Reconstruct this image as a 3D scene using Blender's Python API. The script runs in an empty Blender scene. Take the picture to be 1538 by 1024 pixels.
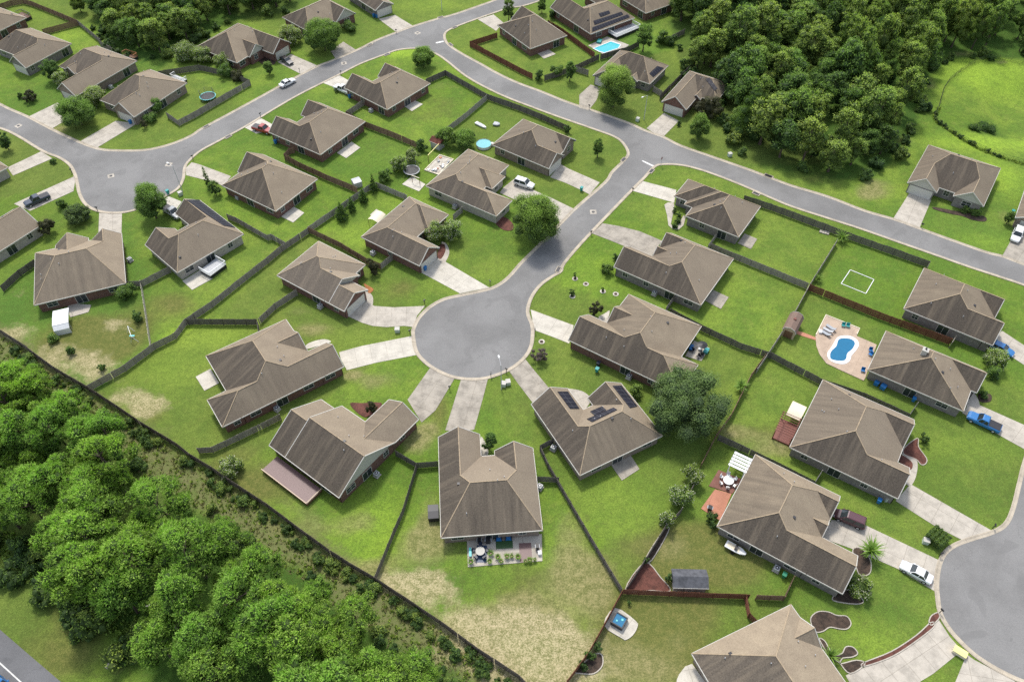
import bpy, math, random
import numpy as np
from mathutils import Vector, Matrix
from mathutils.geometry import tessellate_polygon

# ---------------------------------------------------------------- survey of the place, all in metres
F_PX,TILT,ROLL,CAM_H=1183.5,0.8559094651780192,-0.0023911010752322315,117.0
D = {
'houses': [('front hipped house with a furnished rear patio, directly below the central cul-de-sac', 't', -11.32, 58.06, 0.0808, [[0.0, 16.2, 0.0, 14.67, 'x', 'hh', 0], [0.0, 7.24, 7.34, 19.18, 'y', 'nG', 0], [9.53, 16.2, 7.34, 15.57, 'y', 'ng', 0]], 0.77, 0.54), ('house with black solar arrays on three roof slopes beside the big spreading tree', 't', 11.28, 69.38, 0.4901, [[0.0, 16.89, 0.0, 11.34, 'x', 'hh', 0], [0.0, 7.65, 5.67, 16.77, 'y', 'nG', 0], [9.66, 16.89, 5.67, 13.19, 'y', 'ng', 0]], 0.72, 0.66), ('gabled brick house with a covered pink deck behind, lower left of the central cul-de-sac', 'b', -41.96, 75.53, -0.6487, [[4.01, 17.02, 0.0, 13.61, 'x', 'gg', 1], [0.0, 10.52, 0.0, 12.38, 'x', 'gn', 1], [9.79, 17.02, 6.8, 19.72, 'y', 'ng', 0]], 0.6, 0.6), ('long red brick house with a square white patio slab, left of the central cul-de-sac', 'b', -50.95, 79.3, 0.61, [[3.62, 20.02, 0.0, 17.42, 'y', 'hh', 0], [0.05, 23.87, 0.0, 7.33, 'x', 'hG', 0], [11.82, 20.02, 7.49, 13.63, 'x', 'ng', 0]], 0.54, 0.77), ('brick house with a stepped double front gable, upper left of the cul-de-sac circle', 'b', -48.74, 117.32, -0.5869, [[0.0, 13.33, 0.0, 12.68, 'x', 'hh', 0], [6.67, 14.42, 0.0, 9.52, 'x', 'ns', 0], [6.67, 18.56, 0.0, 7.26, 'x', 'nG', 0]], 0.6, 0.6), ('house with a broad flowering tree at its front corner and a straight white driveway', 'b', -32.76, 129.18, -0.5985, [[0.0, 10.16, 0.0, 16.65, 'y', 'hh', 0], [5.08, 16.27, 0.0, 6.92, 'x', 'nG', 0], [5.08, 11.35, 9.65, 16.65, 'x', 'nh', 0]], 0.54, 0.77), ('pale sided house behind the huge round street tree', 'w', -19.95, 146.76, -0.5799, [[0.0, 11.91, 0.0, 17.16, 'y', 'hh', 0], [5.96, 19.77, 0.0, 6.59, 'x', 'nh', 0], [5.96, 13.6, 7.5, 13.02, 'x', 'nh', 0]], 0.54, 0.77), ('grey brick corner house beside the small stop line junction, with a long white driveway', 't', -4.83, 162.82, -0.6151, [[0.0, 15.89, 0.0, 13.53, 'y', 'hh', 0], [7.94, 16.78, 0.0, 6.58, 'x', 'nG', 0], [7.94, 15.89, 7.68, 13.53, 'x', 'ng', 0]], 0.54, 0.77), ('dark red brick hipped house with a row of rear windows right of the turning circle', 'b', -53.12, 137.5, 0.995, [[0.38, 14.31, 0.0, 17.2, 'y', 'hh', 0], [6.01, 14.31, 8.6, 17.8, 'y', 'ng', 0]], 0.77, 0.54), ('pale brick house with a strip of black solar panels and a white railed rear deck', 'w', -69.53, 118.15, 0.8255, [[0.0, 16.45, 0.0, 11.54, 'x', 'hh', 0], [0.0, 7.26, 5.77, 12.72, 'y', 'ng', 0], [10.04, 16.45, 5.77, 17.09, 'y', 'nG', 0]], 0.72, 0.66), ('wide hipped house with a white fabric canopy at its back', 'b', -95.69, 108.93, 0.3615, [[0.0, 17.58, 0.0, 16.49, 'x', 'hh', 0], [11.38, 17.58, 8.25, 16.49, 'y', 'nG', 0], [4.04, 10.77, 8.25, 17.49, 'y', 'ng', 0]], 0.77, 0.54), ('grey walled house cut by the left edge with a satellite dish on its roof', 'w', -109.22, 124.85, 0.9932, [[-4.9, 10.1, 0.0, 10.0, 'x', 'gg', 0]], 0.6, 0.6), ('small corner of a roof at the left edge between two driveways', 'w', -120.96, 152.53, 0.9257, [[-11.86, 2.14, 0.0, 10.0, 'x', 'hh', 0]], 0.77, 0.54), ('uppermost of the row of houses at the top left with a small rear pergola', 'b', -149.44, 219.69, 1.0317, [[-6.92, 9.08, 0.0, 13.0, 'y', 'hh', 0]], 0.54, 0.77), ('grey brick house second in the row at the top left', 'g', -133.55, 198.86, 1.0398, [[2.97, 15.47, 0.0, 18.08, 'y', 'hh', 0], [0.0, 9.22, 0.0, 7.0, 'x', 'Gn', 0]], 0.54, 0.77), ('brown brick house third in the row at the top left, with an orange framed deck', 't', -114.66, 184.66, 1.0379, [[7.86, 20.86, 0.0, 16.39, 'y', 'hh', 0], [0.0, 14.36, 0.0, 7.45, 'x', 'Gn', 0], [7.39, 14.36, 9.46, 13.46, 'x', 'gn', 0]], 0.54, 0.77), ('house at the corner of the street nearest the trampoline', 't', -96.34, 175.01, 1.0526, [[1.23, 18.67, 0.0, 13.95, 'y', 'hh', 0], [0.0, 9.95, 0.0, 7.91, 'x', 'Gn', 0]], 0.54, 0.77), ('house with a front porch gable against the dark wood and a black car', 'b', -76.02, 201.32, 1.0004, [[0.0, 16.38, 0.0, 16.18, 'x', 'hh', 0], [8.95, 16.38, -5.04, 8.09, 'y', 'Gn', 0], [4.2, 10.53, -0.73, 8.09, 'y', 'sn', 0]], 0.77, 0.54), ('house half hidden behind the round dark green street tree at the top', 'b', -61.18, 220.62, 0.8229, [[-0.0, 16.47, -3.21, 9.93, 'x', 'hh', 0], [8.95, 16.47, -4.53, 3.36, 'y', 'gn', 1]], 0.77, 0.54), ('house with a white garage door at the top edge of the picture', 'g', -41.01, 231.27, 0.7108, [[0.0, 6.69, 0.0, 16.0, 'y', 'Gh', 0]], 0.54, 0.77), ('hipped house with a small rear patio inside the brown fence at the top', 'b', 4.65, 208.08, 0.6046, [[0.85, 14.07, 0.0, 16.67, 'y', 'hh', 0], [6.08, 14.07, 8.33, 17.27, 'y', 'ng', 0]], 0.77, 0.54), ('house with dark solar panels above a bright blue swimming pool at the top', 'b', 23.04, 216.8, 0.6079, [[0.0, 16.81, 0.0, 14.1, 'x', 'hh', 0], [0.0, 8.02, 7.05, 19.75, 'y', 'nG', 0], [13.13, 16.81, 7.05, 20.1, 'y', 'ng', 0]], 0.77, 0.54), ('house cut by the top edge, right of the pool house', 'b', 40.44, 229.19, 0.6016, [[0.0, 15.22, 0.0, 13.0, 'x', 'hh', 0]], 0.77, 0.54), ('tan roofed house behind the tall oval green tree, facing the through road', 'g', 37.07, 190.03, -0.5833, [[-14.98, 0.0, 0.0, 11.36, 'x', 'hh', 0], [-14.98, -8.18, -4.58, 5.68, 'y', 'Gn', 0], [-6.48, -3.39, -0.8, 5.68, 'y', 'gn', 0]], 0.72, 0.66), ('small house with a brick garage gable beside the wood, with one dark roof panel', 'b', 39.06, 181.53, -0.567, [[0.0, 12.11, 7.48, 17.98, 'x', 'hh', 0], [0.0, 7.05, 0.0, 12.73, 'y', 'Gn', 0], [5.62, 8.24, 6.28, 12.73, 'y', 'gn', 0]], 0.77, 0.54), ('house with twin front gables and a grey garage beside the open field', 'g', 102.03, 162.4, -0.5985, [[0.0, 16.72, -15.71, 0.0, 'x', 'hh', 0], [0.0, 6.67, -17.98, -7.85, 'y', 'Sn', 0], [10.06, 16.72, -17.09, -7.85, 'y', 'sn', 0]], 0.77, 0.54), ('house at the right edge with a white pickup in front of its garage', 't', 111.7, 135.07, -0.5722, [[0.0, 8.0, 0.0, 14.0, 'y', 'Gh', 0]], 0.54, 0.77), ('house with three stepped roof hips next to the through road', 'g', 38.63, 135.89, -0.5919, [[0.0, 12.71, 0.0, 12.45, 'x', 'hh', 0], [-5.21, 6.35, 4.94, 12.45, 'x', 'hn', 0], [-2.01, 6.35, 3.49, 12.45, 'x', 'hn', 0]], 0.54, 0.77), ('grey brick house with a stained concrete driveway, right of the cul-de-sac neck', 'g', 21.27, 119.65, -0.5928, [[5.2, 19.89, 0.0, 16.27, 'y', 'hh', 0], [0.0, 12.54, 0.0, 7.5, 'x', 'gn', 0], [5.2, 12.54, 10.27, 16.27, 'x', 'Gn', 0], [5.2, 12.54, 7.55, 11.05, 'x', 'gn', 0]], 0.54, 0.77), ('house with a crowded rear patio slab, right of the cul-de-sac circle', 'b', 10.78, 99.42, -0.579, [[4.06, 20.07, 0.0, 17.3, 'y', 'hh', 0], [0.0, 23.54, 0.0, 8.0, 'x', 'Gh', 0], [4.06, 12.07, 7.9, 13.48, 'x', 'gn', 0]], 0.54, 0.77), ('house with a red pergola at its back, second from the bottom right', 'g', 47.61, 74.92, -0.5782, [[0.0, 16.47, 0.0, 17.56, 'y', 'hh', 0], [8.24, 18.45, 0.0, 7.07, 'x', 'nG', 0], [8.24, 16.47, 10.37, 17.56, 'x', 'ng', 0]], 0.54, 0.77), ('house with a small white chimney beside the curved swimming pool', 'g', 66.09, 91.9, -0.5876, [[0.0, 17.2, 0.0, 11.64, 'y', 'hh', 0], [8.6, 18.22, 5.6, 11.64, 'x', 'ng', 0]], 0.5, 0.85), ('house beside the lawn with a white marked rectangle', 'g', 77.88, 107.47, -0.6092, [[0.0, 15.57, 0.0, 14.19, 'y', 'hh', 0], [7.79, 16.96, 0.0, 7.5, 'x', 'nG', 0], [7.79, 15.57, 7.64, 14.19, 'x', 'ng', 0]], 0.54, 0.77), ('long house with a maroon car at its garage and a white slatted pergola behind', 'g', 32.57, 60.02, -0.5838, [[0.0, 14.74, 0.0, 16.17, 'y', 'hh', 0], [7.37, 20.38, 0.0, 7.38, 'x', 'ng', 0], [7.37, 14.74, 7.25, 10.75, 'x', 'ng', 0], [7.37, 14.74, 11.17, 16.17, 'x', 'nG', 0]], 0.54, 0.77), ('house cut by the bottom edge, left of the bottom right driveway', 't', 25.5, 40.08, 0.423, [[0.0, 17.47, -17.0, -0.0, 'y', 'hh', 0], [8.73, 17.47, -7.13, -2.13, 'x', 'ng', 0]], 0.54, 0.77), ('brick house with a white car by its garage inside the bend of the upper street', 'b', -32.02, 178.17, 0.8798, [[0.0, 16.22, 0.0, 12.75, 'x', 'hh', 0], [0.0, 7.0, 6.37, 16.32, 'y', 'nG', 0], [9.72, 16.22, 6.37, 13.55, 'y', 'ng', 0]], 0.77, 0.54), ('brick house with a red pickup by its garage and a white rear patio slab', 'b', -46.18, 158.89, 0.9904, [[0.0, 16.79, 0.0, 14.3, 'x', 'hh', 0], [0.0, 7.0, 7.15, 17.31, 'y', 'nG', 0], [9.96, 16.79, 7.15, 15.8, 'y', 'ng', 0]], 0.77, 0.54)],
'B': [[[-152.77,198.31],[-136.4,185.81],[-126.19,179.59],[-117.87,174.0],[-109.17,168.61],[-103.27,165.61],[-99.07,164.85],[-92.5,164.83],[-88.44,165.92],[-84.66,168.13],[-81.48,171.15],[-79.59,174.24],[-74.31,180.59],[-66.96,189.67],[-63.49,194.11],[-58.74,199.94],[-54.59,204.56],[-51.05,207.39],[-44.79,213.21],[-39.82,218.72],[-34.32,223.35],[-29.65,227.04],[-23.04,231.34],[-17.31,234.63],[-8.82,240.83],[-5.01,243.72],[6.95,253.7]],[[-143.88,178.85],[-131.42,174.06],[-125.47,170.56],[-116.76,164.22],[-111.87,161.64],[-108.22,158.77],[-105.88,155.56],[-104.31,152.71],[-102.0,148.02],[-99.39,144.15],[-96.26,141.62],[-92.25,140.48],[-88.29,140.75],[-85.02,142.51],[-82.33,145.05],[-80.45,146.97],[-78.67,149.57],[-78.42,153.26],[-79.27,157.96],[-78.62,161.16],[-77.11,164.39],[-73.68,168.45],[-68.42,174.63],[-62.28,182.99],[-57.35,189.29],[-51.69,195.47],[-47.5,199.91],[-42.32,205.54],[-36.34,210.24],[-33.09,212.65],[-29.13,213.64],[-26.02,213.25],[-21.81,210.66],[-18.54,206.76],[-13.26,199.27],[-8.24,193.86],[-1.45,187.98],[5.54,183.11],[12.29,178.59],[21.07,173.08],[25.75,169.94],[27.72,167.28],[28.67,163.25],[27.52,160.36],[24.05,155.48],[22.09,151.54],[14.89,142.47],[10.57,136.33],[4.49,127.61],[1.61,123.54],[-0.91,119.47],[-3.47,116.84],[-6.38,115.56],[-10.74,114.29],[-14.28,113.06],[-17.03,110.8],[-18.95,107.89],[-19.79,105.15],[-19.82,103.2],[-18.97,99.15],[-17.45,96.69],[-14.99,94.38],[-11.47,92.43],[-7.8,91.78],[-4.5,92.16],[-0.52,94.06],[2.22,96.65],[3.79,99.54],[4.3,102.72],[4.26,105.78],[3.43,109.27],[4.22,113.23],[6.12,116.8],[8.76,119.44],[10.66,121.04],[11.58,123.71],[17.48,132.75],[28.42,148.19],[31.84,152.83],[34.88,157.25],[37.15,158.2],[41.38,157.84],[45.38,156.16],[49.23,153.79],[54.41,150.07],[60.67,144.98],[64.71,141.95],[71.74,137.94],[78.53,134.05],[85.08,129.89],[91.42,125.94],[97.54,122.05],[103.59,118.55],[107.04,116.46],[117.83,109.43],[151.36,87.24]],[[155.33,93.05],[120.96,115.89],[109.88,123.1],[106.47,125.57],[103.25,126.98],[97.07,131.0],[91.4,134.83],[86.86,137.89],[80.98,140.95],[73.9,146.07],[66.61,150.03],[62.41,152.94],[58.09,156.03],[50.47,161.0],[42.57,166.12],[38.65,169.89],[34.52,172.61],[30.38,176.13],[21.68,181.85],[14.95,185.98],[8.05,191.2],[2.18,195.23],[-3.53,200.16],[-8.52,205.38],[-13.69,210.62],[-17.43,215.06],[-19.17,218.64],[-19.39,222.79],[-16.96,225.99],[-10.21,231.28],[-4.9,235.12],[-0.58,238.01],[5.23,240.15],[19.68,250.38]],[[104.92,93.2],[95.15,82.46],[88.98,74.22],[85.68,69.16],[83.16,65.21],[80.74,62.16],[78.09,60.59],[73.57,59.21],[70.96,58.29],[68.79,56.94],[67.07,54.85],[65.62,51.95],[64.93,49.71],[64.39,46.97],[64.84,44.56],[65.89,42.46],[67.59,40.18],[70.49,37.94],[73.9,36.32],[78.42,35.86],[84.04,37.67],[90.53,42.89],[94.73,51.09],[96.01,57.76],[95.69,63.7],[100.02,72.64],[108.36,82.42],[117.53,93.17]]],
'hwy': [[-100.74,60.84],[-76.59,44.78],[-70.26,40.76],[-64.6,37.19],[-56.39,32.01],[-64.25,23.98],[-95.71,43.34]],
'hwl': [[-98.07,55.64],[-74.51,39.88],[-70.36,37.2],[-64.25,33.24]],
'drv': [('driveway','c',[[-33.39,108.43],[-29.8,112.6],[-28.18,111.1],[-24.19,110.69],[-17.77,111.06],[-19.18,108.38],[-19.74,105.28],[-21.6,105.61],[-25.07,105.29],[-27.92,105.63],[-30.13,106.49]]),('path','c',[[-30.83,115.13],[-29.93,115.28],[-28.72,113.6],[-28.57,111.35],[-29.48,111.45]]),('driveway','w',[[-19.4,120.94],[-15.93,125.45],[-4.75,116.32],[-10.73,114.6]]),('path','c',[[-15.57,130.42],[-14.46,129.96],[-13.65,127.68],[-13.78,125.72],[-14.68,123.52],[-15.77,124.62],[-14.82,126.0],[-14.66,127.96]]),('driveway','w',[[-33.61,98.76],[-29.37,100.32],[-19.79,102.89],[-19.13,100.28],[-18.38,98.04],[-26.15,96.09],[-31.47,94.29],[-33.02,96.98]]),('path','w',[[-40.42,100.18],[-39.78,101.13],[-38.28,101.84],[-36.97,102.08],[-35.85,101.76],[-35.65,101.33],[-37.03,100.7],[-39.79,99.65]]),('driveway','d',[[-15.62,94.88],[-10.9,92.1],[-11.4,90.93],[-13.99,84.85],[-16.36,82.13],[-19.33,87.26]]),('driveway','d',[[-9.63,92.01],[-4.57,92.08],[-5.39,87.62],[-6.81,80.57],[-8.68,80.2],[-11.99,80.4]]),('path','w',[[-5.52,79.06],[-4.54,77.2],[-4.2,75.38],[-5.42,75.2],[-5.63,77.21]]),('driveway','d',[[-0.75,94.28],[0.86,95.14],[2.62,96.79],[3.87,94.69],[7.05,89.63],[3.88,86.31],[1.16,90.89]]),('driveway','w',[[3.8,110.01],[12.33,105.65],[11.21,100.87],[7.49,102.86],[4.23,104.49],[4.11,107.34]]),('driveway','d',[[20.51,136.59],[23.99,135.68],[28.54,133.88],[33.23,130.65],[32.28,129.22],[30.34,125.85],[25.64,128.39],[21.99,130.69],[17.9,133.21]]),('driveway','w',[[31.31,151.83],[38.8,148.48],[37.66,143.77],[28.51,148.19]]),('driveway','c',[[9.22,153.45],[11.99,158.56],[13.81,156.74],[20.98,151.4],[18.26,146.87],[16.47,148.47],[12.92,151.18]]),('driveway','c',[[-2.83,147.57],[-1.92,149.52],[0.55,152.73],[3.02,151.22],[4.83,148.76],[9.62,145.37],[14.7,141.36],[11.07,136.83],[8.54,140.23],[4.14,143.97],[0.52,145.16]]),('driveway','c',[[-66.37,206.51],[-63.42,210.84],[-54.84,204.56],[-58.5,199.94]]),('driveway','d',[[-52.35,212.75],[-49.23,217.74],[-44.75,212.91],[-47.55,211.06],[-50.19,208.35]]),('driveway','c',[[-40.43,231.43],[-35.58,233.83],[-29.54,227.04],[-34.03,223.04]]),('driveway','w',[[-51.68,195.39],[-47.92,199.43],[-44.87,196.7],[-44.99,192.27],[-47.44,192.72]]),('driveway','w',[[-68.94,174.63],[-65.29,178.52],[-61.8,175.79],[-62.06,172.83],[-65.06,171.68]]),('driveway','c',[[-78.33,159.66],[-76.37,158.87],[-67.41,154.11],[-68.5,150.38],[-70.2,151.53],[-78.32,154.56],[-79.19,157.39]]),('driveway','w',[[-81.26,145.42],[-80.18,146.52],[-76.67,144.59],[-77.3,141.21],[-79.13,141.0],[-80.63,143.25]]),('driveway','c',[[-94.51,140.62],[-89.19,140.35],[-86.79,132.53],[-91.75,131.96]]),('driveway','c',[[-104.79,154.49],[-103.27,148.56],[-110.62,141.4],[-115.38,143.94],[-114.42,145.04]]),('driveway','c',[[-116.99,164.27],[-113.12,161.35],[-119.99,154.54],[-122.63,157.73]]),('driveway','c',[[-108.72,168.61],[-102.77,177.49],[-96.92,176.27],[-103.71,165.61]]),('driveway','c',[[-126.19,179.59],[-121.08,186.16],[-115.23,179.14],[-117.95,174.24]]),('driveway','d',[[18.28,189.18],[21.71,194.33],[24.54,192.23],[22.54,186.14],[20.26,181.72],[17.92,182.95]]),('driveway','c',[[34.62,173.53],[40.01,180.51],[43.42,176.88],[38.14,169.37]]),('driveway','c',[[86.43,137.82],[93.16,146.98],[97.5,144.57],[91.3,134.55]]),('driveway','d',[[106.18,125.56],[109.37,129.52],[113.02,135.13],[114.75,133.37],[115.58,127.39],[110.76,121.89]]),('driveway','c',[[-10.2,231.06],[-5.43,234.02],[-2.44,229.06],[-4.51,223.94]]),('driveway','c',[[64.0,66.01],[67.56,69.21],[73.68,64.05],[77.91,60.5],[72.6,58.75],[68.73,61.56]]),('path','c',[[68.07,75.36],[69.73,74.81],[70.16,73.38],[68.91,70.58],[67.44,68.87],[66.77,69.73],[68.24,71.98],[68.4,73.56]]),('driveway','c',[[50.07,59.27],[52.37,62.55],[57.32,61.75],[67.59,55.38],[65.93,52.82],[64.94,50.4],[60.55,53.99],[54.6,57.27]]),('driveway','c',[[81.88,83.98],[84.55,86.52],[86.1,85.46],[92.0,81.3],[93.77,80.14],[90.17,75.66],[89.82,76.21],[86.97,78.79]]),('path','c',[[84.94,88.57],[85.83,88.37],[85.85,86.14],[85.0,84.95],[82.77,84.17]]),('driveway','c',[[93.81,101.09],[97.3,103.88],[100.21,99.87],[105.68,94.83],[101.32,90.82],[97.94,95.18],[95.61,98.18]]),('driveway','c',[[47.78,37.87],[53.47,39.96],[59.69,43.26],[64.06,45.88],[64.75,43.38],[65.6,41.7],[64.71,40.69],[60.47,38.09],[58.04,36.9],[54.53,35.33],[48.57,35.35]]),('driveway','c',[[66.3,40.81],[67.03,40.05],[71.65,37.07],[72.7,36.01],[69.23,34.83],[62.48,36.03]]),('patio','w',[[-59.88,92.75],[-57.53,94.67],[-55.04,91.27],[-57.37,89.41]]),('path','c',[[10.16,89.41],[11.31,89.61],[13.24,88.99],[14.45,87.56],[14.02,85.96],[12.65,84.58],[11.47,86.37]]),('patio','d',[[17.12,73.0],[20.54,75.31],[21.9,72.28],[18.66,70.03]]),('patio','c',[[-7.38,59.28],[4.76,60.11],[4.72,55.47],[-7.03,54.47]]),('patio','w',[[-43.32,163.35],[-40.3,168.01],[-37.78,165.52],[-40.7,161.17]]),('patio','w',[[-28.26,183.74],[-26.03,186.8],[-23.53,184.83],[-26.22,181.53]]),('patio','w',[[-52.53,139.17],[-50.25,142.6],[-47.47,140.46],[-49.43,137.08]]),('patio','w',[[-69.38,118.45],[-66.21,122.06],[-63.24,119.1],[-66.63,115.79]]),('patio','c',[[7.53,210.8],[10.77,212.97],[12.74,210.42],[9.31,207.93]]),('patio','d',[[49.71,129.84],[51.83,132.99],[54.29,131.17],[52.23,127.91]]),('patio','d',[[39.77,112.3],[41.95,115.34],[44.73,113.31],[42.54,110.0]]),('patio','c',[[33.44,97.53],[35.77,101.48],[38.49,99.58],[36.38,96.3]]),('spa_pad','w',[[15.58,47.84],[18.51,45.78],[18.59,44.8],[17.82,43.67],[16.8,43.02],[16.17,43.23],[13.64,45.21]]),('patio','w',[[22.99,35.17],[23.46,37.32],[23.89,38.05],[24.93,39.16],[26.0,39.53],[27.98,36.11]]),('patio','r',[[33.28,68.9],[35.47,72.07],[39.18,70.15],[37.03,67.44]]),('patio','o',[[34.22,68.29],[36.88,67.44],[34.08,62.39],[31.27,64.65]]),('patio','w',[[-26.03,150.84],[-23.96,153.83],[-20.47,150.82],[-21.81,148.13]]),('patio','c',[[22.37,215.13],[28.27,220.36],[34.38,215.44],[32.18,212.87],[26.35,210.35]]),('patio','c',[[-89.26,108.12],[-86.04,109.57],[-86.19,111.54],[-90.7,112.05],[-90.87,111.06]]),('path','o',[[56.68,104.09],[60.61,101.77],[60.78,101.08],[56.46,103.16]]),('patio','c',[[35.27,142.99],[36.12,143.81],[37.49,143.81],[37.52,142.5],[37.04,140.55],[35.83,136.13],[37.13,135.19],[39.15,139.26],[39.58,138.63],[38.65,135.8],[37.43,134.42],[36.03,134.58],[35.27,135.82],[35.42,139.28]]),('patio','w',[[-32.32,139.69],[-31.12,141.71],[-29.03,140.04],[-30.42,137.51]])],
'soil': [('mulch_bed','k',[[44.79,46.06],[46.12,47.14],[47.71,47.13],[48.89,46.59],[50.31,46.45],[50.67,45.38],[49.92,44.59],[48.86,44.54],[47.36,44.81],[46.15,44.2],[44.98,44.21]]),('mulch_bed','k',[[45.33,43.03],[46.04,42.77],[46.47,41.49],[47.04,40.73],[48.14,40.98],[48.9,41.87],[49.93,41.86],[50.39,40.97],[49.53,40.47],[48.47,40.35],[47.93,40.22],[47.47,39.48],[49.9,39.97],[51.03,39.47],[48.48,38.12],[47.28,39.73],[46.21,40.48]]),('mulch_bed','r',[[50.81,39.59],[55.4,41.22],[59.77,43.52],[62.68,45.49],[63.02,44.95],[59.99,43.0],[55.45,40.58],[51.07,39.17]]),('mulch_bed','r',[[62.46,45.62],[63.18,46.55],[64.41,47.01],[64.15,46.15],[62.67,45.09]]),('mulch_bed','k',[[48.99,48.91],[49.82,50.02],[51.87,50.57],[53.54,48.9],[52.31,48.35]]),('mulch_bed','k',[[54.28,57.12],[55.77,57.42],[56.59,55.47],[55.97,53.42],[54.7,52.85],[54.05,53.43]]),('mulch_bed','r',[[17.4,50.66],[20.88,55.12],[23.07,52.64],[24.29,50.5],[21.18,50.57]]),('mulch_bed','k',[[21.1,55.86],[24.83,61.04],[25.34,60.57],[22.04,55.56]]),('mulch_bed','k',[[11.84,40.81],[12.99,40.81],[12.95,39.31],[11.66,38.2],[9.89,38.21],[9.02,38.58]]),('mulch_bed','r',[[69.1,76.63],[71.89,78.47],[71.41,76.62],[71.99,74.27],[71.47,73.2],[70.65,73.03],[70.1,74.09],[68.32,75.18]]),('mulch_bed','r',[[67.22,74.64],[68.2,74.82],[69.25,73.38],[68.48,71.98],[67.31,73.04]]),('mulch_bed','k',[[86.73,88.57],[88.68,88.15],[88.04,86.54],[86.1,86.54]]),('mulch_bed','r',[[-3.77,137.11],[-1.87,138.9],[0.2,136.65],[0.2,134.43],[-1.84,134.44]]),('mulch_bed','r',[[-16.02,129.1],[-14.91,129.77],[-14.46,127.75],[-14.92,125.76],[-15.44,124.94],[-16.05,125.76]]),('mulch_bed','o',[[-31.07,117.55],[-30.18,116.97],[-28.83,115.82],[-29.51,114.68],[-30.22,115.54]]),('mulch_bed','k',[[97.19,141.99],[101.46,140.59],[107.29,138.74],[107.02,136.94],[104.4,137.39],[102.56,138.76],[99.94,139.68],[97.16,141.07]]),('mulch_bed','r',[[-29.77,86.49],[-27.5,86.48],[-25.1,86.67],[-23.93,86.27],[-24.86,84.49],[-26.64,83.32],[-28.75,84.89]]),('mulch_bed','w',[[18.96,108.95],[19.84,109.62],[19.52,107.83],[18.91,106.28],[17.38,107.61]]),('mulch_bed','k',[[-73.82,212.39],[-69.96,213.15],[-66.94,206.97],[-67.88,204.72],[-71.34,206.24]])],
'pool_deck': [[59.91,102.68],[63.52,108.41],[65.94,106.67],[69.14,104.33],[68.04,102.57],[70.6,100.82],[71.29,100.3],[66.79,92.36],[66.13,91.4],[62.46,93.98],[60.23,95.63],[59.51,97.79],[59.43,100.0]],
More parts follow.
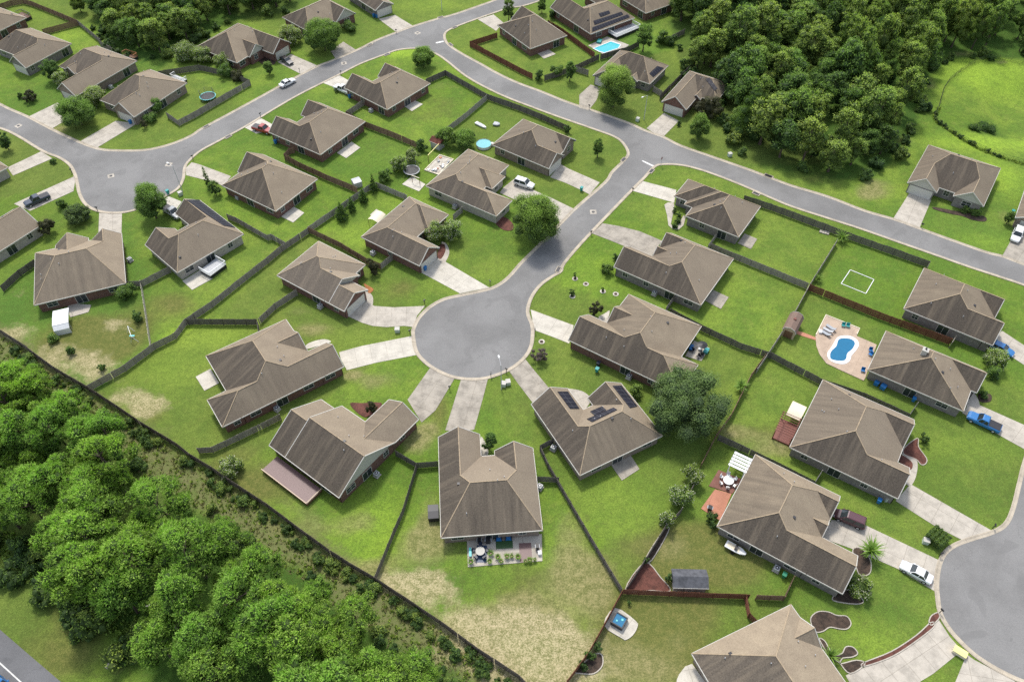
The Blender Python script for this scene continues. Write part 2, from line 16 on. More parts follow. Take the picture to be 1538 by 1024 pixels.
'fences': [('d', 1.9, 'dark brown board fence running the full length of the pine wood edge', [[-110.31, 109.81], [-100.4, 103.13], [-93.51, 98.85], [-93.44, 98.67], [-86.55, 93.86], [-78.63, 89.24], [-71.67, 84.82], [-66.1, 81.13], [-58.61, 76.65], [-55.74, 74.48], [-51.3, 71.83], [-47.75, 69.42], [-40.4, 64.76], [-34.97, 60.83], [-28.66, 56.41], [-25.05, 54.19], [-21.26, 52.03], [-16.68, 49.09], [-10.89, 45.32], [-5.06, 41.19], [0.92, 37.37], [2.0, 36.29], [5.37, 33.94]]), ('g', 1.8, 'long grey fence with visible rails climbing from the wood edge into the block', [[-78.7, 89.32], [-73.44, 94.11], [-69.42, 99.57], [-66.11, 102.28], [-65.04, 105.91], [-61.01, 110.72], [-55.68, 118.84], [-52.35, 123.65], [-49.94, 127.52], [-45.2, 133.25]]), ('v', 1.5, 'leaning pale picket fence beside the dry brown yard', [[-77.49, 117.13], [-74.75, 110.56], [-71.42, 102.47], [-70.13, 99.52]]), ('k', 1.8, 'dark fence at the left edge behind the satellite dish house', [[-105.65, 115.38], [-103.94, 120.06], [-101.89, 123.28]]), ('g', 1.8, 'short grey fence closing the gap left of the white railed deck house', [[-79.94, 116.58], [-77.1, 116.83], [-74.8, 118.91], [-72.46, 121.02]]), ('g', 1.8, 'grey fence between the solar strip house and the dark red brick house', [[-64.26, 138.11], [-62.0, 136.88], [-53.83, 130.95], [-52.96, 131.24], [-49.39, 128.65]]), ('k', 1.8, 'dark fence along the top of the lawn with the square white slab', [[-64.71, 106.01], [-50.74, 105.87], [-49.72, 102.69]]), ('g', 1.8, 'grey fence rising from the dark fence corner to the cream roofed house', [[-50.43, 106.05], [-48.06, 110.19], [-44.33, 114.16]]), ('b', 1.8, 'brown grey fence between the cream roofed house and the driveway house above it', [[-45.25, 133.54], [-37.13, 128.32], [-31.22, 123.58], [-27.84, 121.67]]), ('g', 1.8, 'short pale fence return beside the driveway house air conditioner', [[-27.84, 121.67], [-25.71, 124.65]]), ('p', 1.8, 'pale grey fence below the row of three small conifers', [[-45.25, 133.54], [-40.65, 139.24], [-33.76, 148.1], [-31.85, 149.4], [-24.89, 145.15], [-24.22, 144.5]]), ('p', 1.8, 'short grey fence piece beside the pale sided house', [[-13.17, 137.61], [-11.3, 140.37]]), ('b', 1.9, 'red brown fence below the house with the red pickup', [[-55.57, 160.51], [-54.4, 159.56], [-51.42, 157.2], [-44.19, 152.37], [-37.55, 148.35], [-36.11, 147.32]]), ('b', 1.8, 'short brown fence return at the corner of the house with the red pickup', [[-55.62, 160.65], [-54.73, 162.81], [-53.67, 163.29]]), ('b', 1.9, 'long brown fence between the two brick houses of the upper street', [[-42.92, 178.66], [-37.38, 174.14], [-29.44, 169.23], [-23.24, 164.97]]), ('g', 1.8, 'grey fence return beside the brick house with the white car', [[-42.85, 179.08], [-39.08, 184.26]]), ('k', 1.8, 'weathered dark fence around the bend of the through road', [[-23.26, 194.47], [-18.24, 198.95], [-6.63, 187.01], [2.06, 181.54], [7.65, 177.47], [14.63, 171.94]]), ('p', 1.8, 'pale grey fence between the corner lawn and the boat yard', [[-6.62, 186.58], [-12.33, 177.55], [-19.01, 168.27]]), ('r', 1.8, 'red brown fence wrapping the lawn by the top junction', [[-4.17, 219.77], [-11.99, 214.72], [2.21, 200.24], [5.76, 197.03]]), ('k', 1.8, 'dark fence behind the two small round trees at the top', [[9.1, 196.11], [13.03, 198.36], [18.04, 201.55], [24.81, 207.19]]), ('r', 1.8, 'brown fence beside the bright blue swimming pool', [[11.05, 227.08], [15.51, 221.23], [23.64, 208.16]]), ('k', 1.8, 'dark fence between the swimming pool and the tan roofed house', [[25.31, 207.19], [33.68, 211.52], [37.01, 214.49]]), ('g', 1.8, 'short fence left of the house behind the oval tree', [[18.0, 200.81], [21.28, 198.77]]), ('k', 1.8, 'dark fence up the slope between the oval tree house and the small house', [[39.58, 186.38], [40.73, 188.08], [46.05, 195.95], [51.58, 203.74]]), ('g', 1.8, 'short grey fence right of the oval tree house', [[38.23, 190.68], [40.26, 188.08]]), ('g', 1.8, 'fence behind the lawn at the edge of the top right wood', [[45.39, 216.47], [51.23, 221.58]]), ('b', 1.8, 'brown fence across the yard at the top left corner', [[-159.2, 236.94], [-155.61, 240.31], [-152.49, 241.58], [-148.96, 239.85], [-140.22, 234.34], [-130.31, 227.79]]), ('b', 1.8, 'grey brown fence between the first two yards at the top left', [[-130.31, 227.79], [-138.71, 222.33]]), ('g', 1.8, 'pale fence below the top left wood', [[-130.31, 227.79], [-119.53, 216.52], [-119.71, 215.73], [-113.49, 210.74]]), ('g', 1.8, 'weathered grey fence around the trampoline yard', [[-89.52, 178.68], [-85.56, 175.08], [-82.46, 178.65], [-71.29, 194.24]]), ('k', 1.8, 'dark fence behind the trampoline yard bushes', [[-71.29, 194.24], [-77.0, 198.31], [-87.15, 202.03], [-97.47, 198.85]]), ('k', 1.9, 'dark fence along the right side of the through road', [[53.66, 144.08], [59.31, 140.91], [71.72, 132.71], [74.32, 130.96], [88.69, 121.97], [87.3, 120.1]]), ('p', 1.7, 'thin pale fence between the two lawns and past the small barn', [[71.01, 129.18], [61.71, 115.69], [56.8, 107.99], [50.16, 98.57], [46.18, 93.19]]), ('g', 1.8, 'grey fence behind the stained driveway house running to the barn corner', [[43.26, 127.75], [54.78, 120.05], [61.29, 115.59]]), ('r', 1.9, 'red brown fence between the white rectangle lawn and the swimming pool', [[61.54, 115.23], [73.56, 107.27], [85.34, 100.26]]), ('g', 1.8, 'short pale fence right of the swimming pool house', [[86.35, 101.02], [85.08, 99.45]]), ('k', 1.8, 'long dark fence behind the crowded patio house and below the swimming pool', [[31.92, 108.46], [37.23, 104.17], [44.55, 99.13], [49.72, 96.89], [57.66, 90.47], [64.8, 87.07], [71.31, 82.52]]), ('p', 1.8, 'short pale fence stub at the right end of the pool fence', [[71.31, 82.52], [73.58, 85.05]]), ('b', 1.6, 'overgrown fence leading diagonally past the big spreading tree', [[48.49, 96.71], [44.86, 92.01], [39.6, 83.14], [35.95, 78.42], [32.38, 72.48]]), ('k', 1.8, 'dark fence behind the white flowered bushes', [[30.94, 69.26], [27.64, 63.66], [24.67, 60.72], [20.95, 55.29], [17.45, 50.44]]), ('k', 1.8, 'dark fence behind the white slatted pergola', [[36.32, 78.09], [40.05, 75.89], [44.51, 73.02], [50.82, 68.7]]), ('p', 1.8, 'short pale fence right of the white slatted pergola house', [[50.82, 68.7], [52.57, 70.91]]), ('k', 1.8, 'long dark fence between the solar array house and the dry back yard', [[4.86, 75.99], [6.12, 72.43], [9.63, 64.9], [12.4, 58.91], [15.26, 52.99], [16.63, 50.16]]), ('k', 1.8, 'dark fence stub beside the solar array house air conditioner', [[4.86, 75.99], [7.2, 77.44]]), ('k', 1.8, 'dark fence stub right of the front hipped house', [[4.26, 69.74], [7.8, 69.6]]), ('k', 1.8, 'black fence from the pine wood edge up to the gap between the driveways', [[-16.39, 72.49], [-18.01, 63.79], [-19.1, 60.22], [-21.3, 52.22]]), ('k', 1.8, 'black fence across the gap left of the front hipped house', [[-20.23, 74.98], [-16.39, 72.49], [-12.82, 72.83]]), ('r', 1.8, 'bright red brown fence behind the grey shed', [[16.82, 49.96], [21.91, 49.73], [28.26, 49.44], [35.39, 49.14], [35.91, 49.12]]), ('b', 1.8, 'brown fence continuing right of the grey shed fence', [[37.06, 49.06], [41.26, 48.86], [43.4, 52.06]]), ('r', 1.8, 'short red fence leading down to the bottom right roof', [[35.39, 49.14], [35.35, 46.3], [36.18, 45.24]]), ('r', 1.8, 'red brown fence beside the spa pad', [[16.59, 49.74], [13.53, 44.77], [10.93, 40.68], [7.7, 36.78], [6.39, 34.9]]), ('g', 1.8, 'grey fence between the long brick house and the gabled house below it', [[-54.7, 75.62], [-52.31, 75.79], [-48.32, 78.34], [-43.78, 81.33], [-41.74, 82.78]]), ('p', 1.6, 'short pale fence beside the bottom left garage wall of the pale sided house', [[42.72, 127.69], [45.31, 131.69]]), ('g', 1.7, 'short fence beside the grey brick house air conditioner', [[31.13, 109.05], [33.16, 112.24]])],
'pondf': [[152.86,203.86],[144.06,204.38],[135.69,207.76],[120.32,195.74],[112.82,182.84],[109.71,177.96],[110.38,174.78],[114.2,167.1],[118.7,161.93],[124.31,158.2],[130.57,154.84]],
'blobs': [('s',7.44,40.07,6.0,3.5,1.0),('s',1.57,40.08,6.0,3.4,0.8),('s',-6.55,45.25,7.0,3.0,0.8),('s',-16.29,51.59,5.0,2.2,0.9),('s',-0.76,41.35,8.0,4.0,0.9),('y',-2.14,51.56,10.0,2.5,-0.2),('k',-2.15,52.41,9.0,2.2,0.45),('d',3.77,46.83,8.0,4.0,0.6),('d',-2.09,46.58,8.0,3.0,0.6),('d',9.69,58.6,3.0,7.0,0.8),('d',10.75,52.67,6.0,4.0,0.6),('o',3.05,50.7,12.0,5.0,0.6),('d',13.11,51.23,3.0,4.0,0.5),('s',5.49,42.61,5.0,5.0,0.7),('d',-13.78,62.73,2.0,5.0,0.9),('d',-13.44,57.75,6.0,3.0,0.8),('s',-14.37,51.3,5.0,3.0,0.7),('d',-23.73,54.5,5.0,1.5,0.9),('d',-32.28,61.19,8.0,2.0,0.6),('y',-22.09,59.61,6.0,8.0,0.6),('d',-25.36,63.08,3.0,3.0,0.5),('d',-37.25,64.83,4.0,3.0,0.5),('o',-33.19,58.1,6.0,4.0,0.5),('d',-16.99,77.98,3.0,3.0,0.9),('d',-15.01,80.98,2.0,2.0,0.9),('o',-13.65,84.46,2.5,6.0,0.8),('s',-79.6,105.71,3.0,2.5,0.8),('o',-84.21,103.84,9.0,5.0,1.0),('o',-81.23,100.25,9.0,4.0,1.0),('s',-80.12,94.09,5.0,3.0,1.0),('s',-87.95,98.04,6.0,3.0,0.9),('s',-71.37,88.63,3.0,2.0,0.9),('s',-66.92,85.8,4.0,3.0,0.9),('o',-65.05,83.82,3.0,3.0,0.6),('d',-62.45,80.35,4.0,1.5,0.6),('s',-98.87,103.89,5.0,3.0,0.7),('s',-102.09,116.14,3.0,2.0,0.5),('k',-101.74,109.13,5.0,5.0,0.4),('o',-70.57,110.99,6.0,4.0,0.8),('o',-47.91,74.42,5.0,4.0,0.7),('o',-42.01,68.16,7.0,4.0,0.7),('d',-41.78,72.99,4.0,2.0,0.5),('d',24.3,57.96,5.0,4.0,0.6),('o',26.98,57.04,9.0,5.0,0.8),('o',33.71,55.53,9.0,4.0,0.6),('o',31.23,57.33,5.0,4.0,0.6),('o',22.45,43.61,6.0,5.0,0.6),('d',15.55,39.3,6.0,4.0,0.6),('o',18.25,40.8,9.0,6.0,0.7),('d',20.48,38.06,6.0,3.0,0.5),('d',24.98,43.08,3.0,2.0,0.5),('o',25.59,47.32,7.0,3.0,0.5),('o',-23.96,115.87,5.0,4.0,0.6),('d',-38.99,104.63,5.0,2.0,0.8),('d',-44.46,110.01,5.0,1.6,0.5),('d',-18.76,193.03,5.0,3.0,0.5),('o',-21.9,182.82,12.0,8.0,0.5),('o',-33.99,166.44,9.0,6.0,0.35),('y',-31.44,211.67,14.0,3.0,1.0),('y',-10.9,202.03,6.0,3.0,0.5),('y',139.91,226.22,9.0,4.0,0.8),('y',131.98,199.54,14.0,10.0,1.0),('y',121.72,168.05,16.0,4.0,0.9),('d',131.07,209.94,6.0,2.0,0.7),('d',113.85,195.1,3.0,4.0,0.7),('d',139.34,205.57,3.0,1.5,0.7),('d',99.64,168.14,4.0,4.0,0.5),('d',86.98,149.95,5.0,3.0,0.8),('d',83.72,146.03,4.0,2.0,0.8),('o',71.61,153.37,8.0,3.0,0.4),('d',112.3,137.77,2.0,4.0,0.7),('k',122.39,174.18,6.0,3.0,0.9),('o',57.54,188.36,4.0,4.0,0.6),('o',52.68,187.53,5.0,5.0,0.5),('y',47.17,216.28,8.0,8.0,0.6),('y',47.92,203.63,4.0,6.0,0.4),('y',-147.75,234.16,7.0,5.0,0.5),('y',-129.95,222.24,7.0,5.0,0.4),('d',-116.51,174.0,3.0,2.0,0.9),('o',-132.13,192.65,5.0,4.0,0.4),('o',-137.46,199.83,4.0,3.0,0.3),('y',23.14,144.33,8.0,6.0,-0.3),('y',15.57,120.99,10.0,8.0,0.4),('d',31.86,132.1,2.0,1.2,0.5),('y',-36.04,132.35,9.0,4.0,0.8),('y',-25.15,141.36,7.0,5.0,0.7),('k',-4.78,129.35,8.0,6.0,0.3),('y',-28.47,101.45,8.0,3.0,0.5),('d',-25.67,91.81,5.0,3.0,0.7),('d',-30.53,93.51,1.5,1.0,0.8),('k',26.47,74.93,10.0,8.0,0.4),('y',18.03,66.33,8.0,8.0,0.6),('o',1.45,86.39,4.0,6.0,0.4),('k',18.42,88.36,3.0,7.0,0.4),('o',40.33,92.45,5.0,3.0,0.3),('d',39.37,80.06,3.0,2.0,0.8),('o',44.39,80.05,7.0,3.0,0.5),('d',56.28,90.72,2.0,1.5,0.7),('d',46.03,75.6,4.0,2.0,0.7),('d',45.43,78.54,4.0,3.0,0.4),('k',78.34,67.83,12.0,8.0,0.4),('y',78.53,76.24,10.0,3.0,0.4),('k',57.91,50.0,9.0,6.0,0.3),('y',51.66,42.5,8.0,3.0,0.4),('y',117.83,153.19,5.0,10.0,0.7),('y',102.55,130.11,8.0,3.0,0.5),('y',74.23,147.36,8.0,2.0,0.2),('d',-56.35,218.8,4.0,2.0,0.6),('d',-31.27,240.37,6.0,2.0,0.3),('y',-25.79,240.34,9.0,4.0,0.6),('y',-64.91,97.08,9.0,9.0,0.7),('y',-58.05,103.76,9.0,3.0,1.0),('d',-55.7,111.93,4.0,1.5,0.4),('k',-91.78,136.7,5.0,3.0,0.3),('o',-97.31,135.52,6.0,3.0,0.4),('o',-66.81,46.74,5.0,4.0,0.5),('d',-57.88,38.98,4.0,2.0,0.4),('o',-69.55,40.25,8.0,5.0,0.3),('k',-73.45,46.75,12.0,9.0,0.35),('o',-63.16,40.23,8.0,6.0,0.4),('d',-80.56,56.12,5.0,2.0,0.4),('d',-29.5,101.37,1.0,1.0,0.1),('y',-63.2,142.65,4.0,4.0,0.3)],
'strip': [[-102.5,102.6],[-95.97,98.51],[-90.83,94.13],[-84.74,89.49],[-77.47,84.64],[-71.64,81.52],[-66.47,78.12],[-61.67,74.46],[-56.13,70.93],[-49.05,66.51],[-42.46,61.96],[-39.13,59.65],[-30.0,55.69],[-26.06,51.33],[-20.79,47.98],[-16.59,45.81],[-12.46,43.17],[-8.49,41.62],[-5.1,40.1],[-2.01,37.38]],
'pines': [[-102.73,99.33],[-86.75,90.4],[-73.14,82.16],[-60.88,73.87],[-56.8,67.47],[-48.49,62.04],[-40.14,56.91],[-33.7,54.71],[-27.11,50.48],[-19.98,47.43],[-15.73,42.6],[-8.17,39.36],[-2.67,35.39],[1.68,29.59],[-47.65,28.53],[-47.09,33.62],[-54.79,41.42],[-65.73,48.94],[-76.21,54.89],[-89.55,61.24]],
'woodr': [[54.54,281.7],[47.03,217.68],[48.74,202.84],[50.32,191.52],[54.72,183.74],[54.77,165.02],[64.49,156.83],[76.0,151.84],[85.61,152.32],[92.6,159.38],[103.02,171.98],[111.73,193.92],[124.76,207.17],[157.4,208.48],[190.88,280.94]],
'woodl': [[-144.47,269.69],[-132.64,241.24],[-124.02,226.42],[-114.66,211.97],[-104.09,206.77],[-96.46,211.14],[-91.17,218.72],[-87.02,229.93],[-74.79,234.05],[-67.11,236.57],[-63.15,249.89],[-73.02,269.3]],
'trees': [('round', 'huge round dark green tree shading the cul-de-sac street', 4.83, 131.6, 5.76, 11.0), ('spread', 'big spreading tree behind the solar array house', 30.85, 82.45, 7.25, 9.5), ('oval', 'tall oval bright green tree in front of the through road house', 26.77, 183.37, 4.9, 12.0), ('round', 'round dark green street tree hiding half of a house at the top', -53.76, 213.0, 5.4, 9.0), ('round', 'lone round tree on the bright lawn inside the street bend', -24.64, 203.79, 3.13, 5.5), ('round', 'wide dark round tree in the yard left of the corner driveway', -111.11, 175.99, 4.65, 7.0), ('myrtle', 'pale flecked bush between two houses of the top left row', -109.99, 185.07, 3.33, 5.0), ('round', 'small dark tree against the grey brick house at the top left', -125.81, 196.85, 2.49, 6.0), ('myrtle', 'loose bush with pale flowers beside the small dark tree at the top left', -122.61, 194.68, 2.39, 4.0), ('oval', 'leaning oval tree at the lower edge of the turning circle', -80.91, 138.94, 3.45, 9.0), ('spread', 'low wide dark green bush on the lawn left of the dark slab driveway', -98.02, 138.08, 2.96, 3.5), ('shrub', 'small bush left of the low wide bush near the turning circle', -103.48, 142.64, 1.53, 2.2), ('rusty', 'rusty tinged loose bush beside the satellite dish house', -103.14, 133.56, 2.25, 4.5), ('shrub', 'dense dark bush at the right rear corner of the wide hipped house', -79.14, 114.11, 2.38, 3.0), ('shrub', 'thin bush next to the leaning pale picket fence', -75.04, 107.31, 1.26, 3.0), ('shrub', 'round little bush in the left driveway lawn', -112.06, 159.41, 0.94, 1.3), ('round', 'dark tree cut by the left edge above the street', -125.39, 165.09, 1.82, 5.0), ('rusty', 'thin leafless looking bush on the top left lawn', -128.36, 186.93, 2.1, 3.0), ('shrub', 'small dark bush left of the thin bush on the top left lawn', -131.79, 188.3, 0.94, 1.8), ('oval', 'dark tree alone on the bright lawn at the top left', -132.62, 236.16, 2.36, 6.0), ('myrtle', 'wide white flowering bush behind the trampoline yard', -92.09, 208.44, 3.98, 4.5), ('myrtle', 'white flowering bush nearer the porch gable house', -87.24, 206.79, 2.97, 4.2), ('myrtle', 'pale flowering bush at the corner of the porch gable house', -80.9, 204.58, 2.75, 4.0), ('shrub', 'grey green bush hanging over the trampoline yard fence', -79.44, 199.16, 2.43, 3.5), ('rusty', 'yellowish bush on the end of the trampoline yard fence', -75.52, 197.49, 2.42, 2.2), ('oval', 'narrow dark tree at the street side of the corner house', -93.3, 181.67, 1.93, 3.8), ('shrub', 'dark clipped bush below the corner house wall', -93.37, 177.28, 1.91, 2.0), ('rusty', 'thin young tree near the street corner lawn', -94.21, 174.19, 0.99, 2.5), ('oval', 'small upright tree on the lawn above the parked white car', -67.26, 199.88, 1.36, 4.2), ('myrtle', 'loose olive bush between the two houses near the upper wood', -64.25, 217.23, 3.36, 5.0), ('shrub', 'dark bush at the front corner of the half hidden house', -48.31, 223.98, 2.3, 3.0), ('shrub', 'tiny round bush beside the white car by the garage', -47.4, 190.66, 0.57, 1.6), ('oval', 'tall narrow dark tree at the top junction', -0.83, 229.69, 1.79, 8.0), ('oval', 'narrow dark tree by the road at the top', 9.39, 234.83, 1.5, 5.0), ('shrub', 'dark bush left of the pool house at the top', 12.38, 231.78, 1.49, 3.0), ('shrub', 'round dark bush at the corner of the red brown fence', 7.54, 196.73, 1.73, 3.2), ('shrub', 'larger dark bush against the dark fence at the top', 12.6, 199.39, 2.04, 3.5), ('oval', 'small oval street tree next to the two dark bushes', 16.04, 196.07, 1.58, 6.0), ('round', 'dark tree between the blue pool and the open lawn', 37.9, 212.09, 2.79, 8.5), ('shrub', 'dense bush right of the dark pool tree', 43.6, 216.48, 2.65, 4.0), ('oval', 'dark oval tree in front of the small brick gable house', 46.99, 169.06, 2.63, 7.0), ('rusty', 'loose pale leaved tree against the small brick gable house', 51.34, 178.97, 3.98, 6.0), ('cone', 'pointed light green tree at the edge of the top right wood', 59.7, 171.08, 4.36, 15.0), ('oval', 'small street tree on the lawn by the junction', 21.11, 161.43, 1.45, 5.5), ('shrub', 'little round bush at the foot of a driveway near the wood', 43.0, 174.67, 0.77, 1.5), ('myrtle', 'left half of the broad flowering tree at the driveway house', -16.88, 131.6, 2.92, 4.8), ('myrtle', 'right half of the broad flowering tree at the driveway house', -13.13, 131.46, 2.61, 5.0), ('cone', 'largest of the small conifers along the pale grey fence', -38.48, 138.26, 1.58, 5.0), ('cone', 'small conifer second along the pale grey fence', -36.56, 141.23, 1.08, 4.0), ('cone', 'small conifer third along the pale grey fence', -34.35, 144.37, 1.21, 4.0), ('cone', 'slim upright conifer at the upper end of the pale grey fence', -32.4, 148.36, 1.07, 5.0), ('round', 'dark tree left beside the small red roofed shed', -16.22, 166.5, 2.7, 5.0), ('round', 'dark tree right beside the small round pool', -12.02, 165.0, 3.12, 5.0), ('shrub', 'bush left of the small red roofed shed', -22.38, 164.47, 1.83, 3.0), ('myrtle', 'white flecked bush left of the black round trampoline', -27.08, 156.18, 2.19, 4.0), ('myrtle', 'white flecked bush above the black round trampoline', -24.21, 159.68, 1.96, 4.0), ('shrub', 'dark bush at the end of the brown lawn fence', -30.35, 152.2, 1.75, 3.0), ('shrub', 'dark bush next to the grey storage box', -30.14, 153.0, 1.92, 3.0), ('rusty', 'reddish loose tree beside the cream roofed house', -29.49, 120.69, 1.7, 4.5), ('cone', 'narrow conifer between the turning circle and the dark brick house', -71.52, 149.85, 0.91, 6.0), ('round', 'round little tree next to the narrow conifer near the turning circle', -69.17, 147.01, 1.6, 4.0), ('rusty', 'dark reddish bush in the courtyard of the gabled house', -25.37, 84.27, 1.33, 3.5), ('round', 'dark bush in the courtyard of the front hipped house', -4.01, 76.47, 1.52, 4.5), ('rusty', 'reddish bush left of the crowded patio house entrance', 16.74, 108.38, 1.62, 4.0), ('shrub', 'dark bush at the front corner of the stained driveway house', 20.12, 120.65, 1.56, 2.4), ('shrub', 'smaller dark bush at the front corner of the stained driveway house', 22.3, 124.26, 0.98, 2.2), ('shrub', 'sapling in a round mulch ring by the cul-de-sac neck', 12.36, 114.04, 0.72, 1.8), ('shrub', 'thin sapling in the upper round mulch ring', 13.26, 119.2, 0.44, 1.8), ('shrub', 'little sapling in the middle round mulch ring', 18.8, 115.11, 0.44, 1.4), ('shrub', 'topmost dark ball bush in the white gravel bed', 37.11, 140.33, 0.71, 1.6), ('shrub', 'second dark ball bush in the white gravel bed', 37.92, 138.73, 0.78, 1.6), ('shrub', 'third dark ball bush in the white gravel bed', 37.41, 136.84, 0.9, 1.6), ('shrub', 'lowest dark ball bush in the white gravel bed', 36.58, 134.97, 0.86, 1.6), ('bare', 'pale pinkish bare bush right of the cul-de-sac circle', 5.22, 96.68, 1.68, 3.6), ('myrtle', 'upper white flowered bush behind the slatted pergola house', 30.55, 70.04, 1.95, 4.0), ('myrtle', 'large white flowered bush in the middle of the row at the yard fence', 27.89, 66.2, 2.31, 4.5), ('myrtle', 'lowest pale yellow flowered bush of the row at the yard fence', 25.03, 61.76, 1.47, 4.0), ('spiky', 'spiky palm like plant on the overgrown fence', 42.42, 89.21, 1.49, 4.0), ('shrub', 'green clipped bush below the terracotta patio', 32.5, 62.6, 1.2, 2.0), ('shrub', 'second green clipped bush touching the roof corner', 32.69, 61.18, 1.02, 2.0), ('spiky', 'big spiky leaved clump beside the long concrete driveway', 56.6, 56.43, 2.1, 4.0), ('myrtle', 'white flowered bush at the front corner of the long house', 53.08, 50.43, 2.08, 3.5), ('boxy', 'clipped dark green block hedge near the bottom right circle', 68.09, 58.87, 1.46, 2.0), ('spiky', 'pale fronded palm at the bottom right entrance', 45.93, 40.21, 1.47, 3.0), ('myrtle', 'pinkish flowered tree in front of the chimney house', 91.55, 94.9, 2.32, 4.2), ('shrub', 'dark bush under the pinkish flowered tree', 90.63, 92.25, 1.58, 2.5), ('shrub', 'low bush by the entrance of the chimney house', 87.11, 87.67, 1.04, 1.2), ('shrub', 'bush beside the red mulch bed', 72.46, 77.74, 1.11, 2.4), ('spiky', 'spiky plant standing at the road fence corner', 72.6, 130.55, 1.77, 3.0), ('spiky', 'small spiky plant at the lower fence corner of the lawn', 64.24, 117.95, 1.1, 2.5), ('oval', 'dark narrow tree left of the house at the right edge', 111.45, 136.16, 1.18, 3.6), ('shrub', 'low dark bush in front of the twin gable house', 103.5, 140.34, 1.31, 1.3), ('shrub', 'second low dark bush in front of the twin gable house', 105.75, 139.64, 1.54, 1.3), ('shrub', 'uppermost green bush of the corner bed by the red fence', 12.48, 41.76, 0.82, 2.0), ('shrub', 'middle bush of the corner bed by the red fence', 11.25, 40.53, 0.92, 1.8), ('shrub', 'dark lowest bush of the corner bed by the red fence', 10.14, 39.04, 0.91, 1.8), ('shrub', 'tiny palm on the lawn above the spa pad', 17.72, 48.43, 0.43, 1.2), ('shrub', 'bush at the narrow end of the red mulch bed', 21.04, 55.13, 0.66, 2.0), ('shrub', 'bush at the left end of the grey shed', 24.22, 52.13, 0.81, 2.2), ('myrtle', 'olive bush in the dry yard corner next to the wood strip', -48.15, 72.15, 2.4, 3.0), ('shrub', 'low dark brush in the middle of the pond basin', 122.45, 174.94, 2.8, 1.2), ('shrub', 'low brush left in the pond basin', 118.78, 173.52, 1.8, 1.0), ('shrub', 'green planting by the small round pool', -10.3, 169.55, 1.33, 2.0), ('shrub', 'dark bush by the road fence end', 14.21, 171.79, 1.07, 2.5), ('shrub', 'hedge clump between the big spreading tree and the side yard', 22.84, 88.31, 1.62, 2.5), ('shrub', 'low tuft by the dry tan soil near the wood', -85.4, 98.6, 1.15, 2.0), ('shrub', 'low tuft at the end of the slatted fence', -78.09, 94.36, 1.0, 1.6), ('shrub', 'low green tuft in the brown yard', -90.52, 101.97, 1.17, 1.5), ('shrub', 'second low green tuft in the brown yard', -90.14, 101.88, 1.38, 1.5)],
'cars': [('sedan', 'white', 'white car parked on the upper street', -61.28, 194.72, 0.84, 4.76), ('hatch', 'black', 'black hatchback at the garage of the porch gable house', -63.53, 206.12, -0.75, 4.5), ('pickup', 'white', 'white pickup half hidden beside the brick house garage', -45.7, 191.34, 2.53, 3.84), ('pickup', 'red', 'red pickup with its nose at the brick garage', -63.5, 172.74, -0.42, 3.79), ('pickup', 'navy', 'dark blue pickup on the pale driveway left of the turning circle', -110.03, 144.61, -2.42, 4.83), ('pickup', 'grey', 'grey pickup beside the solar strip house garage', -77.37, 140.13, -0.66, 3.03), ('suv', 'white', 'white SUV on the wide white driveway behind the huge round tree', 2.99, 150.2, -0.48, 4.82), ('suv', 'white', 'white pickup truck like car at the right edge garage', 111.65, 131.64, -2.17, 6.52), ('hatch', 'blue', 'blue compact car beside the chimney house', 94.93, 98.66, -0.73, 3.34), ('pickup', 'blue', 'bright blue pickup with a black bed cover', 84.58, 81.51, 2.51, 5.75), ('minivan', 'maroon', 'maroon minivan at the top of the long driveway', 55.11, 62.38, 2.65, 4.24), ('sedan', 'white', 'long white sedan at the foot of the long driveway', 62.88, 53.17, 2.51, 5.16), ('hatch', 'blue', 'blue car on the highway in the bottom left corner', -72.61, 36.55, -0.51, 4.18)],
'mb': [[-4.0,92.61],[-1.09,93.66],[-11.63,89.51],[-17.87,111.58],[-4.57,117.12],[28.4,147.69],[17.63,132.64],[4.55,103.58],[20.49,182.52],[-47.38,199.67],[-65.45,179.13],[-59.06,200.92],[-34.2,222.71],[-78.29,160.82],[-106.22,155.66],[91.79,134.85],[67.72,56.09],[78.15,60.96],[64.51,46.97],[-95.07,141.32],[-20.2,103.43]],
'ac': [[-39.1,110.66],[-30.14,126.57],[-13.06,142.08],[-23.17,71.11],[29.44,114.08],[7.21,76.36],[4.62,68.57],[22.01,92.19],[-42.89,84.96],[41.32,53.85],[-36.9,181.44],[-109.05,193.03],[-82.26,124.59],[-63.78,145.68]],
'ub': [[-22.75,104.13],[-77.58,147.11],[-1.57,90.5],[-56.38,43.13],[66.31,58.5],[53.76,161.72],[32.68,176.95],[-0.75,90.92],[-78.36,54.98],[62.59,66.2]],
'inl': [[27.5,160.23],[33.74,155.72],[9.88,121.65],[57.33,147.04],[61.48,153.54],[61.76,153.54],[-78.62,174.86],[-71.91,170.35],[-35.77,210.51],[-17.73,215.88],[-17.03,226.12],[-41.29,215.89],[-21.6,232.32],[61.53,153.75]],
'mh': [[18.68,140.57],[-127.22,175.37],[-96.38,154.37],[-83.71,158.83],[-27.89,222.8],[-47.42,205.76]],
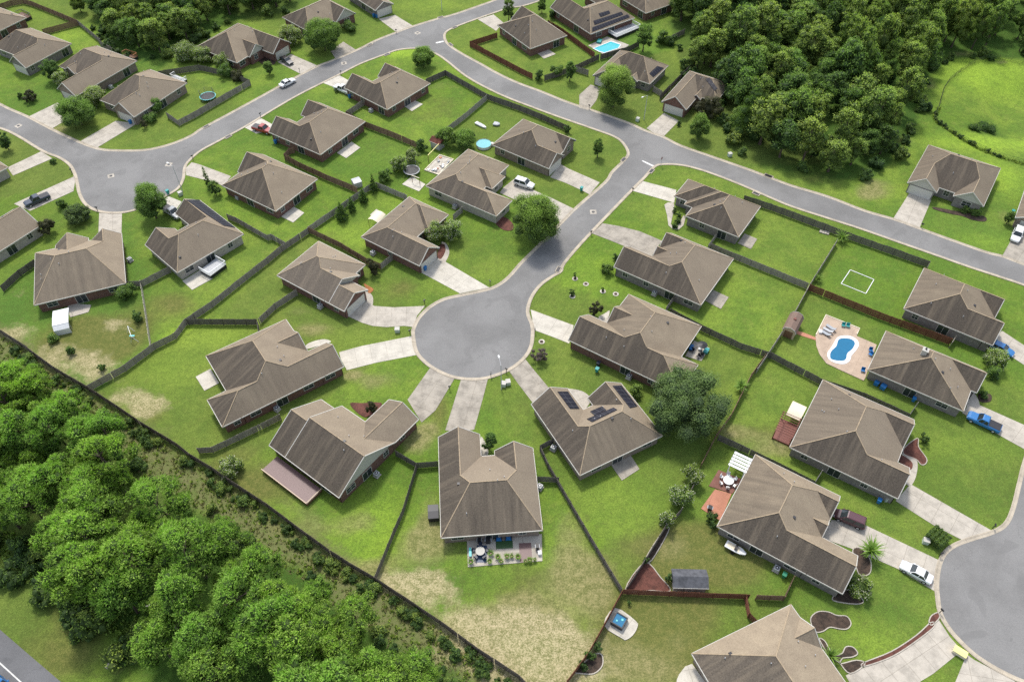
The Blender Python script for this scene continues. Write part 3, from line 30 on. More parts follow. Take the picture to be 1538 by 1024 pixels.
'bins': [('blue', [-18.46, 121.55], 'blue bin by the garage of the driveway house'), ('blue', [-59.21, 167.31], 'dark blue bin beside the red pickup house'), ('blue', [-43.36, 187.82], 'blue bin beside the white pickup house'), ('teal', [-80.62, 147.51], 'teal bin at the edge of the turning circle'), ('blue', [-98.4, 176.08], 'left blue bin at the corner house garage'), ('teal', [-97.69, 176.71], 'right teal bin at the corner house garage'), ('teal', [16.42, 148.26], 'teal bin at the foot of the joined driveway'), ('teal', [16.1, 93.74], 'lower teal bin beside the crowded patio house'), ('navy', [16.47, 95.2], 'upper navy bin beside the crowded patio house'), ('blue', [73.74, 86.61], 'blue bin at the wall of the chimney house'), ('blue', [60.93, 65.66], 'blue bin at the wall of the red pergola house'), ('green', [42.21, 52.71], 'green bin at the wall of the long house'), ('blue', [-41.92, 232.42], 'left blue bin by the white garage at the top'), ('blue', [-40.97, 232.09], 'right blue bin by the white garage at the top'), ('teal', [114.05, 139.5], 'teal bin left of the house at the right edge')],
'lamps': [([-2.0,89.57],[-2.34,91.09]),([-77.55,148.45],[-78.63,149.22]),([34.38,177.35],[33.21,176.36]),([-21.43,236.9],[-21.21,235.96])],
'sol': [(1,[(4.7,15.58,4.83),(7.11,15.78,3.09),(6.87,11.45,3.26),(4.78,11.33,4.77)]),(1,[(7.98,9.76,3.74),(10.39,9.69,3.79),(10.17,8.04,4.88),(7.73,8.02,4.89)]),(1,[(6.12,7.97,4.93),(11.44,7.77,5.05),(11.43,6.66,5.79),(6.15,6.43,5.94)]),(1,[(14.15,12.11,4.67),(16.48,12.43,2.99),(16.33,7.11,3.1),(14.17,6.55,4.66)]),(9,[(13.21,16.26,5.03),(16.26,17.12,2.83),(16.34,2.9,2.78),(14.29,3.7,4.26),(13.66,9.13,4.71)]),(21,[(6.31,4.52,5.14),(10.11,4.34,5.04),(10.0,3.53,4.61),(6.22,3.43,4.55)]),(21,[(3.28,3.09,4.37),(13.7,2.83,4.23),(13.79,1.97,3.76),(2.92,1.96,3.76)]),(21,[(1.75,1.5,3.51),(15.22,1.54,3.53),(15.3,0.67,3.06),(0.81,0.44,2.94)]),(23,[(-1.68,2.67,3.91),(-1.62,7.24,3.86),(-0.33,8.86,2.93),(-0.53,2.91,3.08)]),(24,[(6.71,12.02,5.15),(7.34,12.76,5.55),(10.77,10.72,4.45),(10.36,9.96,4.04)])],
'misc': [('shed', 'grey shed with a dark shingle roof against the bright red brown fence', 27.16, 51.6, -0.03, 5.1, 2.8, 2.0), ('barn', 'small barn roofed shed with a brown roof behind the swimming pool lawn', 55.36, 104.19, -0.552, 2.61, 4.69, 2.2), ('shedred', 'tiny shed with a red roof between two dark trees', -18.45, 165.86, -0.604, 2.92, 2.33, 1.9), ('box', 'grey storage box at the end of the fence row', -36.64, 150.57, 0.495, 1.94, 2.07, 1.7), ('tent', 'white fabric canopy standing against the rear of the wide hipped house', -89.68, 106.39, 0.336, 2.89, 4.12, 2.5), ('canopy', 'cream rounded canopy in the yard of the driveway house', -30.2, 136.75, 1.07, 3.24, 2.68, 2.4), ('tub', 'square hot tub with blue water on the pale rounded pad', 15.92, 45.61, -0.57, 1.18, 2.14, 0.9), ('pergred', 'red slatted pergola behind the second house from the bottom right', 48.6, 79.74, -0.545, 2.99, 4.95, 2.4), ('canopy', 'cream rounded awning beside the red slatted pergola', 51.06, 83.22, -0.581, 2.59, 3.61, 2.3), ('pergwhite', 'white pergola of five broad slats over the brick patio', 38.63, 71.9, -0.553, 2.77, 3.36, 2.6), ('deckpink', 'pink boarded rear deck with pale rails behind the gabled brick house', -37.46, 69.95, -0.645, 10.99, 3.5, 0.7), ('deckwhite', 'raised rear deck with white rails on the solar strip house', -63.51, 121.73, 0.966, 4.41, 3.24, 0.9), ('deckwhite', 'raised deck with white rails above the bright blue pool', 33.51, 222.77, 0.661, 9.47, 3.64, 0.9), ('deckorange', 'orange timber framed deck behind the third top left house', -108.68, 209.0, -0.485, 4.28, 1.49, 0.8), ('deckdark', 'small dark rear deck at the top left corner house', -148.52, 232.53, -0.588, 4.63, 1.98, 0.9), ('deckwhite', 'white edged deck behind the corner house nearest the trampoline', -91.55, 196.96, -0.558, 4.59, 1.54, 0.7), ('sandbox', 'timber edged sandy play area behind the pale sided house', -17.64, 158.32, 1.073, 7.04, 4.1, 0.3), ('bigbox', 'yellow covered rectangular bin at the kerb of the bottom right driveway', 65.17, 40.95, -0.675, 1.81, 1.05, 0.8), ('boatt', 'cream and white boat parked along the wall of the long house', 35.51, 57.14, -0.595, 2.55, 0.94, 1.0), ('boat', 'white upturned boat on the yard lawn', -7.85, 174.73, -0.722, 3.57, 1.01, 0.5), ('boat', 'short grey boat beside the white upturned boat', -3.81, 175.24, -0.336, 1.68, 1.51, 0.4), ('rugblue', 'dark blue rug under the round table of the front patio', -4.9, 56.67, -0.003, 1.63, 2.9, 0.02), ('ruggreen', 'dark green rug in front of the blue sofas', -1.31, 58.24, 0.055, 2.72, 1.36, 0.02), ('rugpink', 'faded pink rug at the right side of the front patio', 2.08, 56.89, 0.049, 1.97, 3.27, 0.02), ('sofa', 'left blue sofa against the front patio wall', -2.22, 59.18, 0.052, 0.97, 0.69, 0.8), ('sofa', 'right blue sofa against the front patio wall', -0.66, 59.3, 0.063, 0.98, 0.77, 0.8), ('darkbox', 'dark grey storage cabinet against the left wall of the front hipped house', -12.98, 63.59, 0.084, 1.7, 2.48, 1.3), ('grill', 'black gas grill beside the rear door of the front patio', -5.31, 58.74, 0.022, 0.87, 0.72, 1.1), ('grill', 'black covered grill next to the rear door grill', -3.9, 58.69, 0.015, 1.16, 0.82, 1.1), ('grill', 'dark cabinet at the right end of the front patio', 3.96, 57.59, 0.064, 0.77, 1.1, 1.0), ('whitebox', 'white cooler box at the right end of the front patio', 4.31, 56.67, 0.059, 0.5, 0.64, 0.6), ('lounger', 'turquoise lounger at the left end of the front patio', -6.71, 56.73, 0.043, 0.45, 1.33, 0.4), ('grill', 'black grill on the terracotta tiles', 32.6, 64.37, -0.38, 0.97, 1.13, 1.0), ('lounger', 'upper grey sun lounger by the swimming pool', 63.33, 104.48, -0.889, 2.08, 0.72, 0.4), ('lounger', 'middle pale sun lounger by the swimming pool', 62.58, 103.79, -0.748, 2.03, 0.69, 0.4), ('lounger', 'lower grey sun lounger by the swimming pool', 61.98, 102.96, -0.819, 1.88, 0.72, 0.4), ('whitebox', 'small white side table by the sun loungers', 61.03, 103.55, -0.261, 0.54, 0.82, 0.5), ('tealchair', 'left teal garden chair by the swimming pool', 66.04, 105.12, -0.476, 0.61, 1.2, 0.8), ('tealchair', 'right teal garden chair by the swimming pool', 66.88, 104.95, -0.238, 0.6, 1.18, 0.8), ('bluechair', 'upper blue chair at the pool house wall', 69.52, 98.6, -0.558, 0.5, 0.9, 0.8), ('bluechair', 'middle blue chair at the pool house wall', 69.17, 97.56, -0.516, 0.53, 0.9, 0.8), ('bluechair', 'blue chair at the lower corner of the pool deck', 66.54, 93.6, -0.67, 0.61, 0.85, 0.8), ('bluebox', 'blue crate stack at the side wall of the chimney house', 68.16, 90.54, -0.666, 0.8, 0.84, 0.8), ('bluebox', 'second blue crate stack at the side wall of the chimney house', 69.14, 89.63, -0.731, 0.91, 1.01, 0.9), ('blackchair', 'black chair at the outer corner of the crowded patio', 36.62, 97.3, -0.459, 0.65, 1.02, 0.8), ('whitebox', 'small white stool on the crowded patio', 36.55, 99.18, -0.466, 0.56, 0.76, 0.5), ('bluebox', 'dark blue box under the eave of the crowded patio', 34.85, 99.35, -0.464, 0.56, 1.34, 0.7), ('umbrella', 'black umbrella over the crowded patio', 36.68, 98.82, -0.194, 1.08, 1.88, 2.1), ('tealbox', 'teal storage box at the edge of the crowded patio', 37.63, 98.63, -0.522, 0.83, 1.25, 0.6), ('blackchair', 'black chair on the crowded patio close to the house', 34.89, 98.62, -0.334, 0.63, 1.08, 0.8), ('blackchair', 'black chair in the middle of the crowded patio', 35.85, 97.09, -0.517, 0.66, 1.08, 0.8), ('tealbox', 'teal grill cover on the small rear patio of the upper pool deck', 25.74, 217.09, -0.329, 1.17, 1.82, 0.6), ('pad', 'pale rectangular concrete slab in the roadside grass', -58.19, 39.66, -0.398, 1.28, 1.53, 0.12), ('slabwhite', 'stack of pale stones at the road fence', 69.66, 133.25, -0.433, 2.11, 0.94, 0.3)],
'pools': [('kidney',[[64.26,101.65],[65.77,101.92],[66.88,101.51],[67.06,100.56],[66.23,99.23],[64.89,98.04],[64.28,96.74],[63.36,96.17],[61.47,96.56],[61.46,97.66],[62.04,98.71],[63.27,99.91]],[[64.22,102.25],[66.18,102.65],[67.52,101.97],[67.87,100.56],[67.04,99.09],[65.58,97.52],[64.87,96.22],[63.54,95.39],[61.84,95.71],[60.88,96.75],[61.09,98.19],[62.02,99.38],[62.91,100.58]]),('rect',[[23.88,213.42],[29.16,217.26],[31.74,215.45],[30.93,213.61],[26.78,211.07],[25.41,211.81]],None)],
'roundpool': (-6.95,166.2,1.9),
'tramp': [(-81.29,187.84,1.9,'blue rimmed trampoline with a black net inside the weathered grey fence'),(-24.07,155.34,1.75,'black netted trampoline among the white flecked bushes')],
'tables': [([-5.13,56.82],0.75,5,'n','round table with blue chairs on the dark blue rug'),([36.59,69.59],0.9,6,'w','white round table with six chairs on the brick patio')],
'pots': [[-2.32,55.93],[-1.79,55.22],[-0.88,56.03],[-0.11,56.08],[-6.57,55.13],[-3.61,55.22],[0.85,55.93],[2.04,55.21],[2.72,55.41],[3.53,55.51],[-3.44,56.56]],
'rings': [[13.33,118.87],[15.52,117.29],[18.93,115.11],[21.52,114.34],[12.5,113.71],[5.82,101.34]],
'rect': [[72.09,121.33],[76.25,118.39],[73.3,114.27],[69.02,117.22]],
'edge': [[[60.07,102.89],[63.43,108.21],[69.19,104.52],[68.17,103.0]]],
'stopsign': [36.34,157.86],
'stopl': [[[31.85,159.79],[32.22,160.0],[34.76,157.87],[34.4,157.38]],[[-22.17,217.31],[-20.01,218.22],[-19.72,217.6],[-21.93,216.6]]],
'pole': ([-50.11,44.83],9.0),
'chim': (75.36533701482831,92.7249134083011),
'swing': [[-75.74,104.14],[-74.12,101.38]],
'play': [([-20.32,159.54],[-17.8,164.52]),([-23.62,151.68],[-21.75,150.59])],
}

rng = random.Random(7)
C = bpy.context.scene.collection
ZE, PITCH = 2.7, 0.58

# ---------------------------------------------------------------- materials
def new_mat(name):
    m = bpy.data.materials.new(name); m.use_nodes = True
    nt = m.node_tree; nt.nodes.clear()
    out = nt.nodes.new('ShaderNodeOutputMaterial'); b = nt.nodes.new('ShaderNodeBsdfPrincipled')
    nt.links.new(b.outputs[0], out.inputs[0])
    b.inputs['Roughness'].default_value = .85
    b.inputs['Specular IOR Level'].default_value = .25
    return m, nt, b
class N:
    """tiny helper for writing node graphs"""
    def __init__(s, nt): s.nt = nt
    def node(s, t, **k):
        n = s.nt.nodes.new(t)
        for a, v in k.items(): setattr(n, a, v)
        return n
    def put(s, sock, v):
        if isinstance(v, bpy.types.NodeSocket): s.nt.links.new(v, sock)
        elif v is not None:
            if hasattr(sock.default_value, '__len__') and not hasattr(v, '__len__'): v = (v, v, v)
            if hasattr(sock.default_value, '__len__') and len(sock.default_value) == 4 and len(v) == 3: v = tuple(v) + (1,)
            sock.default_value = v
    def math(s, op, a, b=None, c=None, clamp=False):
        n = s.node('ShaderNodeMath', operation=op, use_clamp=clamp)
        for i, v in enumerate((a, b, c)):
            if v is not None: s.put(n.inputs[i], v)
        return n.outputs[0]
    def noise(s, vec, scale, detail=4, rough=.6, dist=0, out=0):
        n = s.node('ShaderNodeTexNoise'); s.put(n.inputs['Vector'], vec)
        n.inputs['Scale'].default_value = scale; n.inputs['Detail'].default_value = detail
        n.inputs['Roughness'].default_value = rough; n.inputs['Distortion'].default_value = dist
        return n.outputs[out]
    def mix(s, f, a, b, mode='MIX'):
        n = s.node('ShaderNodeMix', data_type='RGBA', blend_type=mode)
        s.put(n.inputs[0], f); s.put(n.inputs[6], a); s.put(n.inputs[7], b); return n.outputs[2]
    def ramp(s, f, lo, hi):
        n = s.node('ShaderNodeMapRange', interpolation_type='SMOOTHSTEP')
        s.put(n.inputs[0], f); n.inputs[1].default_value = lo; n.inputs[2].default_value = hi; return n.outputs[0]
    def pos(s): return s.node('ShaderNodeNewGeometry').outputs['Position']
    def uv(s): return s.node('ShaderNodeTexCoord').outputs['UV']
    def obj(s): return s.node('ShaderNodeTexCoord').outputs['Object']
    def rand(s): return s.node('ShaderNodeObjectInfo').outputs['Random']
    def attr(s, name): return s.node('ShaderNodeAttribute', attribute_name=name).outputs['Color']
    def sep(s, v):
        n = s.node('ShaderNodeSeparateXYZ'); s.put(n.inputs[0], v); return n.outputs
    def mapv(s, v, scale=(1, 1, 1), rot=(0, 0, 0)):
        n = s.node('ShaderNodeMapping'); s.put(n.inputs[0], v); n.inputs['Scale'].default_value = scale; n.inputs['Rotation'].default_value = rot
        return n.outputs[0]
    def bump(s, b, h, dist=.05, strength=.6):
        n = s.node('ShaderNodeBump'); s.put(n.inputs['Height'], h); n.inputs['Distance'].default_value = dist
        n.inputs['Strength'].default_value = strength; s.nt.links.new(n.outputs[0], b.inputs['Normal'])

def plain(name, col, rough=.7, spec=.3, var=.12, scale=3, metal=0):
    m, nt, b = new_mat(name); n = N(nt)
    f = n.noise(n.obj(), scale, 4)
    c2 = tuple(c * (1 - var * 2) for c in col)
    n.put(b.inputs['Base Color'], n.mix(n.ramp(f, .3, .75), col, c2))
    b.inputs['Roughness'].default_value = rough; b.inputs['Specular IOR Level'].default_value = spec
    b.inputs['Metallic'].default_value = metal
    return m
M = {}
def mat_roof(name='asphalt_shingles', k=1.0, q=1.0):
    m, nt, b = new_mat(name); n = N(nt)
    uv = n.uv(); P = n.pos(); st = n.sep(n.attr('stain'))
    big = n.noise(P, .35, 3); fine = n.noise(P, 5, 3, .7)
    streak = n.noise(n.mapv(uv, (.95, .07, 1)), 1.0, 4, .65)
    shing = n.noise(n.mapv(uv, (3.3, 7.0, 1)), 1.0, 2, .6)
    base = n.mix(n.ramp(big, .3, .7), tuple(k * c for c in (.39, .318, .228)), tuple(k * c for c in (.325, .262, .19)))
    base = n.mix(n.math('MULTIPLY', n.rand(), .6), base, (.29, .24, .185))
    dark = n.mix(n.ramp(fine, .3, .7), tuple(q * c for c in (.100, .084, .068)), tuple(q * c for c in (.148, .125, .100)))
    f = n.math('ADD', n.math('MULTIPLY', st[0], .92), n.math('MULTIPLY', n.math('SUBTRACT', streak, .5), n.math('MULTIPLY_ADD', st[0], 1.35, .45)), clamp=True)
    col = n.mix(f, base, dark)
    row = n.node('ShaderNodeTexWave', wave_type='BANDS', bands_direction='Y', wave_profile='SAW')
    n.put(row.inputs[0], n.mapv(uv, (1, 1, 1))); row.inputs['Scale'].default_value = 1.1
    col = n.mix(n.math('MULTIPLY', n.ramp(shing, .35, .7), .42), col, n.mix(1.0, col, (.5, .48, .46), 'MULTIPLY'))
    col = n.mix(n.math('MULTIPLY', n.ramp(row.outputs[0], .0, .35), .10), n.mix(1.0, col, (.82, .82, .82), 'MULTIPLY'), col)
    n.put(b.inputs['Base Color'], col); b.inputs['Roughness'].default_value = .95; b.inputs['Specular IOR Level'].default_value = .12
    n.bump(b, n.math('ADD', shing, n.math('MULTIPLY', fine, .6)), .03, .7)
    return m
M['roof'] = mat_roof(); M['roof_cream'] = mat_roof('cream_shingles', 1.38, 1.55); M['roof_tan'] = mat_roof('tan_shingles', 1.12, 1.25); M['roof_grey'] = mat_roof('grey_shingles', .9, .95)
def mat_brick(name, c1, c2, mortar):
    m, nt, b = new_mat(name); n = N(nt)
    br = n.node('ShaderNodeTexBrick'); n.put(br.inputs['Vector'], n.mapv(n.uv(), (1, 1, 1)))
    br.inputs['Scale'].default_value = 1; br.inputs['Brick Width'].default_value = .26; br.inputs['Row Height'].default_value = .085
    br.inputs['Mortar Size'].default_value = .008
    n.put(br.inputs['Color1'], c1); n.put(br.inputs['Color2'], c2); n.put(br.inputs['Mortar'], mortar)
    f = n.noise(n.pos(), 1.6, 4)
    n.put(b.inputs['Base Color'], n.mix(n.ramp(f, .25, .8), br.outputs[0], n.mix(1.0, br.outputs[0], (.72, .7, .7), 'MULTIPLY')))
    return m
M['wall_b'] = mat_brick('red_brick', (.20, .085, .062), (.125, .058, .048), (.27, .22, .19))
M['wall_t'] = mat_brick('tan_brick', (.30, .235, .19), (.205, .155, .13), (.36, .32, .28))
M['wall_g'] = mat_brick('grey_brick', (.25, .225, .21), (.165, .15, .145), (.34, .32, .3))
M['wall_w'] = mat_brick('pale_brick', (.46, .42, .37), (.33, .295, .255), (.5, .47, .43))
M['siding'] = plain('pale_siding', (.50, .48, .43), .6, .3, .06)
M['trim'] = plain('white_trim', (.55, .53, .48), .5, .4, .06)
M['ridge'] = plain('ridge_shingles', (.40, .315, .215), .95, .1, .15)
M['glass'] = plain('window_glass', (.035, .045, .05), .08, .6, .2)
M['garage'] = plain('garage_panels', (.58, .56, .51), .5, .4, .05)
def mat_conc(name, c, crack=.5, stain=.5):
    m, nt, b = new_mat(name); n = N(nt); uv = n.uv(); P = n.pos()
    br = n.node('ShaderNodeTexBrick'); br.offset = 0
    n.put(br.inputs['Vector'], uv); br.inputs['Scale'].default_value = 1
    br.inputs['Brick Width'].default_value = 3.0; br.inputs['Row Height'].default_value = 3.0; br.inputs['Mortar Size'].default_value = .035
    br.inputs['Mortar Smooth'].default_value = .4
    s1 = n.noise(P, .5, 6, .65); s2 = n.noise(P, 3.2, 4, .7)
    d = tuple(x * .52 for x in c)
    col = n.mix(n.math('MULTIPLY', n.ramp(s1, .36, .72), stain), c, d)
    col = n.mix(n.math('MULTIPLY', n.ramp(s2, .35, .75), .28), col, n.mix(1.0, col, (.7, .68, .64), 'MULTIPLY'))
    col = n.mix(n.math('MULTIPLY', br.outputs['Fac'], crack), col, n.mix(1.0, col, (.5, .48, .45), 'MULTIPLY'))
    n.put(b.inputs['Base Color'], col); return m
M['c'] = mat_conc('driveway_concrete', (.50, .455, .385), .75, .6)
M['w'] = mat_conc('new_concrete', (.58, .54, .46), .65, .5)
M['d'] = mat_conc('stained_concrete', (.40, .36, .30), .7, .8)
M['r'] = mat_conc('red_pavers', (.24, .115, .09), .2, .5)
M['o'] = mat_conc('terracotta_tiles', (.50, .23, .15), .5, .5)
M['kerb'] = mat_conc('kerb_concrete', (.50, .435, .34), .6, .6)
M['deck'] = mat_conc('pool_paving', (.50, .385, .29), .5, .45)
M['wood'] = plain('bare_timber', (.34, .25, .16), .8, .2, .2)
def mat_asphalt(name, c, warm):
    m, nt, b = new_mat(name); n = N(nt); P = n.pos()
    a = n.noise(P, .09, 5, .6); f = n.noise(P, 2.2, 5, .75); g = n.noise(P, 14, 2, .8)
    col = n.mix(n.ramp(a, .35, .68), c, tuple(x * .72 for x in c))
    col = n.mix(n.math('MULTIPLY', n.ramp(f, .35, .75), .3), col, warm)
    vo = n.node('ShaderNodeTexVoronoi', feature='DISTANCE_TO_EDGE'); n.put(vo.inputs['Vector'], n.mix(.5, P, n.mix(1.0, P, n.mix(1.0, n.noise(P, .12, 5, .65, 0, 1), (30, 30, 30), 'MULTIPLY'), 'ADD'))); vo.inputs['Scale'].default_value = .045
    crack = n.math('SUBTRACT', 1.0, n.ramp(vo.outputs[0], .0, .006))
    col = n.mix(n.math('MULTIPLY', crack, .30), col, tuple(x * .4 for x in c))
    pt = n.ramp(n.noise(P, .22, 2, .3, .5), .60, .64); col = n.mix(n.math('MULTIPLY', pt, .28), col, tuple(x * .6 for x in c))
    sp = n.ramp(n.noise(P, .9, 2, .5), .68, .75); col = n.mix(n.math('MULTIPLY', sp, .3), col, tuple(x * .45 for x in c))
    col = n.mix(n.math('MULTIPLY', n.ramp(n.noise(P, 5, 4, .85), .42, .62), .38), col, tuple(x * .62 for x in c))
    n.put(b.inputs['Base Color'], col); b.inputs['Roughness'].default_value = .9; n.bump(b, g, .02, .4); return m
M['asphalt'] = mat_asphalt('worn_asphalt', (.235, .230, .222), (.285, .275, .258))
M['asphalt2'] = mat_asphalt('highway_asphalt', (.17, .17, .175), (.2, .2, .2))
M['paint'] = plain('road_paint', (.75, .74, .7), .6, .3, .15)
def mat_ground():
    m, nt, b = new_mat('lawn_and_soil'); n = N(nt); P = n.pos()
    A = n.sep(n.attr('wa')); B = n.sep(n.attr('wb')); Y = n.sep(n.attr('wc'))   # wa: dry, sand, olive ; wb: bright, deep, wild
    big = n.noise(P, .03, 3, .5); mid = n.noise(P, .16, 5, .62); fin = n.noise(P, .85, 6, .75); tin = n.noise(P, 3.4, 5, .9)
    g1 = n.mix(n.ramp(big, .38, .62), (.158, .248, .036), (.225, .312, .050))
    g1 = n.mix(n.math('MULTIPLY', n.ramp(mid, .38, .62), .62), g1, (.108, .196, .034))
    g1 = n.mix(n.math('MULTIPLY', n.ramp(n.noise(P, .42, 5, .7, .6), .50, .68), .45), g1, (.235, .275, .062))
    g1 = n.mix(n.math('MULTIPLY', B[0], .95, clamp=True), g1, n.mix(n.ramp(mid, .3, .7), (.33, .47, .055), (.27, .40, .050)))
    g1 = n.mix(n.math('MULTIPLY', B[1], .9, clamp=True), g1, (.055, .120, .024))
    g1 = n.mix(n.math('MULTIPLY', Y[0], .75), g1, n.mix(n.ramp(mid, .3, .7), (.18, .21, .055), (.14, .18, .042)))
    g1 = n.mix(n.math('MULTIPLY', Y[1], .75), g1, n.mix(n.ramp(mid, .3, .7), (.080, .165, .038), (.105, .205, .040)))
    wv = n.node('ShaderNodeTexWave', wave_type='BANDS', bands_direction='X', wave_profile='SIN'); n.put(wv.inputs[0], n.mapv(P, (1, 1, 1), (0, 0, .58))); wv.inputs['Scale'].default_value = .32; wv.inputs['Distortion'].default_value = 1.5; wv.inputs['Detail'].default_value = 1
    g1 = n.mix(n.math('MULTIPLY', n.math('MULTIPLY', wv.outputs[0], Y[2]), .34), g1, n.mix(1.0, g1, (.72, .80, .72), 'MULTIPLY'))
    br = n.math('ADD', n.math('MULTIPLY', mid, .9), n.math('MULTIPLY', fin, .7))
    def wt(w, k=1.5, o=.86):
        return n.ramp(n.math('ADD', n.math('MULTIPLY', w, k), n.math('SUBTRACT', br, o)), .30, 1.12)
    g1 = n.mix(n.math('MULTIPLY', wt(A[2]), .9), g1, n.mix(n.ramp(fin, .3, .7), (.20, .185, .060), (.15, .165, .045)))
    g1 = n.mix(n.math('MULTIPLY', n.ramp(n.math('ADD', tin, fin), 1.02, 1.22), .40), g1, (.27, .26, .09))
    g1 = n.mix(wt(B[2], 1.2, .8), g1, n.mix(n.ramp(fin, .35, .65), (.135, .175, .050), (.26, .24, .115)))
    g1 = n.mix(n.math('MULTIPLY', wt(A[0], 1.35, .88), .85), g1, n.mix(n.ramp(fin, .35, .65), (.34, .295, .14), (.25, .235, .09)))
    g1 = n.mix(n.math('MULTIPLY', n.ramp(n.math('ADD', n.math('MULTIPLY', A[1], 1.05), n.math('SUBTRACT', n.math('ADD', n.math('MULTIPLY', n.noise(P, .33, 5, .68), 1.7), n.math('MULTIPLY', fin, .8)), 1.28)), .32, .95), .88), g1, n.mix(n.ramp(n.math('ADD', fin, tin), .85, 1.15), (.53, .44, .27), (.36, .31, .15)))
    g1 = n.mix(n.math('MULTIPLY', n.ramp(fin, .38, .66), .55), g1, n.mix(1.0, g1, (.50, .60, .5), 'MULTIPLY'))
    g1 = n.mix(n.math('MULTIPLY', n.ramp(tin, .42, .58), .58), g1, n.mix(1.0, g1, (.48, .55, .45), 'MULTIPLY'))
    n.put(b.inputs['Base Color'], g1); b.inputs['Roughness'].default_value = .95; b.inputs['Specular IOR Level'].default_value = .08
    n.bump(b, n.math('ADD', tin, n.math('MULTIPLY', fin, 1.5)), .12, .55)
    return m
M['ground'] = mat_ground()
def mat_soil(name, c, c2):
    m, nt, b = new_mat(name); n = N(nt); P = n.pos(); f = n.noise(P, 3, 5, .8); g = n.noise(P, .7, 3)
    n.put(b.inputs['Base Color'], n.mix(n.ramp(n.math('ADD', f, g), .8, 1.2), c, c2)); n.bump(b, f, .1, .8); return m
M['soil_k'] = mat_soil('dark_mulch', (.085, .058, .042), (.035, .026, .02))
M['soil_r'] = mat_soil('red_mulch', (.155, .062, .046), (.085, .036, .027))
M['soil_o'] = mat_soil('orange_mulch', (.42, .17, .06), (.24, .10, .04))
M['soil_w'] = mat_soil('white_gravel', (.62, .58, .5), (.36, .32, .26))
def mat_leaf(name, lo, hi, trans=.25):
    m, nt, b = new_mat(name); n = N(nt); t = n.sep(n.attr('tint'))
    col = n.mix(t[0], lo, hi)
    col = n.mix(n.math('MULTIPLY', n.rand(), .42), col, n.mix(1.0, col, (.60, .74, .85), 'MULTIPLY'))
    r2 = n.math('FRACT', n.math('MULTIPLY', n.rand(), 7.31)); col = n.mix(n.math('MULTIPLY', r2, .35), col, n.mix(1.0, col, (1.45, 1.12, .9), 'MULTIPLY'))
    n.put(b.inputs['Base Color'], col); b.inputs['Roughness'].default_value = .65; b.inputs['Specular IOR Level'].default_value = .2
    tr = n.node('ShaderNodeBsdfTranslucent'); n.put(tr.inputs[0], n.mix(1.0, col, (1.0, 1.25, .5), 'MULTIPLY'))
    mx = n.node('ShaderNodeMixShader'); mx.inputs[0].default_value = trans
    out = [x for x in nt.nodes if x.type == 'OUTPUT_MATERIAL'][0]
    nt.links.new(b.outputs[0], mx.inputs[1]); nt.links.new(tr.outputs[0], mx.inputs[2]); nt.links.new(mx.outputs[0], out.inputs[0])
    return m
M['leaf_o'] = mat_leaf('oak_leaves', (.040, .066, .030), (.22, .32, .10))
M['pine'] = mat_leaf('pine_needles', (.035, .070, .018), (.40, .62, .115), .38)
M['leaf'] = mat_leaf('broad_leaves', (.034, .066, .020), (.27, .43, .080))
M['leaf_l'] = mat_leaf('light_leaves', (.050, .088, .022), (.42, .57, .11))
M['leaf_d'] = mat_leaf('dark_leaves', (.024, .050, .016), (.18, .31, .066))
M['leaf_r'] = mat_leaf('rusty_leaves', (.030, .034, .016), (.150, .150, .055))
M['leaf_p'] = mat_leaf('pale_twigs', (.10, .085, .07), (.27, .215, .18))
M['bloom'] = plain('white_blossom', (.62, .62, .47), .7, .2, .15)
M['bark'] = plain('grey_bark', (.13, .10, .08), .9, .1, .3)
def mat_boards(name, c, c2):
    m, nt, b = new_mat(name); n = N(nt); P = n.pos(); v = n.sep(n.attr('tint'))
    f = n.noise(n.mapv(P, (1, 1, .3)), 2.2, 4, .7)
    col = n.mix(n.math('MULTIPLY_ADD', f, .7, n.math('MULTIPLY', v[0], .5), clamp=True), c, c2)
    n.put(b.inputs['Base Color'], col); b.inputs['Roughness'].default_value = .9; return m
M['f_d'] = mat_boards('dark_weathered_boards', (0.109, 0.087, 0.07), (0.217, 0.181, 0.145))
M['f_g'] = mat_boards('grey_weathered_boards', (0.176, 0.159, 0.138), (0.338, 0.304, 0.263))
M['f_p'] = mat_boards('pale_weathered_boards', (0.242, 0.226, 0.193), (0.396, 0.369, 0.319))
M['f_v'] = mat_boards('bleached_boards', (.42, .38, .31), (.60, .55, .46))
M['f_k'] = mat_boards('blackened_boards', (0.083, 0.075, 0.068), (0.195, 0.176, 0.15))
M['f_b'] = mat_boards('brown_boards', (0.145, 0.09, 0.058), (0.29, 0.196, 0.131))
M['f_r'] = mat_boards('red_stained_boards', (.115, .046, .028), (.215, .092, .058))
M['wire'] = plain('black_wire', (.03, .035, .03), .6, .3)
PAL = dict(white=(.78, .78, .77), black=(.02, .02, .022), red=(.33, .03, .025), navy=(.025, .035, .06), grey=(.35, .37, .39), blue=(.02, .16, .42),
           maroon=(.085, .028, .035), teal=(.03, .30, .29), green=(.03, .23, .13), yellow=(.82, .76, .30), cream=(.74, .66, .5), orange=(.5, .2, .09),
           pink=(.165, .095, .09), brown=(.19, .10, .06), darkgreen=(.035, .09, .03), rug=(.03, .06, .12), rust=(.2, .07, .05), dark=(.03, .03, .035),
           chrome=(.5, .5, .5), tan=(.55, .42, .29), silver=(.55, .57, .6), turq=(.12, .5, .5), lightgrey=(.45, .46, .47))
for k, c in PAL.items():
    M[k] = plain(k + '_paint', c, .45, .4, .06)
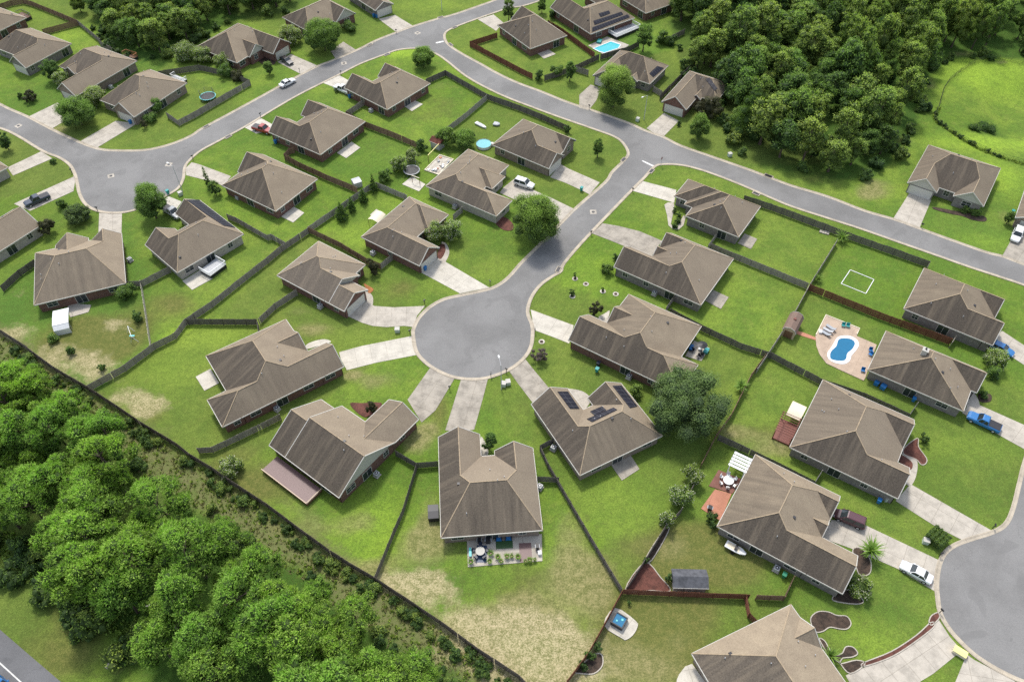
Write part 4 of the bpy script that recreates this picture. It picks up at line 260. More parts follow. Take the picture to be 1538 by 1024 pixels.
for k in ('white', 'black', 'red', 'navy', 'grey', 'blue', 'maroon'):
    m = plain('car_' + k, PAL[k], .3, .5, .03); b = [x for x in m.node_tree.nodes if x.type == 'BSDF_PRINCIPLED'][0]
    b.inputs['Coat Weight'].default_value = .6; M['car_' + k] = m
M['tyre'] = plain('tyre_rubber', (.02, .02, .02), .9, .1)
M['soil_white'] = M['soil_w']
def mat_water(name, c):
    m, nt, b = new_mat(name); n = N(nt); f = n.noise(n.pos(), 1.3, 3)
    n.put(b.inputs['Base Color'], n.mix(f, c, tuple(x * .7 for x in c))); b.inputs['Roughness'].default_value = .07; b.inputs['Specular IOR Level'].default_value = .5
    n.bump(b, n.noise(n.pos(), 4, 2), .04, .25); return m
M['water'] = mat_water('pool_water', (.010, .165, .32)); M['water2'] = mat_water('bright_pool_water', (.05, .52, .58)); M['water3'] = mat_water('pale_pool_water', (.22, .58, .62))
def mat_solar():
    m, nt, b = new_mat('solar_cells'); n = N(nt)
    br = n.node('ShaderNodeTexBrick'); br.offset = 0; n.put(br.inputs['Vector'], n.uv()); br.inputs['Scale'].default_value = 1
    br.inputs['Brick Width'].default_value = 1.0; br.inputs['Row Height'].default_value = 1.65; br.inputs['Mortar Size'].default_value = .03
    n.put(br.inputs['Color1'], (.018, .018, .026)); n.put(br.inputs['Color2'], (.022, .022, .034)); n.put(br.inputs['Mortar'], (.10, .10, .11))
    n.put(b.inputs['Base Color'], br.outputs[0]); b.inputs['Roughness'].default_value = .5; b.inputs['Specular IOR Level'].default_value = .2; return m
M['solar'] = mat_solar()

# ---------------------------------------------------------------- object helpers
def tag(o, label=None, cat=None, group=None, kind=None):
    if label: o['label'] = label
    if cat: o['category'] = cat
    if group: o['group'] = group
    if kind: o['kind'] = kind
    return o
def thing(name, label, cat, loc=(0, 0, 0), rz=0, group=None):
    o = bpy.data.objects.new(name, None); C.objects.link(o); o.location = loc; o.rotation_euler = (0, 0, rz)
    o.empty_display_size = .3
    return tag(o, label, cat, group)
def link(name, me, parent=None, loc=None, rz=None):
    o = bpy.data.objects.new(name, me); C.objects.link(o)
    if parent: o.parent = parent
    if loc is not None: o.location = loc
    if rz is not None: o.rotation_euler = (0, 0, rz)
    return o
class MB:
    def __init__(s): s.v = []; s.f = []; s.uv = []; s.mi = []; s.cur = 0; s.tint = []
    def face(s, pts, uvs=None, tint=0.):
        i = len(s.v); s.v += [tuple(p) for p in pts]; s.f.append(tuple(range(i, i + len(pts))))
        if uvs is None:
            a = Vector(pts[0]); b = Vector(pts[1]); c = Vector(pts[-1]); u = (b - a)
            nrm = u.cross(c - a)
            if nrm.length < 1e-9 or u.length < 1e-9: uvs = [(0, 0)] * len(pts)
            else:
                u.normalize(); w = nrm.normalized().cross(u); uvs = [((Vector(p) - a).dot(u), (Vector(p) - a).dot(w)) for p in pts]
        s.uv.append(list(uvs)); s.mi.append(s.cur); s.tint.append(tint)
    def box(s, x0, x1, y0, y1, z0, z1, tint=0., fn=None):
        P = [(x0, y0, z0), (x1, y0, z0), (x1, y1, z0), (x0, y1, z0), (x0, y0, z1), (x1, y0, z1), (x1, y1, z1), (x0, y1, z1)]
        if fn: P = [fn(p) for p in P]
        for q in ((0, 3, 2, 1), (4, 5, 6, 7), (0, 1, 5, 4), (1, 2, 6, 5), (2, 3, 7, 6), (3, 0, 4, 7)): s.face([P[i] for i in q], None, tint)
    def beam(s, a, b, w, h=None, tint=0.):
        a, b = Vector(a), Vector(b); d = b - a; L = d.length
        if L < 1e-6: return
        h = h or w; d.normalize(); up = Vector((0, 0, 1)) if abs(d.z) < .95 else Vector((1, 0, 0))
        x = d.cross(up).normalized(); y = x.cross(d)
        s.box(-w / 2, w / 2, -h / 2, h / 2, 0, L, tint, lambda p: a + x * p[0] + y * p[1] + d * p[2])
    def cyl(s, c, r, z0, z1, n=12, r2=None, cap=True):
        r2 = r if r2 is None else r2
        A = [(c[0] + r * math.cos(2 * math.pi * i / n), c[1] + r * math.sin(2 * math.pi * i / n), z0) for i in range(n)]
        B = [(c[0] + r2 * math.cos(2 * math.pi * i / n), c[1] + r2 * math.sin(2 * math.pi * i / n), z1) for i in range(n)]
        for i in range(n): j = (i + 1) % n; s.face([A[i], A[j], B[j], B[i]])
        if cap:
            s.face(B); s.face(A[::-1])
    def prism(s, poly, z0, z1, side=True):
        """flat polygon extruded between two heights"""
        tris = tessellate_polygon([[Vector((p[0], p[1], 0)) for p in poly]])
        for t in tris:
            q = [poly[i] for i in t]
            ar = (q[1][0] - q[0][0]) * (q[2][1] - q[0][1]) - (q[1][1] - q[0][1]) * (q[2][0] - q[0][0])
            if ar < 0: q = q[::-1]
            if abs(ar) > 1e-9: s.face([(x, y, z1) for x, y in q], [(x, y) for x, y in q])
        if side:
            ar = sum(poly[i - 1][0] * poly[i][1] - poly[i][0] * poly[i - 1][1] for i in range(len(poly)))
            pl = poly if ar > 0 else poly[::-1]
            for i in range(len(pl)):
                a, b = pl[i - 1], pl[i]; s.face([(a[0], a[1], z0), (b[0], b[1], z0), (b[0], b[1], z1), (a[0], a[1], z1)])
    def mesh(s, name, mats, tintname=None):
        me = bpy.data.meshes.new(name); me.from_pydata(s.v, [], s.f)
        mats = mats if isinstance(mats, (list, tuple)) else [mats]
        for m in mats: me.materials.append(m)
        me.polygons.foreach_set('material_index', s.mi)
        uvl = me.uv_layers.new(name='UVMap'); fl = [c for f in s.uv for p in f for c in p]; uvl.data.foreach_set('uv', fl)
        if tintname:
            a = me.attributes.new(tintname, 'FLOAT_COLOR', 'CORNER'); buf = []
            for f, t in zip(s.f, s.tint): buf += [t, t, t, 1.] * len(f)
            a.data.foreach_set('color', buf)
        me.update(); return me
    def build(s, name, mats, parent=None, tintname=None, loc=None, rz=None):
        if not s.f: return None
        return link(name, s.mesh(name, mats, tintname), parent, loc, rz)
def rot_uv(poly):
    """direction of the longest edge of a polygon"""
    best = 0; an = 0
    for i in range(len(poly)):
        d = (poly[i][0] - poly[i - 1][0], poly[i][1] - poly[i - 1][1]); L = math.hypot(*d)
        if L > best: best = L; an = math.atan2(d[1], d[0])
    return an
def smooth(P, k=4, closed=False):
    out = []; n = len(P)
    for i in range(n if closed else n - 1):
        if closed: p0, p1, p2, p3 = P[i - 1], P[i], P[(i + 1) % n], P[(i + 2) % n]
        else: p0, p1, p2, p3 = P[max(i - 1, 0)], P[i], P[i + 1], P[min(i + 2, n - 1)]
        for j in range(k):
            t = j / k
            out.append(tuple(.5 * ((2 * p1[a]) + (-p0[a] + p2[a]) * t + (2 * p0[a] - 5 * p1[a] + 4 * p2[a] - p3[a]) * t * t + (-p0[a] + 3 * p1[a] - 3 * p2[a] + p3[a]) * t ** 3) for a in (0, 1)))
    if not closed: out.append(tuple(P[-1]))
    return out
def inpoly(x, y, poly):
    c = False; j = len(poly) - 1
    for i in range(len(poly)):
        xi, yi = poly[i][0], poly[i][1]; xj, yj = poly[j][0], poly[j][1]
        if (yi > y) != (yj > y) and x < (xj - xi) * (y - yi) / (yj - yi) + xi: c = not c
        j = i
    return c

# ---------------------------------------------------------------- the ground
POND = D['pondf'] + [[D['pondf'][-1][0] + 60, D['pondf'][-1][1]], [D['pondf'][0][0] + 60, D['pondf'][0][1]]]
def edge_dist(x, y, poly):
    m = 1e9
    for i in range(len(poly)):
        a, b = poly[i - 1], poly[i]; vx, vy = b[0] - a[0], b[1] - a[1]; t = max(0, min(1, ((x - a[0]) * vx + (y - a[1]) * vy) / (vx * vx + vy * vy + 1e-9)))
        m = min(m, math.hypot(x - a[0] - t * vx, y - a[1] - t * vy))
    return m
def basin_z(x, y):
    if not inpoly(x, y, POND): return 0
    d = max(0, edge_dist(x, y, POND) - 3); t = min(1, d / 14); return -2.6 * t * t * (3 - 2 * t)
def build_ground():
    xs = list(np.arange(-175, 200.1, 1.5)); ys = list(np.arange(15, 330.1, 1.5))
    xs = [-2600, -1200, -600, -350, -230] + xs + [240, 350, 600, 1200, 2600]
    ys = [-2600, -1200, -500, -200, -80, -20] + ys + [370, 450, 650, 1200, 2800]
    X, Y = np.meshgrid(np.array(xs, float), np.array(ys, float)); nx, ny = len(xs), len(ys)
    Z = np.zeros_like(X)
    XX, YY = X.ravel(), Y.ravel(); ins = [k for k in range(len(XX)) if XX[k] > 90 and YY[k] > 120 and inpoly(XX[k], YY[k], POND)]; Zr = Z.ravel()
    for k in ins: Zr[k] = basin_z(XX[k], YY[k])
    Z = Zr.reshape(X.shape); co = np.stack([X, Y, Z], -1).reshape(-1, 3)
    idx = np.arange(nx * ny).reshape(ny, nx)
    fa = np.stack([idx[:-1, :-1], idx[:-1, 1:], idx[1:, 1:], idx[1:, :-1]], -1).reshape(-1, 4)
    me = bpy.data.meshes.new('ground'); me.from_pydata(co.tolist(), [], fa.tolist())
    W = {k: np.zeros(nx * ny) for k in 'dsoykw'}
    x, y = co[:, 0], co[:, 1]
    wob = np.sin(x * .55 + 1.3 * np.sin(y * .4)) * .12 + np.sin(y * .7 + x * .21) * .1
    for k, bx, by, rx, ry, s in D['blobs']:
        d = ((x - bx) / rx) ** 2 + ((y - by) / ry) ** 2
        W[k] += s * (np.exp(-np.clip(d, 0, 30) * .75) if k in 'dso' else np.exp(-np.clip(d, 0, 30) ** 1.3 * .9)) * (1 + wob)
    # rough strip at the foot of the pines, and the woodland floor
    S = D['strip']
    dm = np.full(nx * ny, 99.)
    for a, b in zip(S[:-1], S[1:]):
        vx, vy = b[0] - a[0], b[1] - a[1]; L = vx * vx + vy * vy + 1e-6
        t = np.clip(((x - a[0]) * vx + (y - a[1]) * vy) / L, 0, 1)
        dm = np.minimum(dm, np.hypot(x - a[0] - t * vx, y - a[1] - t * vy))
    W['w'] += np.clip(1.25 - dm / 4.5, 0, 1)
    for nm in ('pines', 'woodr', 'woodl'):
        P = D[nm]
        ins = np.array([inpoly(px, py, P) for px, py in zip(x, y)])
        W['k'] += ins * .9
    wa = np.stack([W['d'], W['s'], W['o'], np.ones_like(x)], -1); wb = np.stack([W['y'], W['k'], W['w'], np.ones_like(x)], -1)
    rs = np.random.RandomState(11); hx = np.array([[h[2] + math.cos(h[4]) * 8 - math.sin(h[4]) * 5, h[3] + math.sin(h[4]) * 8 + math.cos(h[4]) * 5] for h in D['houses']])
    near = np.argmin((x[:, None] - hx[None, :, 0]) ** 2 + (y[:, None] - hx[None, :, 1]) ** 2, axis=1); tone = rs.rand(len(hx), 3)
    t0 = np.clip((tone[near, 0] - .45) * 1.6, 0, 1); t1 = np.clip((tone[near, 1] - .5) * 1.7, 0, 1) * (t0 < .1); t2 = np.clip((tone[near, 2] - .3) * 1.5, 0, 1)
    far = (np.abs(x) > 170) | (y > 300) | (y < 20); t0[far] = .2; t1[far] = 0; t2[far] = 0
    wc = np.stack([t0, t1, t2, np.ones_like(x)], -1)
    for nm, w in (('wa', wa), ('wb', wb), ('wc', wc)):
        a = me.attributes.new(nm, 'FLOAT_COLOR', 'POINT'); a.data.foreach_set('color', np.clip(w, -.5, 1.2).astype(np.float32).ravel())
    me.materials.append(M['ground']); tag(link('ground', me), kind='structure')
build_ground()

# ---------------------------------------------------------------- roads, kerbs, drives
def flat(name, poly, z, mat, kind='structure', z0=-.05, uvrot=None, side=True):
    mb = MB(); mb.prism(poly, z0, z, side)
    an = rot_uv(poly) if uvrot is None else uvrot; c, s = math.cos(an), math.sin(an); p0 = poly[0]
    mb.uv = [[(c * (u - p0[0]) + s * (v - p0[1]), -s * (u - p0[0]) + c * (v - p0[1])) for u, v in f] for f in mb.uv]
    o = mb.build(name, mat)
    if kind: tag(o, kind=kind)
    return o
def offset_line(P, d, closed=False):
    out = []; n = len(P)
    for i in range(n):
        a = P[i - 1] if (i > 0 or closed) else P[i]; b = P[(i + 1) % n] if (i < n - 1 or closed) else P[i]
        dx, dy = b[0] - a[0], b[1] - a[1]; L = math.hypot(dx, dy) or 1
        out.append((P[i][0] - dy / L * d, P[i][1] + dx / L * d))
    return out
def kerb(P, side, closed=False):
    """rolled kerb and gutter; side is +1 when the road lies to the left of the line"""
    prof = [(-.12, -.02), (-.12, .115), (.06, .12), (.24, .05), (.62, .036), (.62, -.02)]
    L = [offset_line(P, side * d, closed) for d, z in prof]
    mb = MB(); n = len(P); run = 0
    for i in range(n if closed else n - 1):
        j = (i + 1) % n; seg = math.dist(P[i], P[j])
        for k in range(len(prof) - 1):
            a, b = L[k], L[k + 1]; q = [(*a[i], prof[k][1]), (*a[j], prof[k][1]), (*b[j], prof[k + 1][1]), (*b[i], prof[k + 1][1])]
            u = [(run, prof[k][0]), (run + seg, prof[k][0]), (run + seg, prof[k + 1][0]), (run, prof[k + 1][0])]
            if side < 0: q, u = q[::-1], u[::-1]
            mb.face(q, u)
        run += seg
    tag(mb.build('kerb', M['kerb']), kind='structure')
B = [smooth(b) for b in D['B'][:3]]; B4 = smooth(D['B'][3], 4, True)
net = B[0] + B[2][::-1] + B[1][::-1]
flat('road', net, .022, M['asphalt']); flat('road', B4, .022, M['asphalt']); flat('road', D['hwy'], .022, M['asphalt2'])
kerb(B[0], -1); kerb(B[1], 1); kerb(B[2][::-1], -1)
ar = sum(B4[i - 1][0] * B4[i][1] - B4[i][0] * B4[i - 1][1] for i in range(len(B4))); kerb(B4, 1 if ar > 0 else -1, True)
def ribbon(name, P, w, z, mat, kind='structure', z0=None):
    a, b = offset_line(P, w / 2), offset_line(P, -w / 2); mb = MB()
    for i in range(len(P) - 1): mb.face([(*b[i], z), (*b[i + 1], z), (*a[i + 1], z), (*a[i], z)])
    if z0 is not None:
        for i in range(len(P) - 1):
            mb.face([(*b[i], z0), (*b[i + 1], z0), (*b[i + 1], z), (*b[i], z)]); mb.face([(*a[i + 1], z0), (*a[i], z0), (*a[i], z), (*a[i + 1], z)])
    o = mb.build(name, mat)
    if kind: tag(o, kind=kind)
    return o
ribbon('road_marking', D['hwl'], .18, .028, M['paint'])
for P in D['stopl']: flat('road_marking', P, .028, M['paint'], z0=.023, side=False)
zz = 0
for nm, mt, P in D['drv']:
    zz += 1
    if nm == 'driveway': P = smooth(P, 1, True); flat('driveway', P, .050 + .0012 * (zz % 9), M[mt])
    elif nm == 'path': flat('path', smooth(P, 4, True), .070 + .0015 * (zz % 5), M[mt])
    elif nm == 'spa_pad': flat('patio', smooth(P, 3, True), .14, M['w'])
    else: flat('patio', P, .09 + .002 * (zz % 7), M[mt])
flat('patio', D['pool_deck'], .12, M['deck'], uvrot=-.58)
for i, (nm, mt, P) in enumerate(D['soil']):
    Q = smooth(P, 4, True); flat('mulch_bed', Q, .085 + .002 * (i % 4), M['soil_' + mt])
    if mt in 'kr' and i < 10:
        rim = Q + [Q[0]]; ribbon('bed_edging', rim, .16, .14, M['c'], z0=0)

# ---------------------------------------------------------------- houses
def clip(poly, a, b, c):
    """keep the part of a convex 2-D polygon where a*x+b*y+c >= 0"""
    out = []
    for i in range(len(poly)):
        p, q = poly[i], poly[(i + 1) % len(poly)]; dp = a * p[0] + b * p[1] + c; dq = a * q[0] + b * q[1] + c
        if dp >= 0: out.append(p)
        if (dp >= 0) != (dq >= 0):
            t = dp / (dp - dq); out.append((p[0] + t * (q[0] - p[0]), p[1] + t * (q[1] - p[1])))
    return out
def parea(p): return .5 * abs(sum(p[i - 1][0] * p[i][1] - p[i][0] * p[i - 1][1] for i in range(len(p))))
class Wing:
    def __init__(s, w, px, py):
        s.x0, s.x1, s.y0, s.y1, s.a, s.e, s.sid = w
        s.px, s.py = px, py; s.pl = []      # each plane: z = A x + B y + c, outward 2-D normal
        X = [(px, 0, ZE - px * s.x0, (-1, 0)), (-px, 0, ZE + px * s.x1, (1, 0))]; Y = [(0, py, ZE - py * s.y0, (0, -1)), (0, -py, ZE + py * s.y1, (0, 1))]
        s.pl = (Y + [X[i] for i in (0, 1) if s.e[i] == 'h']) if s.a == 'x' else (X + [Y[i] for i in (0, 1) if s.e[i] == 'h'])
    def h(s, x, y, t=1e-4):
        if x < s.x0 - t or x > s.x1 + t or y < s.y0 - t or y > s.y1 + t: return -9
        return min(A * x + B_ * y + c for A, B_, c, _ in s.pl)
    def rect(s): return [(s.x0, s.y0), (s.x1, s.y0), (s.x1, s.y1), (s.x0, s.y1)]
    def half(s): return [(1, 0, -s.x0), (-1, 0, s.x1), (0, 1, -s.y0), (0, -1, s.y1)]
def roof_faces(ws):
    out = []
    for i, w in enumerate(ws):
        for pi, (A, B_, c, nrm) in enumerate(w.pl):
            poly = w.rect()
            for pj, (A2, B2, c2, _) in enumerate(w.pl):
                if pj != pi: poly = clip(poly, A2 - A, B2 - B_, c2 - c)
                if len(poly) < 3: break
            if len(poly) < 3 or parea(poly) < 1e-3: continue
            pieces = [poly]
            for j, v in enumerate(ws):
                if j == i: continue
                eps = 1e-4 if j < i else -1e-4
                hs = [(a, b, cc) for a, b, cc in v.half()] + [(A2 - A, B2 - B_, c2 - c + eps) for A2, B2, c2, _ in v.pl]
                nxt = []
                for p in pieces:
                    rest = p
                    for a, b, cc in hs:
                        o = clip(rest, -a, -b, -cc)
                        if len(o) >= 3 and parea(o) > 1e-3: nxt.append(o)
                        rest = clip(rest, a, b, cc)
                        if len(rest) < 3: break
                pieces = nxt
            for p in pieces: out.append(([(x, y, A * x + B_ * y + c) for x, y in p], nrm))
    return out
def runs(flags):
    r = []; st = None
    for i, f in enumerate(flags + [False]):
        if f and st is None: st = i
        if not f and st is not None: r.append((st, i)); st = None
    return r
win_me = {}
def window_meshes():
    for nm, w, h in (('window', 1.1, 1.35), ('patio_door', 2.0, 2.05), ('wide_window', 1.9, 1.3)):
        f = MB(); t = .09
        f.box(-w / 2 - t, w / 2 + t, 0, .05, -t, 0); f.box(-w / 2 - t, w / 2 + t, 0, .05, h, h + t)
        f.box(-w / 2 - t, -w / 2, 0, .05, 0, h); f.box(w / 2, w / 2 + t, 0, .05, 0, h); f.box(-.025, .025, 0, .045, 0, h)
        if nm != 'patio_door': f.box(-w / 2, w / 2, 0, .043, h / 2 - .025, h / 2 + .025)
        g = MB(); g.box(-w / 2, w / 2, 0, .02, 0, h)
        win_me[nm] = (f.mesh(nm, M['trim']), g.mesh('pane', M['glass']))
    g = MB(); g.box(-2.45, 2.45, 0, .05, 0, 2.15)
    for k in range(1, 4): g.box(-2.45, 2.45, .05, .065, k * .54 - .02, k * .54 + .02)
    t = MB(); t.box(-2.6, 2.6, 0, .07, 2.15, 2.3); t.box(-2.6, -2.45, 0, .07, 0, 2.15); t.box(2.45, 2.6, 0, .07, 0, 2.15)
    win_me['garage_door'] = (g.mesh('garage_door', M['garage']), t.mesh('frame', M['trim']))
    d = MB(); d.box(-.5, .5, 0, .05, 0, 2.1); k = MB(); k.box(.34, .42, .05, .1, 1.0, 1.08)
    win_me['door'] = (d.mesh('door', M['brown']), k.mesh('handle', M['chrome']))
window_meshes()
vent_mb = MB(); vent_mb.cyl((0, 0), .07, -.3, .35, 8); VENT = vent_mb.mesh('roof_vent', M['lightgrey'])
turb = MB(); turb.box(-.22, .22, -.22, .22, -.2, .14); TURB = turb.mesh('roof_vent', M['dark'])
wallmats = dict(b='wall_b', t='wall_t', g='wall_g', w='wall_w')
def house(i, rec):
    lab, wl, ox, oy, th, wings, px, py = rec
    root = thing('brick_house', lab, 'house', (ox, oy, 0), th)
    ws = [Wing(w, px, py) for w in wings]
    cth, sth = math.cos(th), math.sin(th)
    # roof
    mb = MB(); su = rng.uniform(0, 50)
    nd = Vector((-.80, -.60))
    for p, nrm in roof_faces(ws):
        ar = sum(p[k - 1][0] * p[k][1] - p[k][0] * p[k - 1][1] for k in range(len(p)))
        if ar < 0: p = p[::-1]
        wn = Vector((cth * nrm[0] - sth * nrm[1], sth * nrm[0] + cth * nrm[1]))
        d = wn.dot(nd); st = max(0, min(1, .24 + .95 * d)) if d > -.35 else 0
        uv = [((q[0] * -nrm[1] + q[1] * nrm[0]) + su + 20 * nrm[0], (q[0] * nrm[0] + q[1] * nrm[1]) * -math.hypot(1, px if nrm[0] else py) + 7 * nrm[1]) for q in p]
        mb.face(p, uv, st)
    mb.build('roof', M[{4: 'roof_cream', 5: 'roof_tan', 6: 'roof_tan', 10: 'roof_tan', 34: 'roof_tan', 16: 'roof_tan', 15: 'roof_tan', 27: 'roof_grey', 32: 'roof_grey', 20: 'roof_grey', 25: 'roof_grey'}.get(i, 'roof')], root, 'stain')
    def top(x, y, me):
        return max([v.h(x, y) for v in ws if v is not me] + [-9])
    # eaves, rakes
    tr = MB(); wb = MB(); gb = MB(); wallruns = []
    for wi, w in enumerate(ws):
        edges = [((w.x0, w.y0), (w.x1, w.y0), (0, -1)), ((w.x1, w.y0), (w.x1, w.y1), (1, 0)), ((w.x1, w.y1), (w.x0, w.y1), (0, 1)), ((w.x0, w.y1), (w.x0, w.y0), (-1, 0))]
        for a, b, nrm in edges:
            ei = None
            if w.a == 'x' and nrm[0]: ei = w.e[0] if nrm[0] < 0 else w.e[1]
            if w.a == 'y' and nrm[1]: ei = w.e[0] if nrm[1] < 0 else w.e[1]
            if ei == 'n': continue
            gable = ei is not None and ei in 'gGsS'
            L = math.dist(a, b); n = max(2, int(L / .25)); n += n % 2
            T = [k / n for k in range(n + 1)]
            at = lambda t: (a[0] + (b[0] - a[0]) * t, a[1] + (b[1] - a[1]) * t)
            fl = []
            for k in range(n):
                x, y = at((T[k] + T[k + 1]) / 2); hh = w.h(x, y); ok = True
                for vj, v in enumerate(ws):
                    if v is w: continue
                    hv = v.h(x, y)
                    if hv > hh + 1e-3 or (abs(hv - hh) <= 1e-3 and vj < wi) or (hv > -5 and not gable and v.h(x + nrm[0] * .05, y + nrm[1] * .05) > -5): ok = False
                fl.append(ok)
            for r0, r1 in runs(fl):
                ks = [r0, r1] if not gable or not (r0 < n // 2 < r1) else [r0, n // 2, r1]
                for k0, k1 in zip(ks, ks[1:]):
                    p, q = at(T[k0]), at(T[k1]); zp, zq = w.h(*p), w.h(*q); o = .03
                    P1 = [(p[0] + nrm[0] * o, p[1] + nrm[1] * o), (q[0] + nrm[0] * o, q[1] + nrm[1] * o)]
                    P0 = [(p[0] - nrm[0] * .1, p[1] - nrm[1] * .1), (q[0] - nrm[0] * .1, q[1] - nrm[1] * .1)]
                    tr.face([(*P1[0], zp - .2), (*P1[1], zq - .2), (*P1[1], zq + .035), (*P1[0], zp + .035)])
                    tr.face([(*P1[0], zp + .035), (*P1[1], zq + .035), (*P0[1], zq + .035), (*P0[0], zp + .035)])
                    I = [(p[0] - nrm[0] * .5, p[1] - nrm[1] * .5), (q[0] - nrm[0] * .5, q[1] - nrm[1] * .5)]
                    tr.face([(*P1[1], zq - .2), (*P1[0], zp - .2), (*I[0], zp - .2), (*I[1], zq - .2)])
            # wall below this edge
            ins = .38 if gable else .5
            m0 = .5
            ax, ay = a; bx, by = b
            # move the two corners inward along the edge as well
            ex, ey = (bx - ax) / L, (by - ay) / L
            pa = (ax - nrm[0] * ins + ex * m0, ay - nrm[1] * ins + ey * m0); pb = (bx - nrm[0] * ins - ex * m0, by - nrm[1] * ins - ey * m0)
            Lw = math.dist(pa, pb); n = max(2, int(Lw / .25)); n += n % 2
            at2 = lambda t: (pa[0] + (pb[0] - pa[0]) * t, pa[1] + (pb[1] - pa[1]) * t)
            fl = []
            for k in range(n):
                x, y = at2((k + .5) / n); hh = w.h(x, y); ok = True
                for vj, v in enumerate(ws):
                    if v is w: continue
                    inside = v.x0 + .5 - 1e-3 <= x <= v.x1 - .5 + 1e-3 and v.y0 + .5 - 1e-3 <= y <= v.y1 - .5 + 1e-3
                    if inside:
                        strictly = v.x0 + .55 < x < v.x1 - .55 and v.y0 + .55 < y < v.y1 - .55
                        if gable:
                            if v.h(x, y) >= hh - 1e-3: ok = False
                        elif strictly or vj < wi: ok = False
                fl.append(ok)
            gg = MB()
            for r0, r1 in runs(fl):
                ks = list(range(r0, r1 + 1)) if gable and n <= 8 else ([r0, r1] if not (gable and r0 < n // 2 < r1) else [r0, n // 2, r1])
                for k0, k1 in zip(ks, ks[1:]):
                    p, q = at2(k0 / n), at2(k1 / n); zp, zq = w.h(*p) - .03, w.h(*q) - .03; u0, u1 = k0 / n * Lw, k1 / n * Lw
                    if gable and (w.sid or ei in 'sS'):
                        zc = 2.55
                        wb.face([(*p, 0), (*q, 0), (*q, zc), (*p, zc)], [(u0, 0), (u1, 0), (u1, zc), (u0, zc)])
                        gg.face([(*p, zc), (*q, zc), (*q, zq), (*p, zp)], [(u0, zc), (u1, zc), (u1, zq), (u0, zp)])
                    else:
                        wb.face([(*p, 0), (*q, 0), (*q, zq), (*p, zp)], [(u0, 0), (u1, 0), (u1, zq), (u0, zp)])
                if gg.f: gg.build('gable_siding', M['siding'], root); gg = MB()
                wallruns.append((at2(r0 / n), at2(r1 / n), nrm, ei))
    tr.build('gutter', M['trim'], root); wb.build('wall', M[wallmats[wl]], root)
    # ridge and hip caps
    rc = MB()
    for wi, w in enumerate(ws):
        cx, cy = (w.x0 + w.x1) / 2, (w.y0 + w.y1) / 2
        W_, D_ = w.x1 - w.x0, w.y1 - w.y0
        xa = w.a == 'x' if w.e != 'hh' else D_ * py <= W_ * px
        if xa:
            hw = D_ / 2 * py / px; r0 = (w.x0 + (hw if w.e[0] == 'h' else 0), cy); r1 = (w.x1 - (hw if w.e[1] == 'h' else 0), cy)
        else:
            hw = W_ / 2 * px / py; r0 = (cx, w.y0 + (hw if w.e[0] == 'h' else 0)); r1 = (cx, w.y1 - (hw if w.e[1] == 'h' else 0))
        segs = [(r0, r1)]
        for (r, ei, sgn) in ((r0, w.e[0], 0), (r1, w.e[1], 1)):
            if ei == 'h':
                if xa: segs += [(r, ((w.x0, w.x1)[sgn], w.y0)), (r, ((w.x0, w.x1)[sgn], w.y1))]
                else: segs += [(r, (w.x0, (w.y0, w.y1)[sgn])), (r, (w.x1, (w.y0, w.y1)[sgn]))]
        for p, q in segs:
            L = math.dist(p, q)
            if L < .3: continue
            n = max(2, int(L / .3)); fl = []
            for k in range(n):
                t = (k + .5) / n; x, y = p[0] + (q[0] - p[0]) * t, p[1] + (q[1] - p[1]) * t
                o = top(x, y, w); fl.append(o < w.h(x, y) - .02)
            for k0, k1 in runs(fl):
                a_ = (p[0] + (q[0] - p[0]) * k0 / n, p[1] + (q[1] - p[1]) * k0 / n); b_ = (p[0] + (q[0] - p[0]) * k1 / n, p[1] + (q[1] - p[1]) * k1 / n)
                rc.beam((*a_, w.h(*a_) + .0), (*b_, w.h(*b_) + .0), .17, .07)
    rc.build('ridge_cap', M['ridge'], root)
    # openings
    for a, b, nrm, ei in wallruns:
        L = math.dist(a, b)
        if L < 2.2: continue
        ang = math.atan2(nrm[1], nrm[0]) - math.pi / 2     # local +y of the opening looks along the wall normal
        def put(kind, t, z):
            x, y = a[0] + (b[0] - a[0]) * t, a[1] + (b[1] - a[1]) * t
            m1, m2 = win_me[kind]
            o = link({'patio_door': 'patio_door', 'garage_door': 'garage_door', 'door': 'door'}.get(kind, 'window'), m1, root, (x + nrm[0] * .004, y + nrm[1] * .004, z), ang)
            link({'garage_door': 'frame', 'door': 'handle'}.get(kind, 'pane'), m2, o)
        if ei in ('G', 'S') and L > 5:
            put('garage_door', .5, .02); continue
        if L < 3.4: put('window', .5, .95); continue
        wn = Vector((cth * nrm[0] - sth * nrm[1], sth * nrm[0] + cth * nrm[1]))
        rear = wn.y < -.2; n = max(1, int(L / (4.2 if rear and L > 9 else 6.5)))
        longest = L > 11 and ei != 'G' and rear
        for k in range(n):
            t = (k + .5 + rng.uniform(-.12, .12)) / n
            if longest and k == n // 2: put('patio_door', t, .05)
            elif rng.random() < (.8 if rear else .55): put('wide_window' if rng.random() < .35 else 'window', t, .95)
    # pipes and vents on the roof
    for k in range(rng.randint(4, 7)):
        w = ws[0]; x, y = rng.uniform(w.x0 + 2, w.x1 - 2), rng.uniform(w.y0 + 2, w.y1 - 2)
        z = max(v.h(x, y) for v in ws); link('roof_vent', TURB if k == 0 else VENT, root, (x, y, z))
    return root, ws
HOUSES = [house(i, r) for i, r in enumerate(D['houses'])]
